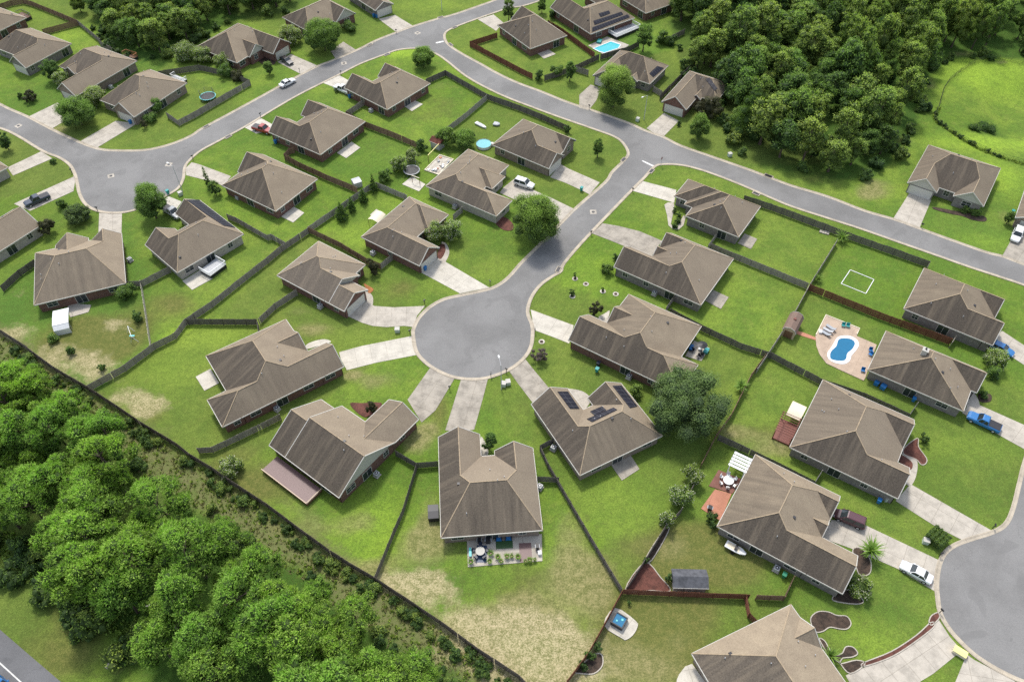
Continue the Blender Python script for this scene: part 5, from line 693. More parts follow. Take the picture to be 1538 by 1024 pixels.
for hi, P in D['sol']:
    root, ws = HOUSES[hi]; cx = sum(p[0] for p in P) / len(P); cy = sum(p[1] for p in P) / len(P)
    # plane under the array: steepest wing surface at its middle
    best = max(ws, key=lambda w: w.h(cx, cy)); A, B_, c, nrm = min(best.pl, key=lambda q: q[0] * cx + q[1] * cy + q[2])
    mb = MB(); pts = [(p[0], p[1], A * p[0] + B_ * p[1] + c + .13) for p in P]
    ar = sum(pts[k - 1][0] * pts[k][1] - pts[k][0] * pts[k - 1][1] for k in range(len(pts)))
    if ar < 0: pts = pts[::-1]
    tris = tessellate_polygon([[Vector((q[0], q[1], 0)) for q in pts]])
    for t in tris:
        q = [pts[k] for k in t]; a2 = (q[1][0] - q[0][0]) * (q[2][1] - q[0][1]) - (q[1][1] - q[0][1]) * (q[2][0] - q[0][0])
        if a2 < 0: q = q[::-1]
        mb.face(q, [(w_[0] * -nrm[1] + w_[1] * nrm[0], (w_[0] * nrm[0] + w_[1] * nrm[1]) * 1.156) for w_ in q])
    for k in range(len(pts)):
        p, q = pts[k - 1], pts[k]; mb.face([(p[0], p[1], p[2] - .1), (q[0], q[1], q[2] - .1), q, p])
    mb.build('solar_array', M['solar'], root)
ch = MB(); r31, w31 = HOUSES[31]; dx, dy = D['chim'][0] - r31.location.x, D['chim'][1] - r31.location.y; t = r31.rotation_euler[2]
lx, ly = math.cos(t) * dx + math.sin(t) * dy, -math.sin(t) * dx + math.cos(t) * dy
zr = max(v.h(lx, ly) for v in w31); ch.box(lx - .45, lx + .45, ly - .45, ly + .45, zr - .6, zr + 1.1); ch.box(lx - .55, lx + .55, ly - .55, ly + .55, zr + 1.1, zr + 1.25)
cho = ch.build('chimney', M['siding'], r31); cp = MB(); cp.cyl((lx, ly), .16, zr + 1.25, zr + 1.6, 10); cp.build('flue_pipe', M['dark'], cho)

# ---------------------------------------------------------------- fences
POST = MB(); POST.box(-.055, .055, -.055, .055, 0, 1.0); 
post_me = {}
def fence(col, h, lab, P):
    mat = M['f_' + col]; root = thing('board_fence', lab, 'fence', (P[0][0], P[0][1], 0))
    if mat.name not in post_me: post_me[mat.name] = POST.mesh('post', mat, 'tint')
    mb = MB(); rl = MB(); o = P[0]; npost = 0; tot = sum(math.dist(a, b) for a, b in zip(P, P[1:])); step = max(2.4, tot / 90)
    slat = col == 'g' and 'rails' in lab
    for a, b in zip(P, P[1:]):
        L = math.dist(a, b)
        if L < .2: continue
        ux, uy = (b[0] - a[0]) / L, (b[1] - a[1]) / L
        fn = lambda p: (a[0] - o[0] + ux * p[0] - uy * p[1], a[1] - o[1] + uy * p[0] + ux * p[1], p[2])
        bw = .145 if tot < 60 else .19; n = max(1, int(L / bw)); w = L / n; lean = 0
        for k in range(n):
            if k % 13 == 0: lean = rng.uniform(-.06, .05)
            if col == 'v' and k % 2: continue
            if rng.random() < .004: continue
            t = rng.random(); hh = h + lean + rng.uniform(-.03, .03)
            off = .012 * (k % 2)
            mb.box(k * w + .006, (k + 1) * w - .006, .03 + off, .052 + off, .05, hh, t, fn)
        for z in (.35, h * .52, h - .3): rl.box(0, L, -.045, .028, z - .045, z + .045, .5, fn)
        n = max(1, round(L / step))
        for k in range(n + 1):
            if k == n and b is not P[-1]: continue
            q = fn((k * L / n, 0, 0)); npost += 1
            if npost > 98: continue
            po = link('post', post_me[mat.name], root, (q[0], q[1], 0), math.atan2(uy, ux)); po.scale = (1.1, 1.1, h + .04)
    mb.build('boards', mat, root, 'tint'); rl.build('rails', mat, root, 'tint')
for f in D['fences']: fence(*f)
def wire_fence(P, lab):
    root = thing('wire_fence', lab, 'fence', (*P[0], 0)); o = P[0]; mb = MB(); me = MB(); me.cyl((0, 0), .035, 0, 1.35, 6); pm = me.mesh('post', M['wire'])
    for a, b in zip(P, P[1:]):
        L = math.dist(a, b); n = max(1, int(L / 3)); A = (a[0] - o[0], a[1] - o[1]); B_ = (b[0] - o[0], b[1] - o[1])
        for z in (.05, .45, .85, 1.28): mb.beam((*A, z), (*B_, z), .03)
        m = int(L / .3)
        for k in range(m):
            t = k / m; x, y = A[0] + (B_[0] - A[0]) * t, A[1] + (B_[1] - A[1]) * t; mb.beam((x, y, .05), (x, y, 1.25), .012)
        for k in range(n): t = k / n; link('post', pm, root, (A[0] + (B_[0] - A[0]) * t, A[1] + (B_[1] - A[1]) * t, 0))
    mb.build('mesh_panel', M['wire'], root)
wire_fence(smooth(D['pondf'], 3), 'thin black wire fence curving around the grassy pond basin')

# ---------------------------------------------------------------- vegetation
R = np.random.RandomState(3)
ICO = None
def ico():
    global ICO
    if ICO is None:
        t = (1 + 5 ** .5) / 2
        v = np.array([(-1, t, 0), (1, t, 0), (-1, -t, 0), (1, -t, 0), (0, -1, t), (0, 1, t), (0, -1, -t), (0, 1, -t), (t, 0, -1), (t, 0, 1), (-t, 0, -1), (-t, 0, 1)], float)
        v /= np.linalg.norm(v[0]); f = [(0, 11, 5), (0, 5, 1), (0, 1, 7), (0, 7, 10), (0, 10, 11), (1, 5, 9), (5, 11, 4), (11, 10, 2), (10, 7, 6), (7, 1, 8), (3, 9, 4), (3, 4, 2), (3, 2, 6), (3, 6, 8), (3, 8, 9), (4, 9, 5), (2, 4, 11), (6, 2, 10), (8, 6, 7), (9, 8, 1)]
        ICO = (v, np.array(f))
    return ICO
def sph(n):
    v = R.normal(size=(n, 3)); return v / np.linalg.norm(v, axis=1)[:, None]
def foliage(name, lumps, per, lw, ll, mats, radial=.0, core=.7, flat=.75, blooms=0, up=.25):
    """lumps: list of (centre, radius, tint). Every lump is a shell of many small leaf faces around a dark core."""
    V = []; F = []; T = []; MI = []; base = 0
    for c, r, tint in lumps:
        c = np.array(c); n = max(12, int(per * (r ** 2)))
        d = sph(n); d[:, 2] = np.where(d[:, 2] < -.35, -d[:, 2], d[:, 2])
        rad = r * (1 + R.uniform(-.28, .16, n))
        p = c + d * rad[:, None] * np.array([1, 1, flat])
        if radial:      # needle tufts: long axis along the outward direction
            ax = d + R.normal(size=(n, 3)) * .55 + np.array([0, 0, up])
        else:
            ax = R.normal(size=(n, 3)) + np.array([0, 0, -.3])
        ax /= np.linalg.norm(ax, axis=1)[:, None]
        nn = d + R.normal(size=(n, 3)) * .55 + np.array([0, 0, .35])
        s = np.cross(ax, nn); s /= np.linalg.norm(s, axis=1)[:, None] + 1e-9
        L = ll * R.uniform(.7, 1.3, n)[:, None]; W = lw * R.uniform(.7, 1.3, n)[:, None]
        q = np.stack([p - s * W * .5, p + ax * L * .5 - s * W * .12, p + ax * L, p + s * W * .5 + ax * L * .25], 1)
        V.append(q.reshape(-1, 3)); F.append(base + np.arange(n * 4).reshape(n, 4)); base += n * 4
        tt = np.clip(tint * (.42 + .58 * np.clip(d[:, 2] + .3, 0, 1)) + R.uniform(-.16, .16, n), 0, 1)  # shade put into the tint: clump tops light, undersides dark
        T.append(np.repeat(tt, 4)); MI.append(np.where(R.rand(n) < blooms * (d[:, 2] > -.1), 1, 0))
    NV = sum(len(v) for v in V); cv = []; cf = []
    iv, iff = ico()
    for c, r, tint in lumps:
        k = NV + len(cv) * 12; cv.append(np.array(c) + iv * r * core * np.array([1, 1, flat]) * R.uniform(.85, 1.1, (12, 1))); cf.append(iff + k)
        T.append(np.full(60, .06))  # very dark core tint paints the shade inside and between clumps
    v = np.concatenate(V + cv); faces = [tuple(x) for f in F for x in f.tolist()] + [tuple(x) for f in cf for x in f.tolist()]
    me = bpy.data.meshes.new(name); me.from_pydata(v.tolist(), [], faces)
    a = me.attributes.new('tint', 'FLOAT_COLOR', 'CORNER'); t = np.concatenate(T); a.data.foreach_set('color', np.stack([t, t, t, np.ones_like(t)], -1).astype(np.float32).ravel())
    mi = np.concatenate(MI + [np.zeros(20 * len(lumps), int)]).astype(np.int32)
    for m in mats: me.materials.append(m)
    me.polygons.foreach_set('material_index', mi); me.update(); return me
def trunk_mesh(h, r, limbs, name='trunk', mat='bark', bend=.3):
    mb = MB(); n = 7; pts = [(0, 0)]; k = 5
    for i in range(k): pts.append((pts[-1][0] + R.uniform(-bend, bend) * .5, pts[-1][1] + R.uniform(-bend, bend) * .5))
    def tube(P, rs):
        rings = []
        for (x, y, z), rr in zip(P, rs): rings.append([(x + rr * math.cos(2 * math.pi * i / n), y + rr * math.sin(2 * math.pi * i / n), z) for i in range(n)])
        for A, B_ in zip(rings, rings[1:]):
            for i in range(n): j = (i + 1) % n; mb.face([A[i], A[j], B_[j], B_[i]])
    tube([(pts[i][0], pts[i][1], h * i / k - (.1 if i == 0 else 0)) for i in range(k + 1)], [r * (1.35 if i == 0 else 1 - .13 * i) for i in range(k + 1)])
    for (z0, ex, ey, ez) in limbs:
        i = min(k - 1, int(z0 / h * k)); x, y = pts[i]
        tube([(x, y, z0), ((x + ex) * .55, (y + ey) * .55, (z0 + ez) * .5 + .2), (ex, ey, ez)], [r * .5, r * .33, r * .12])
    return mb.mesh(name, M[mat])
def pine_proto():
    h = R.uniform(11, 13.5); rad = R.uniform(3.0, 4.1); L = []; limbs = []
    nl = int(36 * rad / 3)
    for i in range(nl):
        u = (i + R.rand()) / nl; z = h - (h * .52) * u; rr = rad * (math.sin(min(1, u * 1.25 + .12) * math.pi * .62)) * R.uniform(.45, 1.05)
        a = R.uniform(0, 6.283); c = (rr * math.cos(a), rr * math.sin(a), z - .5 + .35 * (1 - rr / rad))
        L.append((c, R.uniform(.62, 1.08), float(np.clip(1.0 - u * .42 + R.uniform(-.25, .10), .15, 1))))  # lower clumps get a darker tint, imitating shading down the crown
        if i % 3 == 0: limbs.append((max(2, z - 1.2), c[0] * .9, c[1] * .9, z - .6))
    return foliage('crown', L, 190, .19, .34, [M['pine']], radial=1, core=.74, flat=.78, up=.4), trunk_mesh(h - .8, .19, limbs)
def broad_proto(h, rad, mat, zr=.5, nl=30, lr=.36, per=95, leaf=.30, blooms=0, oval=1., base=.42, jitter=.2):
    """unit is metres; crown an uneven ellipsoid made of leaf clumps"""
    L = []; limbs = []; cz = h * (1 - zr * .98); hz = h * zr
    for i in range(nl):
        d = sph(1)[0]
        if d[2] < -.8: d[2] *= -1
        k = R.uniform(.78, 1.08); c = (d[0] * rad * k * (1 - lr * .7), d[1] * rad * k * (1 - lr * .7), cz + d[2] * hz * k * (1 - lr * .6) * .95)
        r = rad * lr * R.uniform(.7, 1.2)
        L.append((c, r, float(np.clip(.66 + .32 * d[2] + R.uniform(-jitter, jitter), .1, 1))))  # tint drops towards the crown's underside, painted as shade
        if i % 4 == 0: limbs.append((h * .2 + R.rand() * h * .15, c[0] * .85, c[1] * .85, c[2]))
    L.append(((0, 0, cz), rad * .66, .25)); L.append(((0, 0, cz - hz * .35), rad * .5, .2))
    bl = [M[mat]] + ([M['bloom']] if blooms else [])
    s = per / max(.5, leaf * leaf * 11)
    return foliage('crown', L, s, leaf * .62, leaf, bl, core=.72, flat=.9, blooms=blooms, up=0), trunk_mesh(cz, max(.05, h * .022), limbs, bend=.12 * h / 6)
def cone_proto(h, rad):
    L = []
    for i in range(34):
        u = (i + .5) / 34; z = h * (.06 + .92 * u); rr = rad * (1 - u) ** .8; a = i * 2.4; k = R.uniform(.5, .85)
        L.append(((rr * k * math.cos(a), rr * k * math.sin(a), z), max(.12, rr * .5), float(.4 + .5 * R.rand())))
    L.append(((0, 0, h * .3), rad * .6, .2)); L.append(((0, 0, h * .6), rad * .35, .2))
    return foliage('crown', L, 160, .12, .26, [M['leaf']], radial=1, core=.7, flat=1.1, up=.6), trunk_mesh(h * .8, .08, [])
def spiky_proto(h, rad):
    mb = MB()
    for i in range(60):
        a = i * 2.399; el = R.uniform(.15, 1.45); L = rad * R.uniform(.8, 1.15) / max(.75, math.cos(el) + .25); w = .10 * rad
        bx, by, bz = .12 * math.cos(a), .12 * math.sin(a), h * .25
        px, py, pz = bx, by, bz; e = el
        for k in range(3):
            e2 = e - .35; nx, ny, nz = px + L / 3 * math.cos(a) * math.cos(e), py + L / 3 * math.sin(a) * math.cos(e), pz + L / 3 * math.sin(e)
            w0, w1 = w * (1 - k / 3.2), w * (1 - (k + 1) / 3.2); sx, sy = -math.sin(a), math.cos(a)
            mb.face([(px - sx * w0, py - sy * w0, pz), (px + sx * w0, py + sy * w0, pz), (nx + sx * w1, ny + sy * w1, nz), (nx - sx * w1, ny - sy * w1, nz)], None, .45 + .5 * R.rand())
            px, py, pz, e = nx, ny, nz, e2
    return mb.mesh('crown', M['leaf'], 'tint'), trunk_mesh(h * .35, .09, [])
def box_proto(rad, h):
    L = []
    for x in np.linspace(-.75, .75, 4):
        for y in np.linspace(-.75, .75, 4):
            for z in (.3, .75): L.append(((x * rad, y * rad, z * h), rad * .34, .5 + .3 * R.rand()))
    return foliage('crown', L, 420, .07, .12, [M['leaf']], core=.9, flat=1), trunk_mesh(h * .5, .05, [])
def add_tree(name, lab, cat, protos, x, y, s=1., rz=None, group=None, z=0, sc=None):
    me, tr = protos; t = thing(name, lab, cat, (x, y, z), rng.uniform(0, 6.28) if rz is None else rz, group)
    if sc: t.scale = sc
    else: t.scale = (s, s, s)
    link('crown', me, t); link('trunk', tr, t); return t
PINE = [pine_proto() for _ in range(7)]
def scatter(poly, step, jit=.36, margin=0):
    xs = [p[0] for p in poly]; ys = [p[1] for p in poly]; out = []; y = min(ys); row = 0
    while y < max(ys):
        x = min(xs) + (row % 2) * step / 2
        while x < max(xs):
            a, b = x + rng.uniform(-jit, jit) * step, y + rng.uniform(-jit, jit) * step
            if inpoly(a, b, poly) and edge_dist(a, b, poly) > margin: out.append((a, b))
            x += step
        y += step * .87; row += 1
    return out
PC = scatter(D['pines'], 5.2, .36, 2.6); PC.sort(key=lambda p: abs(p[0] + 45) + abs(p[1] - 60))
for x, y in PC[:300]:
    s = rng.uniform(.68, 1.25)
    add_tree('pine_tree', 'bright green pine standing in the dense pine wood below the long dark fence', 'pine tree', rng.choice(PINE), x, y, group='pines of the wood below the long dark fence', sc=(s * rng.uniform(.9, 1.15), s * rng.uniform(.9, 1.15), s))
WOOD = [broad_proto(11, 4.6, 'leaf', .5, 40, .3, 75, .42), broad_proto(12.5, 4.2, 'leaf_d', .5, 40, .3, 75, .42), broad_proto(10.5, 5.0, 'leaf', .5, 44, .27, 75, .42, jitter=.28),
        broad_proto(12, 3.7, 'leaf_l', .5, 34, .32, 80, .38), broad_proto(13.5, 4.2, 'leaf_l', .5, 36, .3, 75, .42), broad_proto(10, 4.4, 'leaf_d', .5, 34, .32, 80, .4), broad_proto(12.5, 3.3, 'leaf_l', .5, 30, .32, 80, .36)]
WOOD = [WOOD[0], WOOD[1], WOOD[2], WOOD[3], WOOD[4], WOOD[5], WOOD[0], WOOD[4], WOOD[6]]
WR = scatter(D['woodr'], 6.3, .38, 2.6); rng.shuffle(WR); WR.sort(key=lambda p: p[1])
for x, y in WR[:290]:
    s = rng.uniform(.62, 1.22); add_tree('woodland_tree', 'leafy tree in the dense wood at the top right', 'tree', rng.choice(WOOD if x < 92 or rng.random() < .25 else [WOOD[3], WOOD[4], WOOD[8]]), x, y, group='trees of the top right wood', sc=(s * (1 if x < 92 else .82), s * (1 if x < 92 else .82), s * rng.uniform(.8, 1.15) * (1 if x < 92 else 1.15)))
WL = scatter(D['woodl'], 6.0, .38, 2.0); WL.sort(key=lambda p: p[1])
for x, y in WL[:290]:
    s = rng.uniform(.65, 1.0); add_tree('woodland_tree', 'leafy tree in the dark wood at the top left', 'tree', rng.choice(WOOD), x, y, group='trees of the top left wood', sc=(s, s, s * rng.uniform(.75, 1.1)))
BUSH = [broad_proto(1.6, 1.1, m, .6, 12, .42, 60, .15, jitter=.25) for m in ('leaf', 'leaf_l', 'leaf_d', 'leaf')]
def along(P, n, spread, side):
    out = []; seg = [math.dist(a, b) for a, b in zip(P, P[1:])]; T = sum(seg)
    for _ in range(n):
        t = rng.uniform(0, T); i = 0
        while i < len(seg) - 1 and t > seg[i]: t -= seg[i]; i += 1
        a, b = P[i], P[i + 1]; u = t / (seg[i] or 1); L = seg[i] or 1; nx, ny = -(b[1] - a[1]) / L, (b[0] - a[0]) / L; k = side + rng.uniform(-spread, spread)
        out.append((a[0] + (b[0] - a[0]) * u + nx * k, a[1] + (b[1] - a[1]) * u + ny * k))
    return out
mainf = D['fences'][0][3]
for x, y in along(mainf[1:], 120, .8, -1.5):
    s = rng.uniform(.45, 1.15); add_tree('shrub', 'green bush growing along the wood side of the long dark fence', 'bush', rng.choice(BUSH), x, y, s, group='bushes along the long dark fence')
for x, y in along(D['strip'], 36, 1.5, -3.4):
    s = rng.uniform(.4, 1.5); add_tree('shrub', 'bush at the edge of the pine wood beside the rough strip', 'bush', rng.choice(BUSH), x, y, s, group='bushes at the pine wood edge')
hs = D['hwy']
EDGE = [p for p in D['pines'][-4:]]
for x, y in along(EDGE, 40, 2.6, .3):
    s = rng.uniform(1.0, 2.3); add_tree('shrub', 'big bush at the roadside edge of the pine wood', 'bush', rng.choice(BUSH), x, y, s, group='bushes at the roadside edge of the pine wood')
for x, y in along(smooth(D['pondf'], 3)[12:26], 22, .35, .3):
    s = rng.uniform(.3, .75); add_tree('shrub', 'small weed bush growing through the pond basin fence', 'bush', rng.choice(BUSH), x, y, s, group='bushes along the pond basin fence')
for nm, n in (('woodr', 42), ('woodl', 20)):
    for x, y in along(D[nm][1:-1], n, 1.6, 0):
        s = rng.uniform(.9, 2.0); add_tree('shrub', 'bush at the foot of the ' + ('top right wood' if nm == 'woodr' else 'top left wood'), 'bush', rng.choice(BUSH), x, y, s, group='bushes at the foot of the ' + ('top right wood' if nm == 'woodr' else 'top left wood'))
FP = D['fences'][0][3]
def woodside(x, y):
    best = 1e9; sd_ = 0
    for a, b in zip(FP, FP[1:]):
        vx, vy = b[0] - a[0], b[1] - a[1]; t = max(0, min(1, ((x - a[0]) * vx + (y - a[1]) * vy) / (vx * vx + vy * vy))); d = math.hypot(x - a[0] - t * vx, y - a[1] - t * vy)
        if d < best: best = d; sd_ = vx * (y - a[1]) - vy * (x - a[0])
    return sd_ < 0 and best > .5
def weeds(name, pts_, mat, h, w):
    if name in ('weeds', 'dry_grass'): pts_ = [p for p in pts_ if woodside(*p)]
    V = []; F = []; T = []; k = 0
    for x, y in pts_:
        s = R.uniform(.5, 1.4)
        for j in range(R.randint(4, 8)):
            a = R.uniform(0, 6.283); dx, dy = math.cos(a), math.sin(a); bx, by = x + R.uniform(-.18, .18), y + R.uniform(-.18, .18); L = h * s * R.uniform(.6, 1.2); ww = w * s
            V += [(bx - dy * ww, by + dx * ww, 0), (bx + dy * ww, by - dx * ww, 0), (bx + dx * L * .5 + dy * ww * .4, by + dy * L * .5 - dx * ww * .4, L), (bx + dx * L * .5 - dy * ww, by + dy * L * .5 + dx * ww, L * .9)]
            F.append((k, k + 1, k + 2, k + 3)); k += 4; T += [R.uniform(.1, 1)] * 4
    me = bpy.data.meshes.new(name); me.from_pydata(V, [], F); a = me.attributes.new('tint', 'FLOAT_COLOR', 'CORNER'); t = np.array(T, np.float32)
    a.data.foreach_set('color', np.stack([t, t, t, np.ones_like(t)], -1).ravel()); me.materials.append(mat); return link(name, me)
tag(weeds('weeds', along(D['strip'], 1500, 4.2, .4), M['leaf_l'], .34, .09), 'low green weeds covering the rough strip between the pines and the fence', 'weeds', kind='stuff')
tag(weeds('dry_grass', along(D['strip'], 2200, 4.4, .4), mat_leaf('straw_grass', (.26, .25, .11), (.42, .39, .19)), .26, .07), 'straw coloured dry grass in the rough strip by the pines', 'dry grass', kind='stuff')
tag(weeds('roadside_weeds', along(EDGE, 900, 2.2, -1.0), M['leaf_l'], .40, .1), 'low weeds at the roadside edge of the pine wood', 'weeds', kind='stuff')
tag(weeds('basin_weeds', along(smooth(D['pondf'], 3)[12:], 260, .5, .2), M['leaf_l'], .35, .08), 'low weeds along the wire fence of the pond basin', 'weeds', kind='stuff')
names = dict(round='shade_tree', spread='shade_tree', oval='shade_tree', cone='conifer', myrtle='flowering_tree', shrub='shrub', rusty='young_tree', bare='young_tree', spiky='spiky_plant', boxy='clipped_hedge')
cats = dict(round='tree', spread='tree', oval='tree', cone='conifer', myrtle='flowering tree', shrub='bush', rusty='tree', bare='bush', spiky='spiky plant', boxy='hedge')
for k, lab, x, y, r, h in D['trees']:
    if k == 'round': p = broad_proto(h, r, 'leaf' if r > 2.5 else 'leaf_d', .5, 50 if r > 3 else 28, .31, 120, .26 if r > 2 else .2)
    elif k == 'spread': p = broad_proto(h, r, 'leaf_o', .5, 80, .22, 100, .26, jitter=.4)
    elif k == 'oval': p = broad_proto(h, r, 'leaf_l' if 'bright' in lab else 'leaf', .5, 46, .34, 130, .24 if r > 1.6 else .17)
    elif k == 'cone': p = cone_proto(h, r)
    elif k == 'myrtle': p = broad_proto(h, r, 'leaf_l', .55, 26, .32, 80, .2, blooms=.24, jitter=.25)
    elif k == 'shrub': p = broad_proto(h, r, rng.choice(['leaf', 'leaf_d', 'leaf']), .6, 12, .42, 70, max(.09, .14 * min(1.4, r)), jitter=.25)
    elif k == 'rusty': p = broad_proto(h, r, 'leaf_r', .55, 16, .34, 55, .18, jitter=.3)
    elif k == 'bare': p = broad_proto(h, r, 'leaf_p', .6, 18, .32, 50, .16, jitter=.3)
    elif k == 'spiky': p = spiky_proto(h, r)
    else: p = box_proto(r, h)
    cat = cats[k] if not (k == 'shrub' and 'sapling' in lab) else 'sapling'
    add_tree(names[k], lab, cat, p, x, y, z=basin_z(x, y) if x > 90 else 0)

# ---------------------------------------------------------------- vehicles
def loft(mb, secs, caps=True):
    for A, B_ in zip(secs, secs[1:]):
        n = len(A)
        for i in range(n): j = (i + 1) % n; mb.face([A[i], A[j], B_[j], B_[i]])
    if caps: mb.face(secs[0][::-1]); mb.face(secs[-1])
def car(kind, col, lab, x, y, rz, L0):
    spec = dict(sedan=(4.9, 1.82, .95, 1.45), hatch=(4.4, 1.8, .98, 1.5), suv=(4.95, 1.95, 1.1, 1.85), minivan=(5.0, 1.95, 1.05, 1.8), pickup=(5.7, 1.98, 1.1, 1.85))[kind]
    L, W, hb, ht = spec; body_top = hb
    root = thing('parked_car' if kind not in ('pickup',) else 'pickup_truck', lab, 'pickup truck' if kind == 'pickup' else 'car', (x, y, .055), rz)
    mb = MB()
    # body: cross-sections along the length; front at +x
    def sec(xx, w, z0, z1, r=.12):
        w2 = w / 2; return [(xx, -w2 + r * .6, z0), (xx, w2 - r * .6, z0), (xx, w2, z0 + .18), (xx, w2, z1 - r * 1.4), (xx, w2 - r, z1), (xx, -w2 + r, z1), (xx, -w2, z1 - r * 1.4), (xx, -w2, z0 + .18)]
    h = L / 2; zf = hb - .10
    if kind == 'pickup':
        loft(mb, [sec(-h, W * .95, .42, hb - .06), sec(-h + .1, W, .34, hb), sec(h - 1.5, W, .30, hb), sec(h - .5, W * .98, .32, hb - .05), sec(h - .1, W * .9, .38, hb - .18), sec(h, W * .8, .44, hb - .3)])
    else:
        loft(mb, [sec(-h, W * .84, .40, hb - .16), sec(-h + .12, W * .94, .32, hb - .04), sec(-h + .9, W, .26, hb), sec(h - 1.5, W, .26, hb), sec(h - .6, W * .97, .28, hb - .12), sec(h - .12, W * .88, .34, hb - .26), sec(h, W * .74, .42, hb - .36)])
    bo = mb.build('body', M['car_' + col], root)
    # greenhouse: glass below, painted roof above
    cab = dict(sedan=(-h + .85, -h + 1.45, h - 2.25, h - 1.45), hatch=(-h + .12, -h + .55, h - 2.15, h - 1.35), suv=(-h + .1, -h + .4, h - 2.1, h - 1.4), minivan=(-h + .1, -h + .35, h - 1.9, h - .95), pickup=(-h + 2.15, -h + 2.35, h - 2.3, h - 1.6))[kind]
    a, b, c, d = cab; wb_, wt = W * .47, W * .38; zr = ht
    gl = MB(); base = [(a, -wb_, hb - .03), (d, -wb_, hb - .03), (d, wb_, hb - .03), (a, wb_, hb - .03)]; tp = [(b, -wt, zr - .06), (c, -wt, zr - .06), (c, wt, zr - .06), (b, wt, zr - .06)]
    loft(gl, [base, tp]); g = gl.build('window', M['glass'], root)
    rf = MB(); e = .03
    loft(rf, [[(b - e, -wt - e, zr - .06), (c + e, -wt - e, zr - .06), (c + e, wt + e, zr - .06), (b - e, wt + e, zr - .06)], [(b + .12, -wt + .1, zr + .01), (c - .15, -wt + .1, zr + .01), (c - .15, wt - .1, zr + .01), (b + .12, wt - .1, zr + .01)]])
    for s in (-1, 1):
        for p0, p1 in (((a, s * wb_, hb), (b, s * wt, zr)), ((d, s * wb_, hb), (c, s * wt, zr)), (((a + d) / 2 - .1, s * (wb_ + .005), hb), ((b + c) / 2 - .1, s * (wt + .01), zr))):
            rf.beam(p0, p1, .09, .06)
    rf.build('roof', M['car_' + col], root)
    if kind == 'pickup':
        bed = MB(); dark = 'black' if col != 'white' else 'grey'
        bed.box(-h + .12, -h + 2.05, -W / 2 + .14, W / 2 - .14, hb - .05, hb + (.05 if col == 'blue' else .012)); bed.build('bed_cover' if col == 'blue' else 'cargo_bed', M['dark'], root)
    wm = MB(); n = 14; r = .36
    for i in range(n):
        a1, a2 = 2 * math.pi * i / n, 2 * math.pi * (i + 1) / n
        wm.face([(r * math.cos(a1), -.11, r * math.sin(a1)), (r * math.cos(a2), -.11, r * math.sin(a2)), (r * math.cos(a2), .11, r * math.sin(a2)), (r * math.cos(a1), .11, r * math.sin(a1))][::-1])
    for yy, dr in ((-.11, 1), (.11, -1)): wm.face([(r * math.cos(2 * math.pi * i / n), yy, r * math.sin(2 * math.pi * i / n)) for i in range(n)][::dr])
    wme = wm.mesh('wheel', M['tyre']); rm = MB()
    for yy, dr in ((-.118, 1), (.118, -1)): rm.face([(r * .6 * math.cos(2 * math.pi * i / n), yy, r * .6 * math.sin(2 * math.pi * i / n)) for i in range(n)][::dr])
    rme = rm.mesh('rim', M['chrome'])
    for sx in (-h + .95, h - .95):
        for sy in (-1, 1):
            w = link('wheel', wme, root, (sx, sy * (W / 2 - .085), .36)); link('rim', rme, w)
    for s in (-1, 1):
        q = MB(); q.box(h - .13, h - .03, s * W * .36 - .17, s * W * .36 + .17, hb - .42, hb - .27); q.build('headlight', M['silver'], root)
        q = MB(); q.box(-h - .012, -h + .1, s * W * .38 - .12, s * W * .38 + .12, hb - .4, hb - .2); q.build('tail_light', M['red'], root)
        q = MB(); q.box(d - .35, d - .18, s * (W / 2 + .08) - .08, s * (W / 2 + .08) + .08, hb - .02, hb + .12); q.build('wing_mirror', M['car_' + col], root)
for v in D['cars']: car(*v)

# ---------------------------------------------------------------- small things
def copyset(name, lab, cat, parts, locs, group, rzf=None, labf=None):
    """parts: list of (name, mesh); every location gets its own thing with copies of the parts"""
    for i, p in enumerate(locs):
        t = thing(name, labf(i) if labf else lab, cat, (p[0], p[1], p[2] if len(p) > 2 else .0), rzf(i) if rzf else 0, group)
        for nm, me in parts: link(nm, me, t)
# mailboxes
a = MB(); a.box(-.05, .05, -.05, .05, 0, 1.05); b = MB(); b.box(-.11, .11, -.26, .26, 1.05, 1.2); b.box(-.08, .08, -.26, .26, 1.2, 1.28)
copyset('mailbox', 'dark kerbside mailbox on a single post', 'mailbox', [('post', a.mesh('post', M['dark'])), ('letter_box', b.mesh('letter_box', M['black']))], D['mb'], 'mailboxes along the kerbs', lambda i: i * .9)
# air conditioners
a = MB(); a.box(-.42, .42, -.42, .42, .06, .82); b = MB(); b.cyl((0, 0), .30, .82, .86, 16); c = MB(); c.box(-.55, .55, -.55, .55, 0, .07); d = MB(); d.cyl((0, 0), .14, .86, .88, 10)
copyset('air_conditioner', 'pale square outdoor air conditioner beside a house wall', 'air conditioner', [('casing', a.mesh('casing', M['lightgrey'])), ('fan_grille', b.mesh('fan_grille', M['dark'])), ('slab', c.mesh('slab', M['c'])), ('fan_hub', d.mesh('fan_hub', M['white']))], [(*p, .09) for p in D['ac']], 'air conditioners beside the house walls', lambda i: -.58)
a = MB(); a.box(-.45, .45, -.4, .4, 0, .85); b = MB(); b.box(-.49, .49, -.44, .44, .85, .93)
copyset('utility_box', 'pale metal utility box standing in the grass near a kerb', 'utility box', [('cabinet', a.mesh('cabinet', plain('pale_green_metal', (.52, .58, .5), .5))), ('lid', b.mesh('lid', M['siding']))], D['ub'], 'utility boxes near the kerbs', lambda i: i * .7)
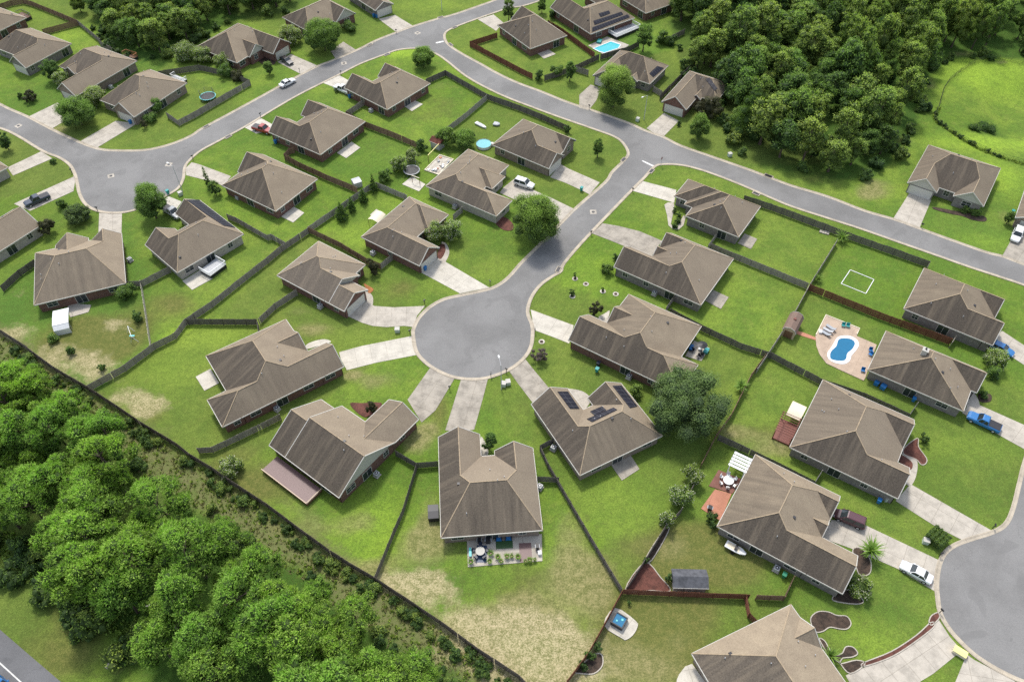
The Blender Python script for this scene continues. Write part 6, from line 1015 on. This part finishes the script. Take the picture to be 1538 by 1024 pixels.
for col, p, lab in D['bins']:
    t = thing('wheeled_bin', lab, 'bin', (p[0], p[1], .06), -.58); a = MB(); z0, z1 = .08, 1.0
    loft(a, [[(-.22, -.25, z0), (.22, -.25, z0), (.22, .25, z0), (-.22, .25, z0)], [(-.3, -.34, z1), (.3, -.34, z1), (.3, .34, z1), (-.3, .34, z1)]]); a.build('body', M[col], t)
    a = MB(); a.box(-.33, .33, -.37, .38, 1.0, 1.07); a.build('lid', M[col], t); a = MB(); a.beam((-.26, .38, .98), (.26, .38, .98), .05); a.build('handle', M['dark'], t)
# storm drains and manholes
a = MB(); a.box(-.95, .95, -.55, .45, 0, .135); b = MB(); b.box(-.75, .75, -.38, .3, .135, .16)
def kerb_dir(p):
    best = 1e9; an = 0
    for P in B + [B4]:
        for q, r in zip(P, P[1:]):
            d = math.dist(((q[0] + r[0]) / 2, (q[1] + r[1]) / 2), p)
            if d < best: best = d; an = math.atan2(r[1] - q[1], r[0] - q[0])
    return an
copyset('storm_drain', 'dark storm drain inlet set in a concrete apron at the kerb', 'storm drain', [('apron', a.mesh('apron', M['kerb'])), ('grate', b.mesh('grate', M['dark']))], D['inl'], 'storm drain inlets along the kerbs', lambda i: kerb_dir(D['inl'][i]))
a = MB(); a.box(-.75, .75, -.75, .75, 0, .034); b = MB(); b.cyl((0, 0), .36, .03, .045, 20)
copyset('manhole', 'round dark manhole cover in a pale square patch of the road', 'manhole', [('collar', a.mesh('collar', M['c'])), ('cover', b.mesh('cover', M['dark']))], D['mh'], 'manhole covers in the streets', lambda i: i)
a = MB(); a.cyl((0, 0), .62, 0, .06, 20); b = MB(); b.cyl((0, 0), .34, .06, .075, 16)
copyset('mulch_ring', 'pale round ring of edging with mulch on the lawn', 'mulch ring', [('edging', a.mesh('edging', M['soil_w'])), ('mulch', b.mesh('mulch', M['soil_k']))], D['rings'], 'mulch rings on the lawns')
LL = ['slender street lamp at the lower edge of the central cul-de-sac', 'slender street lamp leaning over the upper left turning circle', 'pale street lamp in front of the oval tree house', 'street lamp at the upper edge near the white garage']
for i, (p, q) in enumerate(D['lamps']):
    t = thing('street_lamp', LL[i], 'street lamp', (*p, 0)); d = Vector((q[0] - p[0], q[1] - p[1])); L = min(2.2, max(1.2, d.length)); d.normalize()
    a = MB(); a.cyl((0, 0), .09, 0, 7.2, 8, .055); a.build('pole', M['lightgrey'], t)
    a = MB(); a.beam((0, 0, 7.1), (d.x * L, d.y * L, 7.4), .06); a.build('arm', M['lightgrey'], t)
    a = MB(); a.beam((d.x * L, d.y * L, 7.4), (d.x * (L + .6), d.y * (L + .6), 7.42), .28, .14); a.build('lamp_head', M['white'], t)
(px_, py_), ph = D['pole']; t = thing('utility_pole', 'leaning grey utility pole with a small crossarm in the pine wood edge', 'utility pole', (px_, py_, 0)); t.rotation_euler = (0, -.12, 0)
a = MB(); a.cyl((0, 0), .15, 0, ph, 10, .1); a.build('pole', M['f_p'], t); a = MB(); a.beam((-.7, 0, ph - .4), (.7, 0, ph - .4), .12); a.build('crossarm', M['f_p'], t); a = MB(); a.cyl((.25, 0), .12, ph - .9, ph - .5, 8); a.build('transformer', M['lightgrey'], t)
t = thing('stop_sign', 'red stop sign at the mouth of the cul-de-sac street', 'stop sign', (*D['stopsign'], 0), .9); a = MB(); a.beam((0, 0, 0), (0, 0, 2.5), .06); a.build('post', M['lightgrey'], t)
a = MB(); P8 = [(.38 * math.cos(math.pi / 8 + i * math.pi / 4), .38 * math.sin(math.pi / 8 + i * math.pi / 4)) for i in range(8)]
a.face([(x, .04, 2.2 + z) for x, z in P8][::-1]); a.face([(x, .06, 2.2 + z) for x, z in P8]); so = a.build('sign_plate', M['red'], t)
tx = bpy.data.curves.new('sign_text', 'FONT'); tx.body = 'STOP'; tx.size = .26; tx.align_x = 'CENTER'; tx.align_y = 'CENTER'; tx.extrude = .003; tx.materials.append(M['white'])
tmp = bpy.data.objects.new('lettering_curve', tx); tme = bpy.data.meshes.new_from_object(tmp); bpy.data.objects.remove(tmp)
to = link('lettering', tme); to.parent = so; to.location = (0, .066, 2.2); to.rotation_euler = (math.pi / 2, 0, math.pi)

def quadlegs(mb, L, W, h, w=.1, nx=2, ny=2):
    for i in range(nx):
        for j in range(ny):
            x = -L / 2 + w / 2 + (L - w) * i / (nx - 1); y = -W / 2 + w / 2 + (W - w) * j / (ny - 1); mb.box(x - w / 2, x + w / 2, y - w / 2, y + w / 2, 0, h)
def gable_roof(mb, L, W, h, rise, ov=.15):
    x, y = L / 2 + ov, W / 2 + ov
    mb.face([(-x, -y, h), (x, -y, h), (x, 0, h + rise), (-x, 0, h + rise)]); mb.face([(x, y, h), (-x, y, h), (-x, 0, h + rise), (x, 0, h + rise)])
    mb.face([(-x, -y, h), (-x, 0, h + rise), (-x, y, h)]); mb.face([(x, y, h), (x, 0, h + rise), (x, -y, h)]); mb.face([(-x, y, h), (x, y, h), (x, -y, h), (-x, -y, h)])
def chair(t, w, d, mat, seat=.42):
    a = MB(); a.box(-w / 2, w / 2, -d / 2, d / 2, seat - .05, seat); a.build('seat', mat, t); a = MB(); a.box(-w / 2, w / 2, d / 2 - .06, d / 2, seat, .95); a.build('backrest', mat, t)
    for sx in (-1, 1):
        for sy in (-1, 1): a = MB(); a.beam((sx * (w / 2 - .03), sy * (d / 2 - .03), 0), (sx * (w / 2 - .03), sy * (d / 2 - .03), seat), .05); a.build('leg', mat, t)
def misc(k, lab, x, y, rz, L, W, h):
    zb = .1
    if k in ('shed', 'barn', 'shedred'):
        t = thing('garden_shed', lab, 'shed', (x, y, 0), rz)
        if k == 'barn':
            a = MB(); a.box(-L / 2 + .1, L / 2 - .1, -W / 2 + .1, W / 2 - .1, 0, 1.9); a.build('wall', M['tan'], t)
            prof = [(-L / 2 - .1, 1.85), (-L / 2 + .35, 2.65), (0, 3.0), (L / 2 - .35, 2.65), (L / 2 + .1, 1.85)]; a = MB(); y0, y1 = -W / 2 - .1, W / 2 + .1
            for p, q in zip(prof, prof[1:]): a.face([(p[0], y0, p[1]), (p[0], y1, p[1]), (q[0], y1, q[1]), (q[0], y0, q[1])][::-1])
            a.build('roof', plain('brown_barn_roof', (.22, .155, .125), .9, .1, .1), t)
            a = MB(); a.face([(p[0] * .97, -W / 2 + .09, p[1] - .04) for p in prof][::-1]); a.face([(p[0] * .97, W / 2 - .09, p[1] - .04) for p in prof]); a.build('gable', M['tan'], t)
            a = MB()
            for yy in (y0 - .01, y1 + .01):
                for p, q in zip(prof, prof[1:]): a.beam((p[0], yy, p[1]), (q[0], yy, q[1]), .05, .14)
            a.build('trim', M['trim'], t); a = MB(); a.box(-.8, .8, -W / 2 + .04, -W / 2 + .1, .05, 1.8); a.build('door', M['brown'], t)
            a = MB(); a.box(-.25, .25, .1, .6, 2.8, 3.15); a.build('roof_vent', M['rust'], t)
        else:
            hw = h
            a = MB(); a.box(-L / 2 + .1, L / 2 - .1, -W / 2 + .1, W / 2 - .1, 0, hw); a.build('wall', M['siding' if k == 'shed' else 'lightgrey'], t)
            a = MB(); gable_roof(a, L, W, hw, .75); a.build('roof', plain('shed_shingles', (.115, .118, .13) if k == 'shed' else (.17, .06, .045), .85, .2, .25, 1.2), t)
            a = MB(); a.box(-.75, .75, -W / 2 + .04, -W / 2 + .1, .05, 1.75); d = a.build('door', M['trim'], t); a = MB(); a.box(.02, .08, -W / 2 + .0, -W / 2 + .04, .9, 1.1); a.build('handle', M['dark'], d)
            a = MB(); a.box(-L / 2 - .17, L / 2 + .17, -W / 2 - .18, -W / 2 - .14, hw - .1, hw + .02); a.build('trim', M['trim'], t)
    elif k in ('box', 'bigbox', 'whitebox', 'bluebox', 'tealbox', 'darkbox'):
        cols = dict(box='lightgrey', bigbox='cream', whitebox='white', bluebox='blue', tealbox='teal', darkbox='dark')
        t = thing('storage_box', lab, 'storage box', (x, y, zb if k != 'box' else 0), rz); a = MB(); a.box(-L / 2, L / 2, -W / 2, W / 2, 0, h * .86); a.build('body', M[cols[k]], t)
        a = MB(); gable_roof(a, L, W, h * .86, h * .12, .03); a.build('lid', M['yellow' if k == 'bigbox' else cols[k]], t)
    elif k == 'tent':
        t = thing('fabric_canopy', lab, 'canopy', (x, y, 0), rz); a = MB(); gable_roof(a, L, W, h - .4, .12, .05); a.build('canopy_top', M['white'], t)
        a = MB(); a.face([(-L / 2 - .05, -W / 2, h - .42), (L / 2 + .05, -W / 2, h - .42), (L / 2, -W / 2 - .9, h - 1.1), (-L / 2, -W / 2 - .9, h - 1.1)][::-1]); a.face([(-L / 2, -W / 2 - .9, 0.02), (L / 2, -W / 2 - .9, 0.02), (L / 2, -W / 2 - .9, h - 1.1), (-L / 2, -W / 2 - .9, h - 1.1)]); a.build('side_sheet', M['white'], t)
        for sx in (-1, 1):
            for sy in (-1, 1): a = MB(); a.beam((sx * L / 2, sy * W / 2, 0), (sx * L / 2, sy * W / 2, h - .4), .06); a.build('leg', M['lightgrey'], t)
    elif k == 'canopy':
        t = thing('garden_canopy', lab, 'canopy', (x, y, 0), rz); a = MB(); n = 8
        P = [(-W / 2 + W * i / n, h - .45 + .45 * math.sin(math.pi * i / n)) for i in range(n + 1)]
        for p, q in zip(P, P[1:]): a.face([(-L / 2, p[0], p[1]), (L / 2, p[0], p[1]), (L / 2, q[0], q[1]), (-L / 2, q[0], q[1])])
        a.build('canopy_top', M['cream'], t)
        for sx in (-1, 1):
            for sy in (-1, 1): a = MB(); a.beam((sx * (L / 2 - .05), sy * (W / 2 - .05), 0), (sx * (L / 2 - .05), sy * (W / 2 - .05), h - .42), .06); a.build('leg', M['brown'], t)
    elif k == 'tub':
        t = thing('hot_tub', lab, 'hot tub', (x, y, .14), rz); L = W = 1.95; a = MB(); w = .17
        a.box(-L / 2, L / 2, -W / 2, -W / 2 + w, 0, h); a.box(-L / 2, L / 2, W / 2 - w, W / 2, 0, h); a.box(-L / 2, -L / 2 + w, -W / 2 + w, W / 2 - w, 0, h); a.box(L / 2 - w, L / 2, -W / 2 + w, W / 2 - w, 0, h); a.build('casing', M['dark'], t)
        a = MB(); a.box(-L / 2 + w, L / 2 - w, -W / 2 + w, W / 2 - w, .1, h - .12); a.build('water', M['water'], t)
        a = MB(); a.cyl((.35, .3), .2, h - .12, h - .08, 10); a.cyl((-.3, -.25), .16, h - .12, h - .08, 10); a.build('headrest', M['turq'], t)
    elif k in ('pergred', 'pergwhite'):
        red = k == 'pergred'; mt = M['rust'] if red else M['white']
        t = thing('pergola', lab, 'pergola', (x, y, 0), rz)
        if red: L = max(L, 3.2)
        for sx in (-1, 1):
            for sy in (-1, 1): a = MB(); a.box(sx * (L / 2 - .1) - .08, sx * (L / 2 - .1) + .08, sy * (W / 2 - .1) - .08, sy * (W / 2 - .1) + .08, 0, h); a.build('post', mt, t)
        a = MB()
        for sx in (-1, 1): a.box(sx * (L / 2 - .1) - .05, sx * (L / 2 - .1) + .05, -W / 2, W / 2, h, h + .16)
        a.build('beam', mt, t); n = 9 if red else 5; w = .07 if red else W / 5 * .70
        a = MB()
        for i in range(n): yy = -W / 2 + W * (i + .5) / n; a.box(-L / 2 - .2, L / 2 + .2, yy - w / 2, yy + w / 2, h + .16, h + (.26 if red else .20))
        a.build('slats', mt, t)
        if red: a = MB(); a.box(-L / 2 + .1, L / 2, -W / 2 + .1, W / 2, 0, .35); a.build('deck', M['rust'], t)
    elif k.startswith('deck'):
        mt = M[dict(deckpink='pink', deckwhite='lightgrey', deckorange='brown', deckdark='brown')[k]]; rm = M[dict(deckpink='tan', deckwhite='white', deckorange='orange', deckdark='dark')[k]]
        t = thing('wooden_deck', lab, 'deck', (x, y, 0), rz); a = MB(); n = max(2, int(W / .15)); sgn = 1
        for i in range(n): a.box(-L / 2, L / 2, -W / 2 + W * i / n + .006, -W / 2 + W * (i + 1) / n - .006, h - .05, h)
        a.build('floor_boards', mt, t); a = MB(); a.box(-L / 2 + .04, L / 2 - .04, -W / 2 + .04, W / 2 - .04, 0.02, h - .06); a.build('skirt', M['dark'] if k != 'deckpink' else M['brown'], t)
        r = MB(); rh = h + (.95 if k != 'deckpink' else .35); E = [((-L / 2, W / 2), (-L / 2, -W / 2)), ((-L / 2, -W / 2), (L / 2, -W / 2)), ((L / 2, -W / 2), (L / 2, W / 2))]
        if k == 'deckpink': E = [((-L / 2, -W / 2), (L / 2, -W / 2)), ((L / 2, -W / 2), (L / 2, W / 2))]
        if k in ('deckorange', 'deckdark'): E = [((-L / 2, W / 2), (L / 2, W / 2)), ((L / 2, W / 2), (L / 2, -W / 2)), ((-L / 2, W / 2), (-L / 2, -W / 2))]
        for p, q in E:
            r.beam((*p, rh), (*q, rh), .12, .07); LL_ = math.dist(p, q); n = max(1, int(LL_ / .28))
            for i in range(n + 1): xx, yy = p[0] + (q[0] - p[0]) * i / n, p[1] + (q[1] - p[1]) * i / n; r.beam((xx, yy, h - .05), (xx, yy, rh), .05)
        r.build('railing', rm, t)
    elif k == 'sandbox':
        t = thing('play_area', lab, 'play area', (x, y, 0), rz); a = MB(); w = .18
        a.box(-L / 2, L / 2, -W / 2, -W / 2 + w, 0, .28); a.box(-L / 2, L / 2, W / 2 - w, W / 2, 0, .28); a.box(-L / 2, -L / 2 + w, -W / 2 + w, W / 2 - w, 0, .28); a.box(L / 2 - w, L / 2, -W / 2 + w, W / 2 - w, 0, .28); a.build('timber_edge', M['cream'], t)
        a = MB(); a.box(-L / 2 + w, L / 2 - w, -W / 2 + w, W / 2 - w, 0, .12); a.build('sand', M['soil_w'], t)
        for i in range(16):
            a = MB(); xx, yy, s = rng.uniform(-L / 2 + .4, L / 2 - .4), rng.uniform(-W / 2 + .4, W / 2 - .4), rng.uniform(.12, .35); a.box(xx - s, xx + s * .8, yy - s * .7, yy + s, .12, .12 + s * rng.uniform(.5, 1.6)); a.build('toy', M[rng.choice(['orange', 'teal', 'dark', 'grey', 'rust', 'white'])], t)
    elif k in ('boat', 'boatt'):
        t = thing('small_boat', lab, 'boat', (x, y, 0), rz)
        if k == 'boatt': L, W = 3.4, 1.35
        z0 = .35 if k == 'boatt' else 0; S = []
        for u in (-.5, -.3, 0, .25, .42, .5):
            w = W / 2 * (1 - max(0, (u - .05) / .47) ** 2.2 * .93); S.append([(u * L, -w * .7, z0), (u * L, w * .7, z0), (u * L, w, z0 + .45), (u * L, w * .93, z0 + .5), (u * L, -w * .93, z0 + .5), (u * L, -w, z0 + .45)])
        a = MB(); loft(a, S); a.build('hull', M['white' if 'grey' not in lab else 'grey'], t)
        a = MB(); a.box(-L * .42, L * .18, -W * .33, W * .33, z0 + .505, z0 + .54); a.build('cockpit', M['cream' if k == 'boatt' else 'lightgrey'], t)
        if k == 'boatt':
            a = MB(); a.box(-.2, .2, -.4, .4, z0 + .54, z0 + .95); a.build('console', M['dark'], t)
            for s in (-1, 1): a = MB(); a.box(-.5, .1, s * .72 - .08, s * .72 + .08, 0, .45); a.build('wheel', M['tyre'], t)
    elif k.startswith('rug'):
        t = thing('outdoor_rug', lab, 'rug', (x, y, .106), rz); a = MB(); a.box(-L / 2, L / 2, -W / 2, W / 2, 0, .012); a.build('rug', M[dict(rugblue='rug', ruggreen='darkgreen', rugpink='pink')[k]], t)
    elif k == 'sofa':
        t = thing('garden_sofa', lab, 'sofa', (x, y, .1), rz); W = max(W, .8)
        a = MB(); a.box(-L / 2, L / 2, -W / 2, W / 2, .12, .42); a.build('seat', M['blue'], t); a = MB(); a.box(-L / 2, L / 2, W / 2 - .18, W / 2, .42, .85); a.build('backrest', M['navy'], t)
        for s in (-1, 1): a = MB(); a.box(s * L / 2 - .08, s * L / 2 + .08, -W / 2 + .01, W / 2 - .01, 0, .6); a.build('armrest', M['dark'], t)
    elif k == 'grill':
        t = thing('gas_grill', lab, 'grill', (x, y, .1), rz); W = min(W, .75); a = MB(); a.box(-L * .3, L * .3, -W / 2, W / 2, .1, .8); a.build('cabinet', M['dark'], t)
        a = MB(); a.box(-L * .32, L * .32, -W / 2, W / 2, .8, h); a.build('hood', M['black'], t)
        for s in (-1, 1): a = MB(); a.box(s * L * .32, s * L * .5, -W / 2 + .08, W / 2 - .08, .78, .83) if s > 0 else a.box(-L * .5, -L * .32, -W / 2 + .08, W / 2 - .08, .78, .83); a.build('side_shelf', M['grey'], t)
    elif k == 'lounger':
        t = thing('sun_lounger', lab, 'lounger', (x, y, .13), rz)
        if W > L: L, W = W, L; t.rotation_euler[2] += math.pi / 2
        mt = M['turq' if 'turq' in lab else ('lightgrey' if 'pale' in lab else 'grey')]
        a = MB(); a.box(-L / 2, L * .2, -W / 2 + .02, W / 2 - .02, .3, .38); a.build('seat', mt, t); a = MB(); a.beam((L * .2, 0, .34), (L / 2, 0, .72), W - .04, .07); a.build('backrest', mt, t)
        for sx in (-1, 1):
            for sy in (-1, 1): a = MB(); a.box(sx * L * .38 - .03, sx * L * .38 + .03, sy * (W / 2 - .06) - .03, sy * (W / 2 - .06) + .03, 0, .3); a.build('leg', M['dark'], t)
    elif k.endswith('chair'):
        t = thing('garden_chair', lab, 'chair', (x, y, .12), rz + rng.uniform(-.5, .5)); chair(t, .7, .65, M[dict(tealchair='teal', bluechair='blue', blackchair='dark')[k]])
    elif k == 'umbrella':
        t = thing('patio_umbrella', lab, 'umbrella', (x, y, .1), rz); a = MB(); a.cyl((0, 0), 1.0, h - .3, h, 10, .05, False); a.build('canopy', M['black'], t); a = MB(); a.cyl((0, 0), .03, 0, h - .02, 8); a.build('pole', M['dark'], t); a = MB(); a.cyl((0, 0), .25, 0, .08, 12); a.build('base', M['dark'], t)
    elif k in ('pad', 'slabwhite'):
        t = thing('concrete_slab', lab, 'slab', (x, y, 0), rz); n = 1 if k == 'pad' else 4
        for i in range(n): a = MB(); w = L / n; a.box(-L / 2 + i * w + .02, -L / 2 + (i + 1) * w - .02, -W / 2, W / 2, 0, h * rng.uniform(.7, 1)); a.build('stone' if n > 1 else 'slab', M['c'], t)
for q in D['misc']: misc(*q)
# pools
for (kind, P, Q), lab in zip(D['pools'], ('kidney shaped blue swimming pool with a thick white rim', 'bright turquoise rectangular swimming pool at the top')):
    t = thing('swimming_pool', lab, 'swimming pool', (P[0][0], P[0][1], 0)); o = P[0]; P1 = [(p[0] - o[0], p[1] - o[1]) for p in P]; 
    P1 = smooth(P1, 5, True) if kind == 'kidney' else P1
    a = MB(); a.prism(P1, .05, .145 if kind == 'kidney' else .125); a.build('water', M['water' if kind == 'kidney' else 'water2'], t)
    if Q: Q1 = smooth([(p[0] - o[0], p[1] - o[1]) for p in Q], 5, True); 
    else: cx = sum(p[0] for p in P1) / len(P1); cy = sum(p[1] for p in P1) / len(P1); Q1 = [(cx + (p[0] - cx) * 1.09, cy + (p[1] - cy) * 1.12) for p in P1]
    a = MB(); n = len(P1)
    if Q:
        # rim: ring between the two outlines, sampled by angle around the pool middle
        cx = sum(p[0] for p in P1) / n; cy = sum(p[1] for p in P1) / n
        q2 = []
        for p in P1:
            best = min(Q1, key=lambda r: math.dist(r, p)); q2.append(best)
        Q1 = q2
    for i in range(n):
        j = (i + 1) % n; z = .175; a.face([(*Q1[i], z), (*Q1[j], z), (*P1[j], z), (*P1[i], z)]); a.face([(*P1[i], .1), (*P1[j], .1), (*P1[j], z), (*P1[i], z)]); a.face([(*Q1[i], z), (*Q1[j], z), (*Q1[j], .1), (*Q1[i], .1)])
    a.build('rim', M['white'], t)
x, y, r = D['roundpool']; t = thing('garden_pool', 'small round pale blue pool beside the dark trees', 'pool', (x, y, 0)); a = MB(); a.cyl((0, 0), r, 0, .75, 28, cap=False); a.cyl((0, 0), r + .08, .74, .8, 28, cap=False); a.build('wall', M['white'], t); a = MB(); a.cyl((0, 0), r - .02, .1, .66, 28); a.build('water', M['water3'], t)
a = MB(); a.box(r - .1, r + .5, -.3, .3, 0, .9); a.build('ladder', M['white'], t)
for x, y, r, lab in D['tramp']:
    t = thing('trampoline', lab, 'trampoline', (x, y, 0)); a = MB(); a.cyl((0, 0), r, .78, .84, 24); a.build('mat', M['dark'], t)
    a = MB(); n = 24
    for i in range(n):
        a1, a2 = 2 * math.pi * i / n, 2 * math.pi * (i + 1) / n; c1, s1, c2, s2 = math.cos(a1), math.sin(a1), math.cos(a2), math.sin(a2)
        a.face([(r * c1, r * s1, .86), ((r + .25) * c1, (r + .25) * s1, .86), ((r + .25) * c2, (r + .25) * s2, .86), (r * c2, r * s2, .86)])
    a.build('rim', M['turq' if 'blue' in lab else 'lightgrey'], t)
    a = MB(); b_ = MB()
    for i in range(48):
        c1, s1 = math.cos(2 * math.pi * i / 48) * r, math.sin(2 * math.pi * i / 48) * r; a.beam((c1, s1, .86), (c1, s1, 2.35), .02)
    for z in (1.2, 1.6, 2.0, 2.35):
        for i in range(24):
            p1 = (r * math.cos(2 * math.pi * i / 24), r * math.sin(2 * math.pi * i / 24), z); p2 = (r * math.cos(2 * math.pi * (i + 1) / 24), r * math.sin(2 * math.pi * (i + 1) / 24), z); a.beam(p1, p2, .02)
    a.build('net', M['black'], t)
    for i in range(6): q = MB(); c1, s1 = math.cos(i * math.pi / 3) * (r + .12), math.sin(i * math.pi / 3) * (r + .12); q.beam((c1, s1, 0), (c1, s1, 2.4), .06); q.build('pole', M['grey'], t)
for (p, r, n, k, lab) in D['tables']:
    t = thing('garden_table', lab.split(' with ')[0] + (' on the dark blue rug' if k == 'n' else ' on the brick patio'), 'table', (*p, .12)); mt = M['siding'] if k == 'n' else M['white']
    a = MB(); a.cyl((0, 0), r, .68, .73, 20); a.build('tabletop', mt, t); a = MB(); a.cyl((0, 0), .05, 0, .68, 8); a.build('pedestal', mt, t); a = MB(); a.cyl((0, 0), .3, 0, .05, 14); a.build('foot', mt, t)
    for i in range(n):
        an = i * 2 * math.pi / n + .3; c = thing('garden_chair', ('blue' if k == 'n' else 'white') + ' chair around the round table ' + ('on the dark blue rug' if k == 'n' else 'on the brick patio'), 'chair', (p[0] + math.cos(an) * (r + .4), p[1] + math.sin(an) * (r + .4), .12), an - math.pi / 2, 'chairs around the table ' + ('on the blue rug' if k == 'n' else 'on the brick patio')); chair(c, .55, .5, M['navy' if k == 'n' else 'white'])
pot = MB(); pot.cyl((0, 0), .16, 0, .38, 10, .22); POTM = pot.mesh('pot', M['brown']); pl = spiky_proto(.5, .45)[0]
for i, p in enumerate(D['pots']):
    t = thing('potted_plant', 'potted plant on the front patio slab', 'potted plant', (*p, .11), i, 'potted plants on the front patio'); link('pot', POTM, t); o = link('leaves', pl, t, (0, 0, .26)); s = rng.uniform(.7, 1.3); o.scale = (s, s, s)
P = D['rect']; t = thing('lawn_frame', 'white rectangular frame lying flat on the lawn', 'frame', (*P[0], 0)); o = P[0]
for a_, b_ in zip(P, P[1:] + P[:1]): a = MB(); a.beam((a_[0] - o[0], a_[1] - o[1], .05), (b_[0] - o[0], b_[1] - o[1], .05), .14, .08); a.build('rail', M['white'], t)
for P in D['edge']: o = ribbon('deck_edging', P, .2, .22, M['cream'], kind='structure', z0=0)
S = D['swing']; t = thing('swing_frame', 'small white metal swing frame by the leaning picket fence', 'swing', (*S[0], 0)); dx, dy = S[1][0] - S[0][0], S[1][1] - S[0][1]
a = MB(); a.beam((0, 0, 1.8), (dx, dy, 1.8), .08); a.build('beam', M['white'], t)
for q in ((0, 0), (dx, dy)):
    for s in (-1, 1): a = MB(); a.beam((q[0], q[1], 1.8), (q[0] + s * .7, q[1] + s * .2, 0), .07); a.build('leg', M['white'], t)
a = MB(); a.box(dx / 2 - .5, dx / 2 + .5, dy / 2 - .2, dy / 2 + .2, .45, .5); a.build('seat', M['turq'], t)
for i, (p, q) in enumerate(D['play']):
    t = thing('swing_frame', ('yellow beam swing frame beside the sandy play area', 'timber swing beam over the pale slab behind the pale sided house')[i], 'swing', (*p, 0)); dx, dy = q[0] - p[0], q[1] - p[1]
    a = MB(); a.beam((0, 0, 2.0), (dx, dy, 2.0), .14); a.build('beam', M['yellow' if i == 0 else 'cream'], t)
    for u in (0, 1): a = MB(); a.beam((dx * u, dy * u, 0), (dx * u, dy * u, 2.0), .12); a.build('post', M['brown'], t)

# ---------------------------------------------------------------- light, sky, camera
el, azv = math.radians(58), math.radians(104)       # azv: direction towards the sun, counter-clockwise from +x
sd = Vector((math.cos(el) * math.cos(azv), math.cos(el) * math.sin(azv), math.sin(el)))
sun = bpy.data.lights.new('sun', 'SUN'); sun.energy = 3.15; sun.angle = math.radians(8); sun.color = (1.0, .955, .88)
so = bpy.data.objects.new('sun', sun); C.objects.link(so); so.rotation_euler = sd.to_track_quat('Z', 'Y').to_euler()
w = bpy.data.worlds.new('World'); bpy.context.scene.world = w; w.use_nodes = True; nt = w.node_tree
bg = nt.nodes['Background']; sky = nt.nodes.new('ShaderNodeTexSky'); sky.sky_type = 'NISHITA'; sky.sun_disc = False
sky.sun_elevation = el; sky.sun_rotation = math.pi / 2 - azv; sky.air_density = 1.2; sky.dust_density = 2.0
hs_ = nt.nodes.new('ShaderNodeHueSaturation'); hs_.inputs['Saturation'].default_value = .62; nt.links.new(sky.outputs[0], hs_.inputs['Color']); nt.links.new(hs_.outputs[0], bg.inputs[0]); bg.inputs[1].default_value = .235
cam = bpy.data.cameras.new('camera'); co = bpy.data.objects.new('camera', cam); C.objects.link(co)
cam.sensor_width = 36; cam.lens = F_PX / 1538 * 36; cam.clip_end = 6000; cam.clip_start = 1
c_, s_ = math.cos(ROLL), math.sin(ROLL); X = Vector((1, 0, 0)); Dn = Vector((0, -math.sin(TILT), -math.cos(TILT))); Fw = Vector((0, math.cos(TILT), -math.sin(TILT)))
rt = c_ * X - s_ * Dn; dn = s_ * X + c_ * Dn
co.matrix_world = Matrix.Translation((0, 0, CAM_H)) @ Matrix((rt, -dn, -Fw)).transposed().to_4x4()
sc = bpy.context.scene; sc.camera = co
sc.view_settings.view_transform = 'Standard'; sc.view_settings.look = 'None'; sc.view_settings.exposure = 0; sc.view_settings.gamma = 1
sc.cycles.use_denoising = False; sc.cycles.max_bounces = 6; sc.cycles.diffuse_bounces = 3; sc.cycles.transmission_bounces = 2; sc.cycles.glossy_bounces = 2
